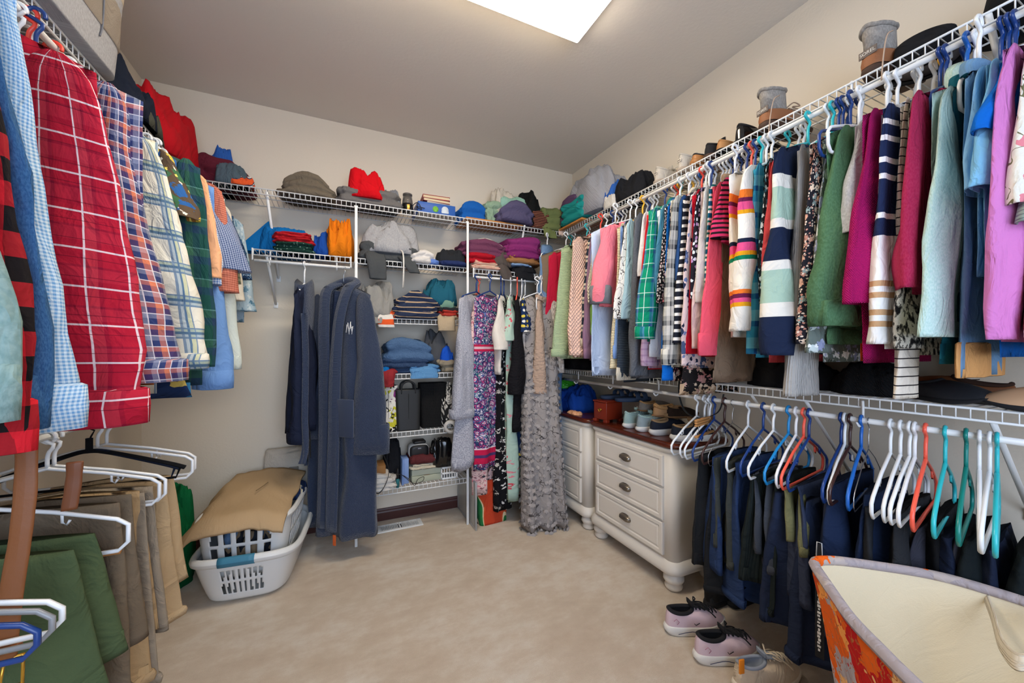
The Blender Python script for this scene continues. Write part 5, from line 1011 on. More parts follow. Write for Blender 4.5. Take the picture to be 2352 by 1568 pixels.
rt('slipper_sock', 'off-white fleece sock beside the black bag on the right shelf', 'sock', 1384, 1412, 452, ZT, S('off_white_fleece', 'd8d4cc', weave='sherpa'), x=1.61, d=.07, seed=27)
rt('bag', 'black crumpled fabric bag on the right top shelf', 'bag', 1406, 1482, 416, ZT, S('black_nylon', '1b1c20'), x=1.68, d=.2, seed=28.3, folds=1.6)
# --- short shelf above the robes (z 1.765)
z = 1.765
o = bk('tee', 'blue tee with a pointed fold standing on the short shelf', 'tee', 590, 722, 525, z, S('azure_jersey', '0f69ad'), y=2.70, d=.22, seed=30.4, peak=(-.3, .3), folds=.7)
cpt = [(-.19, .0, .02), (-.10, .02, .16), (-.07, .03, .19), (-.04, .02, .14)]
mk('raised_corner', loft([[Vector((XU(640, 2.7) - o.location.x - .10 + a * .11 * (1 - s) + .05 * s, .0 + b * .04 * (1 - s), .01 + .20 * s)) for a, b in ((-1, -1), (0, -1.3), (1.3, -1), (1.3, 1), (0, 1.3), (-1, 1))] for s in (0, .25, .5, .75, .97)], cap1=True), S('azure_jersey', ''), o)
bk('tee', 'dark green patterned tee lowest in the pile on the short shelf', 'tee', 628, 724, 562, z, cloth('green_speck', '1d3f36', [fl(60, .2, ['1d3f36', '8fa89c', '121c1a'])]), 'fold', y=2.62, d=.2, seed=31)
bk('tee', 'red tee folded on the dark green tee on the short shelf', 'tee', 625, 722, 538, z + .052, S('cherry_tee', 'b52028'), 'fold', y=2.62, d=.2, seed=32, layers=4)
bk('tee', 'royal blue tee squeezed left of the orange tee', 'tee', 716, 762, 540, z, S('royal_tee2', '1c4a9c'), y=2.64, d=.2, seed=33, folds=1.3)
bk('tee', 'orange tee standing crumpled at the end of the short shelf', 'tee', 745, 814, 512, z, S('pumpkin', 'e07a14'), y=2.63, d=.2, seed=34.7, folds=1.5, p=4, q=.4)
# --- uppermost shelf between the posts
o = bk('sweatpants', 'charcoal sweatpants with both legs hanging below the shelf', 'sweatpants', 824, 968, 566, z, S('charcoal_fleece', '474a4c'), 'fold', y=2.66, d=.26, seed=35, layers=2)
ch = S('charcoal_fleece', '')
xx = XU(862, lip - .02); hangover(o, [(xx - .01, 2.60, z + .05), (xx, lip + .01, z + .03), (xx + .01, lip - .022, z - .03), (xx + .015, lip - .024, ZV(862, 642, Y=lip))], .135, ch, 'leg', .015, 2, .10)
xx = XU(945, lip - .02); hangover(o, [(xx - .06, 2.60, z + .04), (xx - .03, lip + .01, z + .025), (xx, lip - .02, z - .03), (xx + .02, lip - .022, ZV(948, 628, Y=lip))], .10, ch, 'leg', .014, 3, .07)
xx = XU(926, lip - .03); hangover(o, [(xx - .02, 2.57, z + .085), (xx, lip - .02, z + .05), (xx + .003, lip - .034, z - .05), (xx, lip - .034, ZV(925, 662, Y=lip - .03))], .009, S('white_cord', 'e6e2da'), 'drawstring', .003, 4)
bk('hoodie', 'light grey hoodie crumpled on the charcoal sweatpants', 'hoodie', 828, 966, 522, z + .055, S('light_grey_fleece', '9b9b9d', heather=('b4b4b6', 200, .5)), y=2.66, d=.26, seed=36.6, folds=1.5)
bk('tee', 'white tee folded on the shelf right of the grey sweats', 'tee', 942, 1002, 580, z, S('white_tee', 'd4d0cc'), 'fold', y=2.63, d=.2, seed=37, layers=2, sag=.4)
bk('tee', 'periwinkle tee flat under the white tee', 'tee', 958, 1008, 598, z, S('peri_tee', '5d7cc0'), 'fold', y=2.60, d=.14, seed=38, layers=1)
bk('tee', 'black tee crumpled left of the right white post', 'tee', 1000, 1076, 580, z + .01, S('black_tee', '26282c'), y=2.64, d=.2, seed=39.4, folds=1.2)
bk('tee', 'indigo tee flat at the lip below the black tee', 'tee', 1004, 1072, 601, z, S('indigo_tee', '24305a'), 'fold', y=2.60, d=.16, seed=40, layers=1)
# --- shelf above the dresses
bk('striped_towel', 'cream towel with red stripes lowest above the dresses', 'towel', 1078, 1152, 606, z, cloth('red_stripe_cream', 'fff', [('v', .014, [(0, 'd9cbb4'), (.6, 'a83a34')])]), 'fold', y=2.64, d=.24, seed=41, layers=2)
bk('sweater', 'red sweater folded on the cream striped towel', 'sweater', 1066, 1146, 588, z + .04, S('red_wool', 'a81524'), 'fold', y=2.64, d=.24, seed=42, layers=2)
o = bk('scarf', 'dark grey brown shawl drooping between the red and plum piles', 'scarf', 1118, 1180, 584, z + .03, S('umber_knit', '544c48'), y=2.62, d=.2, seed=43)
xx = XU(1160, lip - .015); hangover(o, [(xx - .05, 2.58, z + .07), (xx - .03, lip + .0, z + .045), (xx, lip - .02, z + .0), (xx + .02, lip - .02, z - .06)], .11, S('umber_knit', ''), 'hanging_end', .01, 6, .08)
bk('sweater', 'mauve plum sweater folded high beside the right white post', 'sweater', 1052, 1168, 556, z + .085, S('mauve_plum', '6d3c56'), 'fold', y=2.67, d=.24, seed=44, layers=3, sag=.25)
mk('towel_roll', xf(tube(smoothpath([(-.10, 0, .02), (-.03, .01, .035), (.05, 0, .005), (.11, 0, -.03)], 5), [.018] + [.030] * 14 + [.022], 14), (0, 0, .0)), S('white_terry', ''), loc=(XU(1130, 2.6), 2.62, z + .185), label='rolled white towel on top of the mauve plum sweater', cat='towel')
o = bk('bag', 'black cloth bag lowest in the pile under the magenta sweaters', 'bag', 1172, 1236, 614, z, S('black_nylon', ''), 'heap', y=2.62, d=.22, seed=45)
xx = XU(1204, lip - .02); hangover(o, [(xx, 2.58, z + .03), (xx, lip, z + .025), (xx + .01, lip - .02, z - .03), (xx + .02, lip - .022, z - .055)], .15, S('black_nylon', ''), 'flap', .012, 7)
o = bk('tee', 'light blue tee corner showing above the black bag', 'tee', 1168, 1224, 612, z + .045, S('light_blue_tee', '86a4cc'), 'fold', y=2.60, d=.16, seed=46, layers=1)
bk('sweater', 'camel brown sweater folded below the magenta sweaters', 'sweater', 1158, 1242, 588, z + .065, S('camel_knit', '9a6c44'), 'fold', y=2.64, d=.24, seed=47, layers=2, sag=.2)
bk('sweater', 'lower magenta purple sweater folded near the right corner', 'sweater', 1158, 1246, 572, z + .105, S('magenta_knit', '7f2a66'), 'fold', y=2.65, d=.25, seed=48, layers=2, sag=.2)
bk('sweater', 'upper magenta purple sweater topping the pile in the right corner', 'sweater', 1158, 1242, 551, z + .155, S('magenta_knit2', '86306c'), 'fold', y=2.66, d=.25, seed=49, layers=2, sag=.15)
# --- second shelf
z = 1.40
o = bk('sweatshirt', 'light taupe grey sweatshirt half hanging beside the navy robe', 'sweatshirt', 815, 912, 655, z, S('taupe_grey', '8f8d88'), y=2.64, d=.26, seed=50.5, folds=1.4)
xx = XU(855, lip - .02); hangover(o, [(xx - .02, 2.60, z + .09), (xx, lip + .01, z + .05), (xx, lip - .02, z - .01), (xx, lip - .022, ZV(855, 742, Y=lip))], .12, S('taupe_grey', ''), 'sleeve', .016, 8)
o = bk('shorts', 'white shorts with orange trim drooping over the second shelf', 'shorts', 862, 908, 712, z, S('orange_trim', 'd9592c'), 'fold', y=2.60, d=.14, seed=51, layers=1)
xx = XU(884, lip - .02); hangover(o, [(xx, 2.58, z + .02), (xx, lip, z + .02), (xx + .005, lip - .022, z - .02), (xx + .01, lip - .024, ZV(886, 752, Y=lip))], .10, cloth('white_orange', 'fff', [('v', .09, [(0, 'd9592c'), (.16, 'd8d2ca'), (.8, 'd9592c')])]), 'leg', .012, 9)
bk('striped_shirt', 'navy knit shirt with tan stripes folded on the second shelf', 'shirt', 902, 1014, 670, z, cloth('navy_tan', 'fff', [('v', .05, [(0, '28324a'), (.72, 'b89d7c'), (.92, '28324a')])]), 'fold', y=2.64, d=.26, seed=52.2, layers=3, sag=.35)
bk('tee', 'red tee folded flat on the second shelf', 'tee', 1006, 1052, 712, z + .02, S('brick_tee', 'a8382e'), 'fold', y=2.63, d=.2, seed=53, layers=2)
bk('tee', 'black tee folded between red and sage tees', 'tee', 1004, 1052, 706, z + .055, S('black_tee', ''), 'fold', y=2.63, d=.2, seed=54, layers=1)
bk('tee', 'sage green tee folded under the teal shirt', 'tee', 1000, 1052, 690, z + .075, S('sage_tee2', '6f9280'), 'fold', y=2.64, d=.2, seed=55, layers=1)
bk('shirt', 'teal blue shirt crumpled on top of the second shelf pile', 'shirt', 974, 1052, 647, z + .10, S('teal_shirt', '1f5a6e'), y=2.64, d=.22, seed=56.4, folds=1.2, peak=(-.3, 0))
o = bk('shorts', 'beige shorts drooping over the right end of the second shelf', 'shorts', 1004, 1050, 724, z, S('beige_shorts', 'b09c80'), 'fold', y=2.60, d=.16, seed=57, layers=1)
xx = XU(1026, lip - .02); hangover(o, [(xx, 2.58, z + .02), (xx, lip, z + .02), (xx, lip - .02, z - .02), (xx, lip - .022, ZV(1026, 760, Y=lip))], .12, S('beige_shorts', ''), 'leg', .014, 10)
# --- third shelf: jeans
z = 1.045
DEN = cloth('mid_denim', '425d80', heather=('5f7c9e', 260, .5)); DEN2 = cloth('indigo_denim', '293a55', heather=('40577a', 260, .5)); LDEN = cloth('light_denim', '4f82b0', heather=('74a0c8', 260, .4))
bk('jeans', 'indigo jeans lowest in the denim pile', 'jeans', 862, 992, 820, z, DEN2, 'fold', y=2.66, d=.26, seed=58, layers=3)
o = bk('tee', 'bright blue tee corner poking from the denim pile', 'tee', 862, 900, 838, z + .0, S('azure_jersey', ''), 'heap', y=2.60, d=.16, seed=59)
o = bk('tee', 'brick red tee hanging over the lip left of the light jeans', 'tee', 868, 916, 846, z, S('brick_tee2', '8f2c30'), 'fold', y=2.60, d=.14, seed=60, layers=1)
xx = XU(892, lip - .02); hangover(o, [(xx - .01, 2.58, z + .025), (xx, lip, z + .02), (xx, lip - .02, z - .02), (xx, lip - .022, ZV(892, 888, Y=lip))], .12, S('brick_tee2', ''), 'sleeve', .012, 11, .06)
o = bk('jeans', 'light blue jeans draped over the lip of the third shelf', 'jeans', 936, 1014, 836, z, LDEN, 'fold', y=2.62, d=.2, seed=61, layers=2)
xx = XU(975, lip - .02); hangover(o, [(xx, 2.58, z + .04), (xx, lip, z + .03), (xx, lip - .02, z - .01), (xx, lip - .022, ZV(975, 868, Y=lip))], .18, LDEN, 'leg', .012, 12)
bk('jeans', 'mid blue jeans folded on top of the denim pile', 'jeans', 880, 1002, 778, z + .075, DEN, 'fold', y=2.65, d=.26, seed=62.4, layers=2, sag=.25)
bk('trousers', 'dark grey trousers heaped at right on the denim pile', 'trousers', 972, 1036, 764, z + .05, S('dark_grey_twill', '4a4c50'), y=2.68, d=.22, seed=63.3, folds=1.2)
bk('tee', 'royal blue tee at the right end of the third shelf', 'tee', 1004, 1046, 798, z + .045, S('royal_tee3', '1a50b8'), y=2.62, d=.16, seed=64)
bk('trousers', 'khaki trousers low at the right end of the third shelf', 'trousers', 1006, 1046, 822, z, S('khaki_twill', '8f8470'), 'fold', y=2.62, d=.18, seed=65, layers=2)
# --- fourth shelf: bags
z = .672
def tote(lab, u0, u1, vt, y, m, handle=True, d=.12, strap=False, rot=0):
    x0, x1 = XU(u0, y), XU(u1, y); h = ZV((u0 + u1) / 2, vt, Y=y) - z - .004; w = x1 - x0
    t = empty('tote_bag', lab, 'bag', ((x0 + x1) / 2, y, z + .004), rot)
    R = [[Vector((px * (1 + .10 * s) * 1, py * (1 - .35 * s), h * s)) for px, py in serect(w / 2 * .92, d / 2, 32, .3)] for s in (0, .03, .2, .5, .8, .97, 1)]
    R += [[Vector((p.x * .95, p.y * .9, p.z)) for p in R[-1]], [Vector((p.x * .9, p.y * .85, p.z - h * .6)) for p in R[-1]]]
    mk('body', loft(R, cap0=True, cap1=True), m, t)
    if handle:
        for s in (-1, 1):
            mk('handle', tube(smoothpath([(-w * .28, s * d * .3, h * .9), (-w * .24, s * d * .32, h * 1.12), (0, s * d * .28, h * 1.2), (w * .24, s * d * .32, h * 1.12), (w * .28, s * d * .3, h * .9)], 5), .006, 6), m, t)
    mk('seam', rbox(-.001, .001, -d / 2 * .9, -d / 2 * .82, .02, h * .9, .0005), plain('dark_seam', '101010', .8), t)
    return t
BL = plain('black_leather', '1e1f20', .55, .4, bump=(90, .2)); BC = cloth('black_canvas', '1b1b1c', weave='rib')
tote('black leather tote on the fourth shelf left of the canvas bag', 907, 964, 893, 2.60, BL, True)
tote('black canvas bag with tied straps right of the leather tote', 962, 1022, 878, 2.66, BC, False, .16)
FLO = cloth('bold_floral', '15151a', [fl(12, .42, ['e6e0d4', '8a3a7a', 'c8c23a', '15151a', 'd9d4c8'], 1.2), ('scr', 10, 'e6e0d4', .03)])
tote('black tote with white purple and yellow flowers beside the robe', 868, 912, 885, 2.62, FLO, True)
bk('scarf', 'white and black patterned scarf heaped at the right end of the fourth shelf', 'scarf', 1012, 1052, 886, z, cloth('scarf_white_black', 'd8d4cc', [('scr', 12, '2a2a2c', .03), ('scr', 26, '2a2a2c', .02)]), y=2.64, d=.2, seed=66.2, folds=1.4)
tr = mk('tape_roll', loft([[Vector((math.cos(a) * r, yy, math.sin(a) * r)) for a in [2 * PI * i / 24 for i in range(24)]] for r, yy in ((.026, 0), (.046, 0), (.046, .022), (.026, .022), (.026, 0))]), plain('paper_roll', 'ddd8cf', .7), loc=(XU(1034, lip - .03), lip - .033, .672 + .01), rot=(.2, 0, -.5), label='roll of white tape hanging at the lip of the fourth shelf', cat='tape')
# --- lowest shelf
z = .315
x0, x1 = XU(842, 2.6), XU(908, 2.6)
bk('linen', 'white folded table linen lowest at left on the lowest shelf', 'linen', 838, 912, 1092, z, S('white_linen', 'cfcac2'), 'fold', y=2.62, d=.24, seed=67, layers=3)
bk('linen', 'upper white folded linen under the brown box', 'linen', 840, 902, 1078, z + .05, S('white_linen2', 'd6d0c6'), 'fold', y=2.63, d=.22, seed=68, layers=2)
def boxo(nm, lab, cat, u0, u1, y, d, z0, z1, m, rot=0, lid=None):
    xa, xb = XU(u0, y), XU(u1, y); t = empty(nm, lab, cat, ((xa + xb) / 2, y + d / 2, z0), rot); w = (xb - xa) / 2; h = z1 - z0
    if lid: mk('base', rbox(-w, w, -d / 2, d / 2, 0, h * .55, .003), m, t); mk('lid', rbox(-w - .002, w + .002, -d / 2 - .002, d / 2 + .002, h * .56, h, .003), lid, t)
    else: mk('carton', rbox(-w, w, -d / 2, d / 2, 0, h, .002), m, t); mk('tape', boxg(-w * .2, w * .2, -d / 2 - .0006, d / 2, h, h + .0006), plain('packing_tape', '9a7a50', .3), t, smooth=False)
    return t
boxo('cardboard_box', 'small brown cardboard box on the white linen beside the robe', 'box', 843, 886, 2.56, .14, z + .098, z + .15, plain('kraft', '9a6c3c', .8, bump=(60, .1)))
mk('notebook', rbox(0, .012, 0, .12, 0, .17, .002), plain('blue_cover', '6f8cc0', .6), loc=(XU(922, 2.58), 2.56, z + .004), rot=(0, .02, .0), label='pale blue notebook standing upright on the lowest shelf', cat='notebook')
mk('notebook', rbox(0, .040, 0, .10, 0, .165, .003), plain('blue_cover2', '7f99c8', .6), loc=(XU(924, 2.6), 2.585, z + .004), label='thicker pale blue folder behind the upright blue notebook', cat='folder')
boxo('storage_box', 'pale green flat box lowest on the right of the lowest shelf', 'box', 946, 1014, 2.58, .2, z + .004, z + .045, plain('pale_green_card', 'a9ad98', .7))
boxo('storage_box', 'pale green flat box on top of the other green box', 'box', 946, 1012, 2.585, .2, z + .0465, z + .085, plain('pale_green_card2', 'b2b6a2', .7))
LACE = cloth('cream_lace', 'c9bfa8', weave='lace')
bk('lace_cloth', 'cream lace tablecloth on the pale green boxes', 'linen', 940, 1014, 1054, z + .087, LACE, 'fold', y=2.66, d=.2, seed=69, layers=2)
bk('lace_cloth', 'maroon cloth with cream lace trim under the black clock radio', 'linen', 940, 1004, 1036, z + .12, S('maroon_linen', '5a2a2c'), 'fold', y=2.66, d=.2, seed=70, layers=1)
t = empty('radio', 'rounded black table radio with white rim on the maroon linen', 'radio', (XU(964, 2.6), 2.66, z + .155))
mk('body', xf(loft([[Vector((px * s, yy, .045 + py * s)) for px, py in serect(.066, .045, 32, .55)] for s, yy in ((.85, .06), (1, .05), (1, -.045))], cap0=True, cap1=True)), plain('radio_white', 'c9c6c0', .4), t)
mk('face', loft([[Vector((px * s, yy, .045 + py * s)) for px, py in serect(.066, .045, 32, .55)] for s, yy in ((.97, -.0455), (.95, -.052), (.6, -.055))], cap0=True, cap1=True), plain('radio_black', '17171a', .45), t)
mk('badge', boxg(-.011, .011, -.0565, -.0555, .064, .072), plain('badge_grey', '8a8a8e', .4), t, smooth=False)
mk('dock', rbox(-.035, .05, -.03, .05, .09, .112, .01), plain('radio_black', ''), t)
bk('plastic_bag', 'shiny black plastic bag on the right of the lowest shelf', 'bag', 990, 1046, 1010, z + .09, plain('black_plastic', '0e0e10', .18, .6), y=2.62, d=.16, seed=71.3, folds=1.7, p=4, q=.45)
t = empty('storage_basket', 'small white plastic basket under the shiny black bag', 'basket', (XU(1030, 2.58), 2.62, z + .004))
mk('wall', join(*[rbox(a_, a_ + .008, -.06, .06, 0, .085, .002) for a_ in (-.055, .047)], *[rbox(-.055, .055, b_, b_ + .006, q_, q_ + .012, .002) for b_ in (-.06, .054) for q_ in (0, .035, .073)], *[rbox(-.055 + .018 * i, -.049 + .018 * i, -.0598, -.0545, .0, .08, .001) for i in range(7)]), WHITE, t)
mk('floor', boxg(-.05, .05, -.055, .055, .001, .004), WHITE, t, smooth=False)
mk('cord', tube(smoothpath([(XU(900, 2.5), 2.50, z + .11), (XU(920, 2.5), 2.49, z + .10), (XU(940, 2.5), 2.50, z + .06), (XU(952, 2.5), 2.50, z + .015), (XU(960, 2.5), 2.505, z + .05), (XU(974, 2.5), 2.51, z + .06), (XU(970, 2.5), 2.50, z + .035), (XU(950, 2.5), 2.50, z + .03), (XU(925, 2.5), 2.50, z + .09)], 6), .002, 6), HC['black'], label='thin black cord looped in front of the pale green boxes', cat='cord')
mk('bag_strap', strip_g([(XU(880, 2.5), 2.50, z + .24), (XU(893, 2.5), 2.49, z + .14), (XU(884, 2.5), 2.485, z + .05), (XU(868, 2.5), 2.485, z + .005), (XU(850, 2.5), 2.485, z + .05), (XU(845, 2.5), 2.485, z + .12)], .014, .002, wob=0, dirx=(.2, 1, 0)), BL, label='black leather strap looping over the white linen', cat='strap')
t = empty('screwdriver', 'teal handled black tool standing beside the pale blue notebook', 'tool', (XU(914, 2.53), 2.54, z + .005))
mk('handle', lathe([(0, 0), (.010, 0), (.011, .05), (.008, .055), (0, .055)], 12), plain('teal_handle', '1f6d74', .4), t)
mk('shank', lathe([(.007, .056), (.008, .10), (.004, .12), (0, .121)], 10), plain('radio_black', ''), t)
bk('handbag', 'black crumpled handbag on the lowest shelf behind the cords', 'handbag', 880, 925, 1010, z + .02, S('black_nylon', ''), y=2.70, d=.16, seed=72.5, folds=1.2, p=4, q=.4)
# ------------------------------------------------------------------ shoes
def shoe(nm, lab, L, Wd, loc, rot, upper, sole, lining, lace=None, hs=.028, hc=.085, hf=.088, cat='shoe', group=None, shaft=0, collar_r=.006, toe=None, tongue=True, shaftm=None, open_w=.26, open_l=.20, pitch=0):
    t = empty(nm, lab, cat, loc, rot if isinstance(rot, tuple) else (0, pitch, rot), group); N = 40
    def sm(a, b, x): x = min(1, max(0, (x - a) / (b - a))); return x * x * (3 - 2 * x)
    def out(i):
        a = 2 * PI * i / N + PI; c, s_ = math.cos(a), math.sin(a); tt = (1 + c) / 2
        return Vector((L * tt, sgnpow(s_, .62) * Wd / 2 * (.80 + .22 * sm(.3, .7, tt) - .10 * sm(.80, 1, tt)) + .006 * sm(.5, 1, tt), 0)), tt
    O = [out(i) for i in range(N)]; c0 = Vector((L / 2, 0, 0))
    def ring(sc, z, flare=0): return [Vector((c0.x + (p.x - c0.x) * sc - flare * (1 - tt) ** 4, p.y * sc, z + .016 * max(0, (tt - .72) / .28) ** 2 * (1 if z < hs * .9 else .7))) for p, tt in O]
    mk('sole', loft([ring(.90, 0), ring(.97, .003), ring(1.03, hs * .5, .006), ring(1.02, hs * .85, .004), ring(.99, hs), ring(.8, hs)], cap0=True, cap1=True), sole, t)
    C = []
    for i, (p, tt) in enumerate(O):
        a = 2 * PI * i / N + PI
        C.append(Vector((L * .24 + L * open_l * math.cos(a), Wd * open_w * math.sin(a), hc + (hf - hc) * (1 + math.cos(a)) / 2 - .012 * abs(math.sin(a)))))
    R = []
    for k in range(10):
        f = k / 9 * PI / 2; r = []
        for (p, tt), c in zip(O, C):
            e = 1 + .55 * sm(.55, 1, tt)
            q = p.lerp(c, 1 - math.cos(f)); q.y = p.y * .97 + (c.y - p.y) * (1 - math.cos(f)) ** 1.2
            q.z = hs * .9 + (c.z - hs * .9) * math.sin(f) ** e + .010 * max(0, (tt - .72) / .28) ** 2 * math.cos(f)
            r.append(q)
        R.append(r)
    mk('upper', loft(R), upper, t)
    if shaft:
        S_ = [C] + [[Vector((L * .24 + (c.x - L * .24) * (1 + .05 * s_) - .012 * s_, c.y * (1 + .12 * s_), c.z + shaft * s_ + .004 * ns(i * .4, s_ * 4))) for i, c in enumerate(C)] for s_ in (.33, .66, 1)]
        mk('shaft', loft(S_), shaftm or upper, t); top = S_[-1]
    else: top = C
    cc = sum(top, Vector()) / N
    mk('lining', loft([top, [cc + (c - cc) * .90 + Vector((0, 0, -.004)) for c in top], [Vector((c.x, c.y * .95, max(hs + .004, c.z - .06 - shaft))) for c in [cc + (c - cc) * .86 for c in top]]], cap1=True), lining, t)
    if collar_r: mk('collar', tube(top, collar_r, 8, closed=True), lining, t)
    def ctr(x):
        xf_ = L * .24 + L * open_l; u_ = min(1, max(0, (L - x) / (L - xf_))); f = math.acos(1 - u_)
        return hs * .9 + (hf - hs * .9) * math.sin(f) ** 1.5
    if tongue:
        xf_ = L * .24 + L * open_l
        mk('tongue', strip_g([(xf_ + .07, 0, ctr(xf_ + .07) + .002), (xf_ + .02, 0, ctr(xf_ + .02) + .006), (xf_ - .008, 0, hf + .012 + shaft), (xf_ - .012, 0, hf + .028 + shaft)], Wd * .42, .005, wob=0, dirx=(0, 1, 0)), lining, t)
    if lace:
        g = None
        for k in range(5):
            x = L * .24 + L * open_l + .008 + k * .018; z = ctr(x) + .007; w = Wd * (.20 + .012 * k)
            for a_, b_ in ((-1, 1), (1, -1)):
                q = tube(smoothpath([(x, a_ * w, z - .009), (x + .005, a_ * w * .4, z + .001), (x + .012, b_ * w * .4, z), (x + .018, b_ * w, z - .011)], 4), .0028, 5)
                g = join(g, q) if g else q
        for s_ in (-1, 1):
            x = L * .24 + L * open_l + .008
            g = join(g, tube(smoothpath([(x, 0, ctr(x) + .012), (x + .012, s_ * .024, ctr(x) + .024), (x + .03, s_ * .036, ctr(x) + .006), (x + .012, s_ * .018, ctr(x) + .010), (x + .05, s_ * .028, ctr(x + .05) + .004), (x + .075, s_ * .042, ctr(x + .07) - .012)], 5), .0026, 5))
        mk('laces', g, lace, t)
    return t
RUB = plain('white_rubber', 'dfdcd6', .6); LIL = cloth('lilac_mesh', 'd4bcc4', wr=.002); BLK = plain('black_mesh', '1a1a1d', .9); 
def on_floor(h, tt_):
    a, b = P(*h, Z=0), P(*tt_, Z=0); return a, math.atan2(b.y - a.y, b.x - a.x)
for h, tt_, lab in (((1530, 1452), (1650, 1452), 'farther lilac running shoe with black laces on the carpet'), ((1598, 1518), (1722, 1518), 'nearer lilac running shoe with black laces and a small dark tick on its side')):
    p, r = on_floor(h, tt_)
    s_ = shoe('running_shoe', lab, .265, .098, p, r + .12, LIL, RUB, BLK, BLK, hs=.040, hc=.105, hf=.102, cat='shoe', collar_r=.008)
    mk('sole_line', tube(smoothpath([(.03, -.0455, .022), (.09, -.049, .030), (.14, -.052, .020), (.20, -.053, .026), (.25, -.040, .036)], 5), .0013, 5), plain('navy_line', '2b3350', .6), s_)
    mk('tick', tube([(.10, -.0475, .062), (.106, -.0485, .055), (.122, -.050, .064)], .0014, 5), BLK, s_)
    mk('heel_print', tube([(.012, -.041, .075), (.022, -.044, .085), (.034, -.045, .072), (.026, -.044, .062)], .0012, 5), plain('rose_print', 'b0708a', .6), s_)
p, r = on_floor((1690, 1585), (1800, 1580))
shoe('canvas_sneaker', 'beige sneaker with an orange heel tab at the bottom edge of the picture', .265, .098, p, r + .15, cloth('beige_canvas', 'cdbba3'), plain('cream_rubber', 'd6cbb8', .6), plain('lining_grey', '8f97a4', .9), plain('beige_lace', 'd9c9b0', .9), hs=.032, hc=.10, hf=.10)
p2 = P(1712, 1600, Z=.08)
mk('pull_tab', rbox(-.010, .010, -.003, .003, 0, .05, .002), plain('orange_tab', 'ee8a1c', .6), bpy.data.objects['canvas_sneaker'], loc=(.006, -.02, .075))
# boots and shoes on the high right shelf
zs = ZT + .0045
BROWN = plain('brown_suede', '8c6248', .85, .2, bump=(200, .3)); TANU = plain('taupe_suede', 'a08a78', .9, .15, bump=(200, .3)); FELT = cloth('grey_felt', '8c8782', heather=('a8a39c', 160, .7), wr=.004); DS = plain('dark_brown_rubber', '4a352a', .7); PATCH = plain('patch_grey', '6e635c', .7)
def boot(u, v, lab, X=1.60):
    p = P(u, v, Z=zs); p = Vector((X, YU(u, X), zs)); rot = -.16
    t = shoe('winter_boot', lab, .255, .098, p, rot, TANU, DS, FELT, plain('tan_lace', 'b8a08c', .8), hs=.036, hc=.092, hf=.10, shaft=.075, shaftm=FELT, cat='boot', tongue=False, collar_r=.007, open_w=.33, open_l=.215)
    O = []
    g = [[Vector((.1275 + (x_ - .1275) * f, y_ * f * 1.0, z_)) for x_, y_ in [(.255 * (1 + math.cos(a)) / 2, sgnpow(math.sin(a), .62) * .049 * .86) for a in [PI * .55 + PI * .9 * k / 14 for k in range(15)]]] for f, z_ in ((1.03, .034), (1.05, .05), (1.0, .078))]
    mk('heel_counter', loft(g, closed=False), plain('cognac_leather', '94603e', .6, .35, bump=(300, .3)), t)
    mk('label_patch', rbox(-.0035, .0, -.026, .026, .068, .092, .001), PATCH, t, loc=(.0, .0, .0))
    text('SOREL', .0155, plain('patch_letters', 'd8d2c8', .6), t, (-.0042, 0, .080), (PI / 2, 0, -PI / 2))
    mk('lace_end', tube(smoothpath([(.03, -.05, .12), (-.01, -.058, .09), (-.03, -.06, .02), (-.042, -.062, -.06)], 6), .0022, 5), plain('tan_lace', ''), t)
boot(1752, 290, 'farther grey felt and brown suede boot on the high right shelf')
boot(1994, 180, 'nearer grey felt and brown suede boot on the high right shelf')
GS = cloth('pale_grey_suede', 'b3aca2', heather=('c6c0b6', 200, .4)); GSO = plain('pale_sole', 'a89a8c', .7)
def rshoe(u, lab, up, so, li, la, X=1.60, rot=-.1, z=zs, **k): return shoe(k.pop('nm', 'sneaker'), lab, k.pop('L', .25), .092, (X, YU(u, X), z), rot, up, so, li, la, **k)
s1 = rshoe(1506, 'pale grey sneaker with heel label, left of the pair on the high right shelf', GS, GSO, GS, plain('white_lace', 'e0dcd6', .8), hs=.03, hc=.10)
s2 = rshoe(1560, 'pale grey sneaker with heel label, right of the pair on the high right shelf', GS, GSO, GS, plain('white_lace', ''), hs=.03, hc=.10)
for s_ in (s1, s2):
    mk('heel_label', rbox(-.002, .001, -.015, .015, .058, .072, .001), plain('label_cream', 'd0c8ba', .6), s_)
    text('SOREL', .0085, plain('label_dark', '5a5048', .7), s_, (-.0026, 0, .065), (PI / 2, 0, -PI / 2), .0003)
rshoe(1592, 'brown wooden heeled clog beside the pale grey sneakers', plain('tan_wood', 'a5703f', .5), plain('tan_wood', ''), BLK, None, hs=.035, hc=.06, hf=.06, tongue=False, nm='clog', L=.22)
rshoe(1622, 'black slip-on shoe with padded collar on the high right shelf', BLK, DS, BLK, None, nm='slip_on', hs=.025, hc=.075)
rshoe(1650, 'black shoe with tan insole lying beside the patent flat', plain('tan_insole', 'a87848', .6), BLK, plain('tan_insole', ''), None, nm='loafer', hs=.02, hc=.06, hf=.055, tongue=False, z=zs)
rshoe(1694, 'glossy black patent shoe left of the farther boot', plain('patent', '0c0c0e', .08, .7), BLK, BLK, None, nm='patent_shoe', hs=.018, hc=.085, hf=.075, tongue=False)
HATM = cloth('black_felt_hat', '1b1c20', weave='knit')
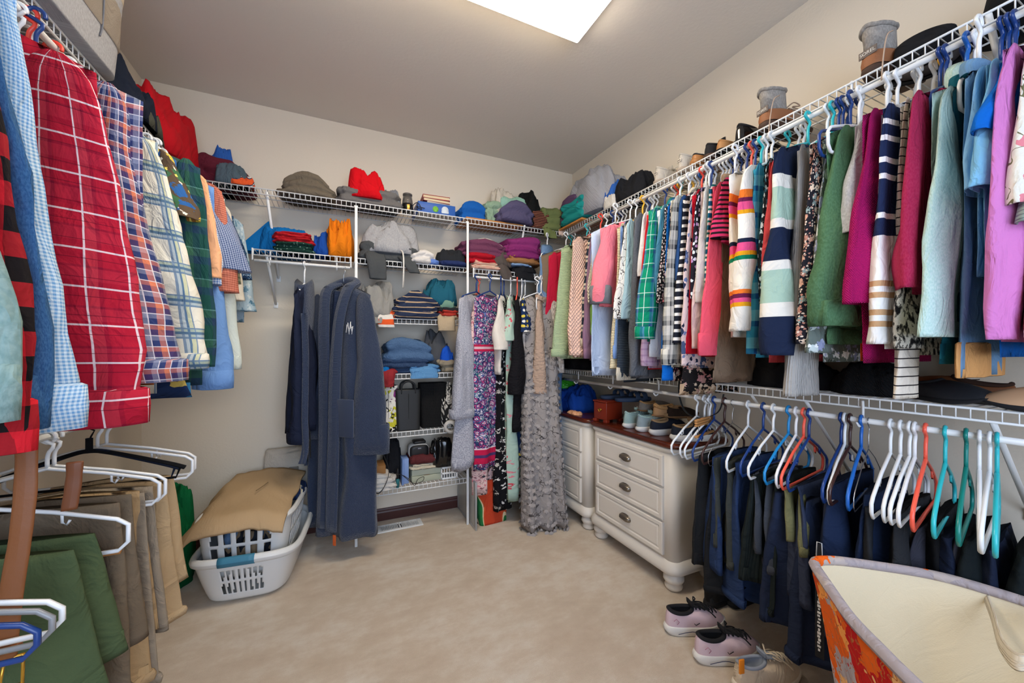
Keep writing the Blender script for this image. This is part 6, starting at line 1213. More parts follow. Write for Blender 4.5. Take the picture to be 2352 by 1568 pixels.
def hat(lab, y, x, br, cr, ch, rot=(0, 0, 0)):
    t = empty('hat', lab, 'hat', (x, y, zs), rot)
    mk('brim', lathe([(0, .006), (br * .6, .004), (br, .012), (br, .017), (cr * 1.02, .010), (0, .012)], 32), HATM, t)
    mk('crown', lathe([(cr * 1.0, .010), (cr * .98, ch * .5), (cr * .88, ch * .9), (cr * .55, ch), (0, ch * .93)], 32), HATM, t)
    mk('band', lathe([(cr * 1.01, .013), (cr * 1.025, .016), (cr * 1.01, .042), (cr * .99, .043)], 32), plain('hat_band', '4a4444', .7), t)
hat('black round hat standing on edge on the high right shelf', .57, 1.72, .10, .075, .10, (0, -.9, .3))
hat('black felt hat with grey band at the top right picture corner', .36, 1.74, .13, .095, .13)
# ------------------------------------------------------------------ dressers
M_DW = plain('cream_lacquer', 'dcd6cd', .4, .45); M_TOP = NT('mahogany_top', .22, .5)
M_TOP.color(M_TOP.ramp(M_TOP.noise(M_TOP.n('Mapping', {0: M_TOP.tc.outputs['Object'], 3: (30, 2.5, 30)}).outputs[0], 1.5, 4).outputs[0], [(.3, '3a150d'), (.7, '6a2c1a')], 'LINEAR')); M_TOP = M_TOP.m
M_PULL = plain('bronze_pull', '8d8478', .3, .5, .9)
def plan(x0, x1, w, r, n=7):
    """chest plan, front at x0; rounded front corners"""
    pts = [Vector((x1, -w, 0)), Vector((x1, w, 0))]
    pts += [Vector((x0 + r - r * math.sin(PI / 2 * k / n), w - r + r * math.cos(PI / 2 * k / n), 0)) for k in range(n + 1)]
    pts += [Vector((x0 + r - r * math.cos(PI / 2 * k / n), -w + r - r * math.sin(PI / 2 * k / n), 0)) for k in range(n + 1)]
    return pts
def at(pts, z): return [Vector((p.x, p.y, z)) for p in pts]
def dresser(lab, yc):
    t = empty('chest_of_drawers', lab, 'chest of drawers', (1.50, yc, 0)); w = .345; D = .355
    mk('body', loft([at(plan(.0, D, w - .012, .05), z) for z in (.15, .69)], cap0=True, cap1=True), M_DW, t)
    mk('base', loft([at(plan(-.012 - o, D, w + o, .06), z) for o, z in ((.0, .09), (.006, .095), (.008, .115), (.002, .135), (-.008, .15), (-.014, .158))], cap0=True, cap1=True), M_DW, t)
    mk('cornice', loft([at(plan(-o, D, w - .012 + o, .055), z) for o, z in ((.0, .685), (.008, .694), (.012, .705), (.012, .714))], cap0=True, cap1=True), M_DW, t)
    mk('top', loft([at(plan(-o, D, w - .005 + o, .06), z) for o, z in ((.004, .7145), (.018, .718), (.022, .728), (.020, .738), (.012, .744), (.0, .745))], cap0=True, cap1=True), M_TOP, t)
    for sx, sy in ((.045, 1), (.045, -1), (D - .06, 1), (D - .06, -1)):
        mk('foot', lathe([(.030, 0), (.040, .008), (.044, .020), (.038, .034), (.042, .040), (.050, .052), (.050, .066), (.040, .078), (.036, .0895)], 20), M_DW, t, loc=(sx, sy * (w - .055), 0))
    for z0, z1 in ((.172, .335), (.348, .505), (.518, .672)):
        d = mk('drawer', loft([[Vector((x, y, z)) for y, z in ((-hw, a), (hw, a), (hw, b), (-hw, b))] for x, hw, a, b in ((.004, .272, z0, z1), (-.012, .272, z0, z1), (-.015, .268, z0 + .004, z1 - .004), (-.015, .252, z0 + .020, z1 - .020), (-.009, .247, z0 + .025, z1 - .025), (-.013, .235, z0 + .037, z1 - .037))], cap1=True), M_DW, t, smooth=False)
        zz = (z0 + z1) / 2
        rows = []
        for k in range(7):
            f = PI / 2 * k / 6
            rows.append([Vector((-.013 - .024 * math.sin(f) * math.sin(PI * q / 12) ** .6, -.042 * math.cos(PI * q / 12) * (1 - .0 * f), zz + .018 * math.cos(f) * math.sin(PI * q / 12) ** .7 - (.006 if k > 4 else 0))) for q in range(13)])
        mk('cup_pull', loft(rows, closed=False), M_PULL, d)
        mk('pull_plate', xf(lathe([(0, 0), (.024, 0), (.022, .003), (0, .003)], 20, 1, 1.9), (-.013, 0, zz - .002), (0, -PI / 2, 0)), M_PULL, d)
    return t
dresser('cream chest of three drawers with mahogany top, the nearer of two on the right', 1.712)
dresser('cream chest of three drawers with mahogany top, the farther one partly behind the grey gown', 2.428)
TZ = .7455
t = empty('jewelry_box', 'small reddish wooden box with brass pull on the nearer chest', 'box', (1.555, YU(1390, 1.555), TZ), .12)
RW = plain('cherry_wood', '7a2612', .35, .45, bump=(30, .05))
mk('body', rbox(-.045, .095, -.055, .055, .018, .125, .003), RW, t); mk('lid', rbox(-.05, .10, -.06, .06, .126, .136, .003), RW, t)
for a in (-.05, .07):
    for b in (-.06, .03): mk('foot', rbox(a, a + .03, b, b + .03, 0, .0185, .002), RW, t)
mk('pull', join(xf(lathe([(0, 0), (.012, 0), (.010, .003), (0, .003)], 16, .6, 1.3), (-.045, 0, .080), (0, -PI / 2, 0)), tube(smoothpath([(-.05, -.012, .08), (-.053, 0, .066), (-.05, .012, .08)], 5), .002, 6)), M_BRASS, t)
NVS = plain('navy_foam', '2c3c55', .7)
def sandal(lab, loc, rot):
    t = empty('sandal', lab, 'sandal', loc, rot)
    O = [Vector((.24 * (1 + math.cos(a)) / 2, sgnpow(math.sin(a), .65) * .045, 0)) for a in [2 * PI * k / 28 for k in range(28)]]
    mk('sole', loft([[Vector((.12 + (p.x - .12) * s_, p.y * s_, z_)) for p in O] for s_, z_ in ((.94, 0), (1, .006), (1, .020), (.95, .024))], cap0=True, cap1=True), NVS, t)
    for x_ in (.13, .18): mk('strap', strip_g([(x_, -.046, .014), (x_, -.035, .045), (x_, 0, .058), (x_, .035, .045), (x_, .046, .014)], .032, .0035, wob=0, dirx=(1, 0, 0)), NVS, t)
sandal('navy foam sandal lying on the red wooden box, left of the pair', (1.55, YU(1395, 1.6), TZ + .1375), -.1)
sandal('navy foam sandal lying on the red wooden box, right of the pair', (1.56, YU(1423, 1.6) - .01, TZ + .1375), -.2)
MIN = cloth('mint_mesh', 'a9c4c0', weave='waffle')
shoe('sneaker', 'mint and grey running shoe on the nearer chest, left of the pair', .24, .085, (1.525, YU(1436, 1.53), TZ), .06, MIN, RUB, MIN, RUB, hs=.03, hc=.095)
shoe('sneaker', 'mint and grey running shoe on the nearer chest, right of the pair', .24, .085, (1.525, YU(1466, 1.53), TZ), .02, cloth('grey_mint_mesh', '9fb0b4', weave='waffle'), RUB, MIN, RUB, hs=.03, hc=.095)
NV = plain('navy_canvas', '1c2230', .8, .3, bump=(300, .3))
shoe('slip_on_shoe', 'navy slip-on with thick white sole on the nearer chest, left of the pair', .25, .092, (1.53, YU(1496, 1.53), TZ), .0, NV, RUB, plain('tan_lining', '9a7c58', .9), None, hs=.034, hc=.082, hf=.085)
shoe('slip_on_shoe', 'navy slip-on with thick white sole on the nearer chest, right of the pair', .25, .094, (1.535, YU(1542, 1.53), TZ), -.25, NV, RUB, plain('tan_lining', ''), None, hs=.034, hc=.082, hf=.085)
SHE = cloth('shearling', 'b48a5c', weave='sherpa')
shoe('moccasin', 'tan shearling lined moccasin resting on the navy slip-on', .25, .095, (1.59, YU(1502, 1.59), TZ + .088), -.2, plain('tan_suede', 'a07c58', .9), plain('tan_sole', '7d5a3a', .8), SHE, None, hs=.014, hc=.065, hf=.06, collar_r=.012, cat='slipper', tongue=False)
shoe('slipper', 'grey woven slipper resting on the mint running shoe', .25, .092, (1.60, YU(1468, 1.60), TZ + .098), -.05, cloth('grey_woven', '8d8378', weave='sherpa'), plain('tan_sole', ''), SHE, None, hs=.012, hc=.06, hf=.055, cat='slipper', tongue=False)
shoe('slipper', 'dark brown fuzzy slipper at the wall end of the nearer chest', .2, .09, (1.64, YU(1530, 1.64), TZ + .085), -.2, cloth('dark_fuzz', '3a2c24', weave='sherpa'), plain('tan_sole', ''), cloth('dark_fuzz', ''), None, hs=.012, hc=.06, hf=.055, cat='slipper', tongue=False)
heap('tee', 'royal blue shirt crumpled on the farther chest', 'shirt', 1.66, YU(1325, 1.66), TZ, .27, .36, .20, S('royal_poplin', '123f94'), seed=81.3, folds=1.3)
heap('cloth', 'peach cloth flat at the front of the farther chest', 'cloth', 1.535, YU(1322, 1.54), TZ, .08, .16, .025, S('peach_cotton', ''), seed=82)
heap('plastic_bag', 'bright green plastic bag on top of the royal blue shirt', 'bag', 1.66, YU(1296, 1.66), TZ + .15, .18, .18, .08, plain('lime_plastic', '3fae2a', .35, .5), seed=83.4, folds=1.3)
# ------------------------------------------------------------------ things on the waist-high right shelf
z = 1.05
rt('bag', 'black handbag pile on the waist-high shelf above the royal blue shirt', 'bag', 1284, 1350, 815, z, S('black_nylon', ''), x=1.70, d=.24, seed=84)
rt('cap', 'olive lime cap on the waist-high shelf behind the knit cuff', 'cap', 1420, 1456, 852, z, S('lime_cap', '7d8c1e'), x=1.64, d=.16, seed=85)
rt('shoe_bag', 'black strappy shoes bundled on the waist-high shelf under the charcoal cardigan', 'bag', 1450, 1515, 838, z, S('black_tee', ''), x=1.70, d=.2, seed=86.2, folds=1.4)
rt('bag', 'black fabric bag on the waist-high shelf left of the grey rib sleeve', 'bag', 1700, 1905, 815, z, S('black_canvas2', '171719'), x=1.72, d=.24, seed=87.3, folds=.9)
rt('mesh_bag', 'long black mesh bag on the waist-high shelf behind the striped cuff', 'bag', 1900, 2090, 832, z, cloth('black_mesh_bag', '1a1a1c', weave='waffle'), x=1.72, d=.24, seed=88.1, folds=.6)
BSH = plain('matte_black_leather', '26282d', .6, .35, bump=(200, .2)); CGN = plain('cognac_leather2', '7d4a26', .6, .35, bump=(150, .3))
shoe('flat_shoe', 'black leather shoe on the waist-high shelf left of the cognac clog', .26, .11, (1.72, .61, z + .0045), -2.15, BSH, BLK, BLK, None, hs=.015, hc=.06, hf=.065, tongue=False)
shoe('clog', 'cognac brown leather clog on the waist-high shelf near the right edge', .27, .115, (1.72, .385, z + .0045), -1.9 + 3.6, CGN, DS, plain('clog_lining', '3a2418', .9), None, hs=.02, hc=.06, hf=.075, tongue=False)
shoe('clog', 'pale tan clog at the right picture edge of the waist-high shelf', .26, .11, (1.645, .17, z + .0045), 1.75, plain('pale_tan_leather', 'c49c78', .6), BLK, DS, None, hs=.015, hc=.055, hf=.065, tongue=False)
mk('bag_strap', strip_g(smoothpath([P(1562, 855, X=1.56), P(1560, 905, X=1.555), P(1575, 945, X=1.55), P(1610, 960, X=1.55), P(1650, 945, X=1.55), P(1662, 905, X=1.56)], 3), .016, .002, wob=0, dirx=(1, .3, 0)), BL, label='black leather bag strap looping down from the waist-high shelf', cat='strap')
# ------------------------------------------------------------------ trousers and hangers on the low right rod
RXW = 1.55
def rpants(u, vt, vb, nm, lab, m, edge=1.37, w=.17, wb=None, **k):
    y = YU(u, edge); zt = .98; top = zt - ZV(u, vt, X=edge + .05); L = max(.2, ZV(u, vt, X=edge + .05) - max(.02, ZV(u, vb, X=edge)))
    return pants(nm, lab, (edge + (wb or w + .03), y, zt), m, rot=.12, w=w, wb=wb or w + .02, top=top, L=L, **k)
RPL = [
 (1602, 1035, 1350, 'sweatpants', 'black sweatpants hung nearest the chest of drawers', S('coal_fleece', '1f2022'), dict(w=.14, th=.05)),
 (1632, 1040, 1290, 'trousers', 'grey olive trousers behind the bright navy joggers', S('grey_olive', '3a3c38'), dict(w=.15, th=.045)),
 (1640, 1040, 1365, 'joggers', 'bright navy blue cotton joggers with gathered hem', S('bright_navy', '26375a'), dict(w=.17, th=.075, fold=.035, nf=3.5)),
 (1722, 1075, 1300, 'jeans', 'faded charcoal jeans squeezed right of the bright navy joggers', S('faded_charcoal', '3c4048'), dict(w=.14, th=.04)),
 (1730, 1080, 1395, 'joggers', 'dark green black ribbed joggers left of the olive pair', cloth('green_black_rib', '1d2424', weave='rib'), dict(w=.16, th=.065, fold=.03)),
 (1790, 1110, 1260, 'trousers', 'light olive trousers peeking between dark joggers', S('light_olive', '6d6a48'), dict(w=.15, th=.03)),
 (1788, 1120, 1505, 'sweatpants', 'ink navy sweatpants reaching nearly to the carpet', S('ink_navy', '20293f'), dict(w=.17, th=.075, fold=.035, nf=3)),
 (1836, 1105, 1450, 'joggers', 'slate joggers with a white printed side stripe', S('slate_jog', '333a4e'), dict(w=.17, th=.06, fold=.03)),
 (1915, 1105, 1500, 'trousers', 'wide navy trousers behind the basket tip', S('deep_navy', '1c2944'), dict(w=.18, th=.07, fold=.03)),
 (1988, 1150, 1500, 'trousers', 'charcoal trousers left of the taupe grey pair', S('charcoal_twill', '26282c'), dict(w=.16, th=.05)),
 (2026, 1165, 1480, 'trousers', 'taupe grey trousers draped over a white hanger', S('taupe_grey_twill', '48443f'), dict(w=.17, th=.06, fold=.03)),
 (2075, 1160, 1480, 'trousers', 'jet black trousers under the coral hanger', S('jet_black', '17181b'), dict(w=.17, th=.06)),
 (2124, 1200, 1500, 'joggers', 'plum grey joggers under the teal hanger', S('plum_grey', '3a3a44'), dict(w=.17, th=.06, fold=.03)),
 (2190, 1220, 1500, 'trousers', 'midnight navy trousers under the dark green hanger', S('midnight_navy', '1a2236'), dict(w=.17, th=.06)),
 (2255, 1230, 1500, 'trousers', 'black green trousers nearest the camera on the low right rod', S('black_green', '161c1e'), dict(w=.18, th=.07)),
]
for i, (u, vt, vb, nm, lab, m, o) in enumerate(RPL):
    if u > 2000: o.update(edge=1.47, w=.15, wb=.165)
    pp = rpants(u, vt, vb, nm, lab, m, seed=i * 1.9 + 2, **o)
    if 'side stripe' in lab:
        ZW = plain('white_print', 'dcdcdc', .7); rr_ = random.Random(4)
        mk('side_print', join(*[boxg(-.001, .001, -.004 + .002 * (k % 2), .005 - .002 * (k % 3 == 0), -.62 - .0105 * k - rr_.uniform(.005, .008), -.62 - .0105 * k) for k in range(22)]), ZW, pp, loc=(-.212, -.035, .14), smooth=False)
        mk('side_tape', boxg(-.0005, .0005, -.012, .012, -.87, -.55), BLK, pp, loc=(-.210, -.035, .14), smooth=False)
        mk('zip_fob', boxg(-.0006, .0006, -.006, .006, 0, .046), BLK, pp, loc=(-.212, -.035, -.42), smooth=False)
        mk('zip_pull', tube([(0, -.008, .0), (0, -.006, .05), (0, .006, .05), (0, .008, 0)], .0016, 5), ZW, pp, loc=(-.212, -.035, -.42))
LOWH = [
 (1600, 'white', 'tube', 'white plastic hanger nearest the chest of drawers, first on the low right rod'), (1618, 'white', 'tube', 'white plastic hanger second from the chest of drawers'), (1630, 'white', 'tube', 'white plastic hanger third from the chest of drawers'),
 (1640, 'navy', 'tube', 'navy plastic hanger by the wooden clamp hanger'), (1664, 'brown', 'tube', 'dark brown plastic hanger left of the bare wire hanger'), (1682, 'wire', 'wire', 'bare wire hanger left of the bright navy joggers'),
 (1718, 'white', 'tube', 'white plastic hanger left of the navy one above the bright navy joggers'), (1753, 'navy', 'tube', 'navy plastic hanger between two white ones above the bright navy joggers'), (1776, 'white', 'tube', 'white plastic hanger left of the sky blue one on the low rod'),
 (1811, 'sky', 'tube', 'sky blue plastic hanger on the low right rod'), (1828, 'white', 'tube', 'white notched plastic hanger right of the sky blue one'), (1846, 'coral', 'tube', 'coral plastic hanger overlapping a navy one above the olive trousers'),
 (1858, 'navy', 'tube', 'navy plastic hanger overlapping the coral one above the olive trousers'), (1932, 'navy', 'tube', 'navy plastic hanger left of a white one above the slate joggers'), (1940, 'white', 'tube', 'white plastic hanger just left of the dark brown one above the slate joggers'),
 (1952, 'brown', 'tube', 'dark brown plastic hanger above the slate joggers'), (1978, 'blue', 'tube', 'medium blue plastic hanger above the wide navy trousers'), (1995, 'wire', 'wire', 'thin wire hanger with a twist tie left of four white hangers'),
 (2045, 'white', 'tube', 'first of four white plastic hangers in a row left of the coral hanger'), (2068, 'white', 'tube', 'second of four white plastic hangers in a row left of the coral hanger'), (2089, 'white', 'tube', 'third of four white plastic hangers in a row left of the coral hanger'), (2101, 'white', 'tube', 'fourth of four white plastic hangers in a row, next to the coral hanger'),
 (2126, 'coral', 'tube', 'coral plastic hanger above the jet black trousers'), (2171, 'teal', 'tube', 'turquoise plastic hanger above the plum grey joggers'), (2219, 'green', 'tube', 'dark green plastic hanger above the midnight navy trousers'),
 (2249, 'white', 'tube', 'white plastic hanger just right of the dark green one'), (2273, 'white', 'tube', 'white plastic hanger left of the nearest turquoise one'), (2290, 'teal', 'tube', 'turquoise plastic hanger nearest the camera on the low right rod'),
]
for k, (u, c, kd, lab) in enumerate(LOWH):
    hanger(lab, (RXW, YU(u, RXW), .98), HC[c], rot=.20 + .10 * ns(k * 1.3, 4.4), kind=kd, w=.195, drop=.088, sd=.10, bar=.055, hooks=kd == 'tube')
t = empty('clamp_hanger', 'pale wooden clamp hanger with two slats beside the chest of drawers', 'hanger', (RXW - .02, YU(1642, RXW) + .02, .98), .3)
WD = plain('light_wood', '')
for z_, n_ in ((-.085, 3), (-.155, 1)):
    for q in range(n_): mk('slat', rbox(-.13, .06, -.006, .006, z_ - .011 * q, z_ - .011 * q + .009, .002), WD, t)
mk('hook', join(tube(smoothpath([(-.0135, 0, -.004), (-.01, 0, .010), (.004, 0, .0125), (.0125, 0, .002), (.006, 0, -.02), (0, 0, -.05), (0, 0, -.16)], 4), .0016, 6), tube([(-.10, 0, -.08), (-.10, 0, -.15)], .0012, 5)), HC['wire'], t)
# tall boots standing under the trousers
for u, lab, dy in ((1618, 'black tall boot with laces under the sweatpants, left of the pair', .0), (1672, 'black tall boot with laces under the sweatpants, right of the pair', .0)):
    p = P(u, 1400, Z=0)
    shoe('tall_boot', lab, .26, .10, (p.x + .02, p.y, 0), .15, BSH, BLK, BLK, BLK, hs=.03, hc=.09, hf=.10, shaft=.12, cat='boot', open_w=.36, open_l=.22)
p = P(1880, 1585, Z=0)
heap('shoe_pile', 'navy and red cloth bag on the carpet under the navy trousers', 'bag', 1.33, .70, 0, .16, .2, .10, S('blue_canvas', '2a4a78'), seed=91, folds=1.2)
# ------------------------------------------------------------------ fabric hamper at lower right
hz = .62
ctl = [(1.145, .585), (1.085, .525), (1.024, .46), (.975, .395), (.926, .326), (.865, .215), (.835, .10), (.86, -.02), (.95, -.12), (1.08, -.17), (1.22, -.14), (1.34, -.05), (1.43, .08), (1.475, .22), (1.484, .325), (1.462, .42), (1.418, .491), (1.35, .55), (1.25, .60), (1.185, .612)]
rim = smoothpath([Vector((x_, y_, 0)) for x_, y_ in ctl + ctl[:1]], 4)[:-1]
hc_ = Vector((1.16, .20, 0))
t = empty('laundry_hamper', 'large fabric hamper with orange leaf print and cream lining at lower right', 'hamper', hc_)
def hring(s_, z_, wv=0.): return [Vector(((p.x - hc_.x) * s_ + wv * math.sin(i * .9), (p.y - hc_.y) * s_ + wv * math.cos(i * .7), z_ + (.020 * ns(p.x * 4, p.y * 4) if z_ > .4 else 0))) for i, p in enumerate(rim)]
LEAFM = cloth('autumn_leaves', '9d95a0', [('nz', 30, [(0, '8a8694'), (.5, 'b0a8ae'), (1, 'c2b8b4')], 1, 3, 'LINEAR'), fl(4.4, .52, ['e8641c', 'f08a24', 'e8641c', 'c01c1c', 'f08a24', '9d95a0'], 1.3), fl(11, .30, ['f4a050', 'd84a18', 'e8641c', 'f0b878', 'd84a18'], 1.0, 6), ('scr', 22, 'b86a3c', .010)])
LINM = cloth('cream_lining', 'e2d3b4', wr=.004)
outer = [hring(.70, 0), hring(.72, .02), hring(.78, .15, .004), hring(.86, .32, .006), hring(.94, .48, .004), hring(1.0, hz - .03), hring(1.005, hz)]
mk('shell', loft(outer, [[(i * .0215, r[0].z) for i in range(len(r))] for r in outer], cap0=True), LEAFM, t)
mk('lining', loft([hring(.975, hz - .004), hring(.965, hz - .035), hring(.92, .48, .006), hring(.84, .32, .008), hring(.76, .15, .005), hring(.70, .02), hring(.5, .012)], cap1=True), LINM, t)
rimr = hring(.99, hz)
mk('rim_binding', tube(rimr, .0125, 8, closed=True), cloth('binding', 'a79da0', [fl(11, .40, ['e8641c', 'a79da0', 'a79da0', '8e8696', 'b6aaa6', 'a79da0'], .8)]), t)
def hpt(u, v, z_): q = P(u, v, Z=z_); return Vector((q.x - hc_.x, q.y - hc_.y, z_))
mk('handle', strip_g([hpt(2262, 1362, .60), hpt(2282, 1420, .575), hpt(2300, 1480, .56), hpt(2340, 1520, .565), hpt(2385, 1500, .58), hpt(2400, 1430, .60)], .036, .0025, wob=0, dirx=(.62, .1, .75)), cloth('cream_webbing', 'd9cdb8', weave='rib'), t)
mk('handle', strip_g([(-.24, .13, .60), (-.255, .10, .53), (-.27, .02, .50), (-.285, -.04, .53), (-.29, -.07, .60)], .034, .0025, wob=0, dirx=(.5, -.5, .3)), cloth('cream_webbing', ''), t)
# ------------------------------------------------------------------ laundry baskets at left
PLW = plain('white_plastic', 'dfe0de', .35, .45)
def basket(lab, loc, rot, b, tp, H, tilt, slots, rimr_=.012, e=.32, up=.0):
    t = empty('laundry_basket', lab, 'basket', loc, (tilt[0], tilt[1], rot)); N, M = 230, 34
    V, F, UV = [], [], []
    for j in range(M + 1):
        s_ = j / M; hx_, hy_ = b[0] + (tp[0] - b[0]) * s_ ** .8, b[1] + (tp[1] - b[1]) * s_ ** .8
        if s_ < .08: k = .93 + .07 * (s_ / .08); hx_ *= k; hy_ *= k
        for x_, y_ in even(serect(hx_, hy_, 160, e), N):
            V.append(Vector((x_, y_, H * s_ + up * s_ * (abs(y_) / hy_) ** 3))); UV.append((x_, H * s_))
    for j in range(M):
        for i in range(N):
            a = j * N + i; c_ = j * N + (i + 1) % N
            p = (V[a] + V[c_ + N]) / 2
            if not slots(p, j / M, i): F.append((a, c_, c_ + N, a + N))
    o = mk('wall', (V, F, UV), PLW, t); md = o.modifiers.new('thickness', 'SOLIDIFY'); md.thickness = .003
    top = V[M * N:(M + 1) * N][::3]
    mk('rim', tube(top, rimr_, 8, closed=True, flat=1.5), PLW, t)
    mk('floor', loft([[Vector((x_, y_, z_)) for x_, y_ in serect(b[0] * .94, b[1] * .94, 40, e)] for z_ in (.001, .004)], cap0=True, cap1=True), PLW, t)
    return t, top
def slots_low(p, s_, i):
    if p.y < -.10 and abs(p.x) < .085 and (.22 < s_ < .50 or .54 < s_ < .78): return (p.x + .2) % .022 > .011
    return False
t1, top1 = basket('white oval laundry basket with blue grip standing on the carpet at left', (-.385, 2.45, 0), -.10, (.165, .235), (.225, .300), .205, (0, 0), slots_low, .014, .45, up=.02)
gp = [Vector(v) for v in top1 if v.y < -.2 and -.10 < v.x < .08]; gp.sort(key=lambda v: v.x)
mk('grip', tube(gp, .0165, 8, flat=1.5), plain('teal_blue_grip', '3f7f9a', .5), t1)
def slots_hi(p, s_, i):
    if p.y < -.16 and abs(p.x) < .135:
        q = ((p.x + .135) / .054) % 1; return .22 < q < .78 and (.30 < s_ < .56 or .64 < s_ < .90)
    if p.x > .12 and abs(p.y) < .17:
        q = ((p.y + .17) / .034) % 1; return .25 < q < .75 and (.26 < s_ < .56 or .62 < s_ < .90)
    return False
t2, top2 = basket('white slotted laundry basket nested in the lower one under khaki trousers', (-.395, 2.46, .10), -.10, (.17, .235), (.205, .275), .27, (-.03, .0), slots_hi, .012, .40)
heap('laundry', 'mixed dark laundry filling the upper white basket', 'laundry', -.40, 2.46, .125, .30, .42, .24, cloth('mixed_laundry', '5a5f6a', [('nz', 9, [(0, '1f2c48'), (.42, '6f8fb4'), (.5, '8f7a60'), (.56, '2a2e36'), (.64, '9a8468'), (1, '1f3a30')], 1, 1)]), seed=95, folds=1.2, p=5, q=.3)
KH = cloth('khaki_flat', 'b79b76', wr=.006); KR, KU = [], []
ko = empty('khaki_trousers', 'khaki trousers laid flat over the upper white laundry basket', 'trousers', (-.415, 2.45, .40), -.10)
nx_, ny_ = 22, 26; V, F, UV = [], [], []
for lay in (0, 1):
    for j in range(ny_ + 1):
        for i in range(nx_ + 1):
            x_ = -.235 + .445 * i / nx_; y_ = -.295 + .57 * j / ny_
            z_ = .045 * (1 - (x_ / .26) ** 2) + .035 * (y_ / .27) + .012 * ns(x_ * 7, y_ * 6, 3) + .006 * abs(math.sin(x_ * 30 + y_ * 22 + 3 * ns(x_ * 5, y_ * 5)))
            if y_ < -.24: z_ -= .8 * (-.24 - y_)
            if x_ < -.16: z_ -= .9 * (-.16 - x_)
            V.append(Vector((x_ + .01 * ns(y_ * 9), y_ + .014 * ns(x_ * 8), z_ - .012 * lay))); UV.append((x_, y_))
q_ = (nx_ + 1) * (ny_ + 1)
for j in range(ny_):
    for i in range(nx_):
        a = j * (nx_ + 1) + i; F.append((a, a + 1, a + nx_ + 2, a + nx_ + 1)); F.append((q_ + a, q_ + a + nx_ + 1, q_ + a + nx_ + 2, q_ + a + 1))
bd = [i for i in range(nx_ + 1)] + [j * (nx_ + 1) + nx_ for j in range(1, ny_ + 1)] + [ny_ * (nx_ + 1) + i for i in range(nx_ - 1, -1, -1)] + [j * (nx_ + 1) for j in range(ny_ - 1, 0, -1)]
for k in range(len(bd)): a, c_ = bd[k], bd[(k + 1) % len(bd)]; F.append((a, a + q_, c_ + q_, c_))
mk('cloth', (V, F, UV), KH, ko)
mk('belt_loop', tube(smoothpath([(.03, -.05, .062), (.05, .0, .068), (.06, .05, .07)], 4), .0022, 5), plain('khaki_seam', '7d6648', .9), ko)
heap('shirt', 'dark blue print shirt edge between khaki trousers and basket rim', 'shirt', -.215, 2.60, .36, .10, .30, .06, cloth('leaf_dark', ''), seed=96, folds=1.3)
# woven mat leaning on the back wall behind the baskets
WV = cloth('woven_cream', 'd2c8b8', weave='sherpa')
wm_ = mk('woven_mat', xf(slab_g(.33, .30, .05, 1, 97, e=.22, rough=.01, taper=.03), (0, 0, 0), (PI / 2 - .10, 0, 0)), WV, loc=(-.235, 2.80, .44), label='cream woven mat leaning on the back wall behind the laundry baskets', cat='mat')
heap('cloth_bag', 'emerald green cloth bag on the floor between trousers and laundry basket', 'bag', -.80, 2.56, 0, .22, .28, .52, cloth('emerald_cloth', '0e6a3c'), seed=98, folds=1.0, p=5, q=.3)
# frame and leaf print tote under the dresses
t = empty('picture_frame', 'clear picture frame standing on the carpet behind the right white post', 'picture frame', (.838, 2.62, 0))
AC = NT('frosted_acrylic', .3, .5); AC.color('c9c9c6'); AC.b.inputs['Alpha'].default_value = .55
mk('glass', boxg(-.004, -.001, -.20, .20, .01, .31), AC.m, t, smooth=False)
mk('print', boxg(-.0005, .002, -.15, .15, .05, .27), cloth('red_print', 'b8b4ae', [('nz', 12, [(0, 'c22a20'), (.42, '6a3a4a'), (.5, 'b8b4ae'), (1, 'cfcac2')], 1, 2)]), t, smooth=False)
mk('frame', join(rbox(-.006, .006, -.21, -.198, 0, .32, .002), rbox(-.006, .006, .198, .21, 0, .32, .002), rbox(-.006, .006, -.2, .2, .308, .32, .002), rbox(-.006, .006, -.2, .2, 0, .012, .002)), plain('silver_frame', 'aeb0b2', .35, .5, .4), t)
x0, x1 = XU(1096, 2.45), XU(1162, 2.45)
LF = cloth('leaf_canvas', '3a2a24', [('nz', 5, [(0, 'c2452a'), (.47, 'c8502c'), (.49, 'e0c8a0'), (.51, '2f7a44'), (.60, '1f5a3a'), (.62, 'e0c8a0'), (.64, '3a2a24'), (1, '3a2a24')], .5, 1)])
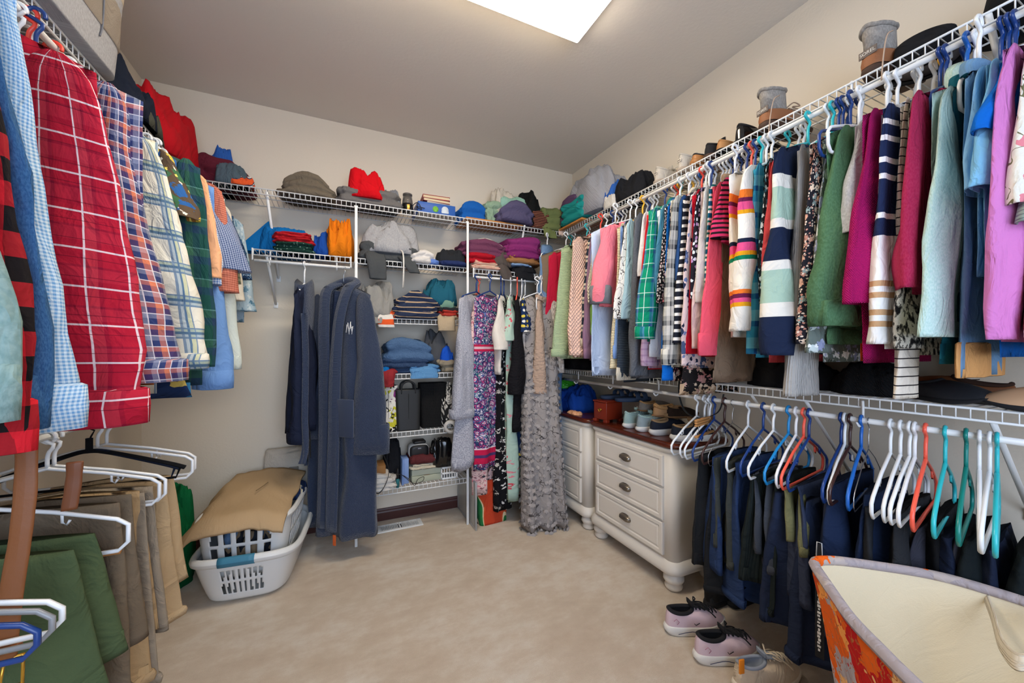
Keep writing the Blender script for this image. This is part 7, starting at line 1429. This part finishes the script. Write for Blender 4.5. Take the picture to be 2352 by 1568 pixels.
t = empty('leaf_tote', 'canvas tote with orange and green leaf print under the paisley dress', 'bag', ((x0 + x1) / 2 + .02, 2.53, 0), .1)
R = [[Vector((px * (1 + .12 * s_), py * (1 - .3 * s_), .30 * s_)) for px, py in serect(.105, .07, 32, .35)] for s_ in (0, .05, .3, .6, .9, 1)]
mk('body', loft(R + [[Vector((p.x * .96, p.y * .9, .30)) for p in R[-1]], [Vector((p.x * .9, p.y * .8, .1)) for p in R[-1]]], cap0=True, cap1=True), LF, t)
mk('handle', tube(smoothpath([(-.05, -.04, .28), (-.045, -.05, .36), (0, -.05, .40), (.045, -.05, .36), (.05, -.04, .28)], 5), .006, 6), plain('strap_brown', '4a3428', .7), t)
# grey storage bin on the high left shelf
t = empty('storage_bin', 'grey fabric storage bin with beige trim and white rope handle on the left shelf', 'storage bin', (-.835, 1.47, ZT + .0045))
GB = cloth('grey_bin_fabric', '8f8f92', heather=('a5a5a8', 200, .6), wr=.003); TR = cloth('beige_trim', 'b8aa96', wr=.003)
R = [[Vector((px * (1 + .14 * s_), py * (1 + .08 * s_), .36 * s_ + .006 * ns(px * 9, py * 9, s_ * 3))) for px, py in serect(.165, .275, 48, .22)] for s_ in (0, .02, .25, .5, .72)]
mk('body', loft(R, cap0=True), GB, t)
R2 = [R[-1]] + [[Vector((px * (1 + .14 * s_), py * (1 + .08 * s_), .36 * s_)) for px, py in serect(.166, .276, 48, .22)] for s_ in (.73, .9, 1)]
mk('trim', loft(R2 + [[Vector((p.x * .97, p.y * .97, p.z)) for p in R2[-1]], [Vector((p.x * .93, p.y * .95, .1)) for p in R2[-1]]], cap1=True), TR, t)
mk('handle', tube(smoothpath([(.0 - .07, .302, .30), (-.05, .325, .32), (.0, .335, .325), (.05, .325, .32), (.07, .302, .30)], 5), .011, 8), plain('white_rope', 'dedad2', .8), t)
mk('seam_cord', tube(smoothpath([(.190, .10, .30), (.184, .12, .20), (.176, .13, .10), (.172, .125, .06)], 5), .0022, 5), plain('cord_grey', '6a6a6e', .8), t)
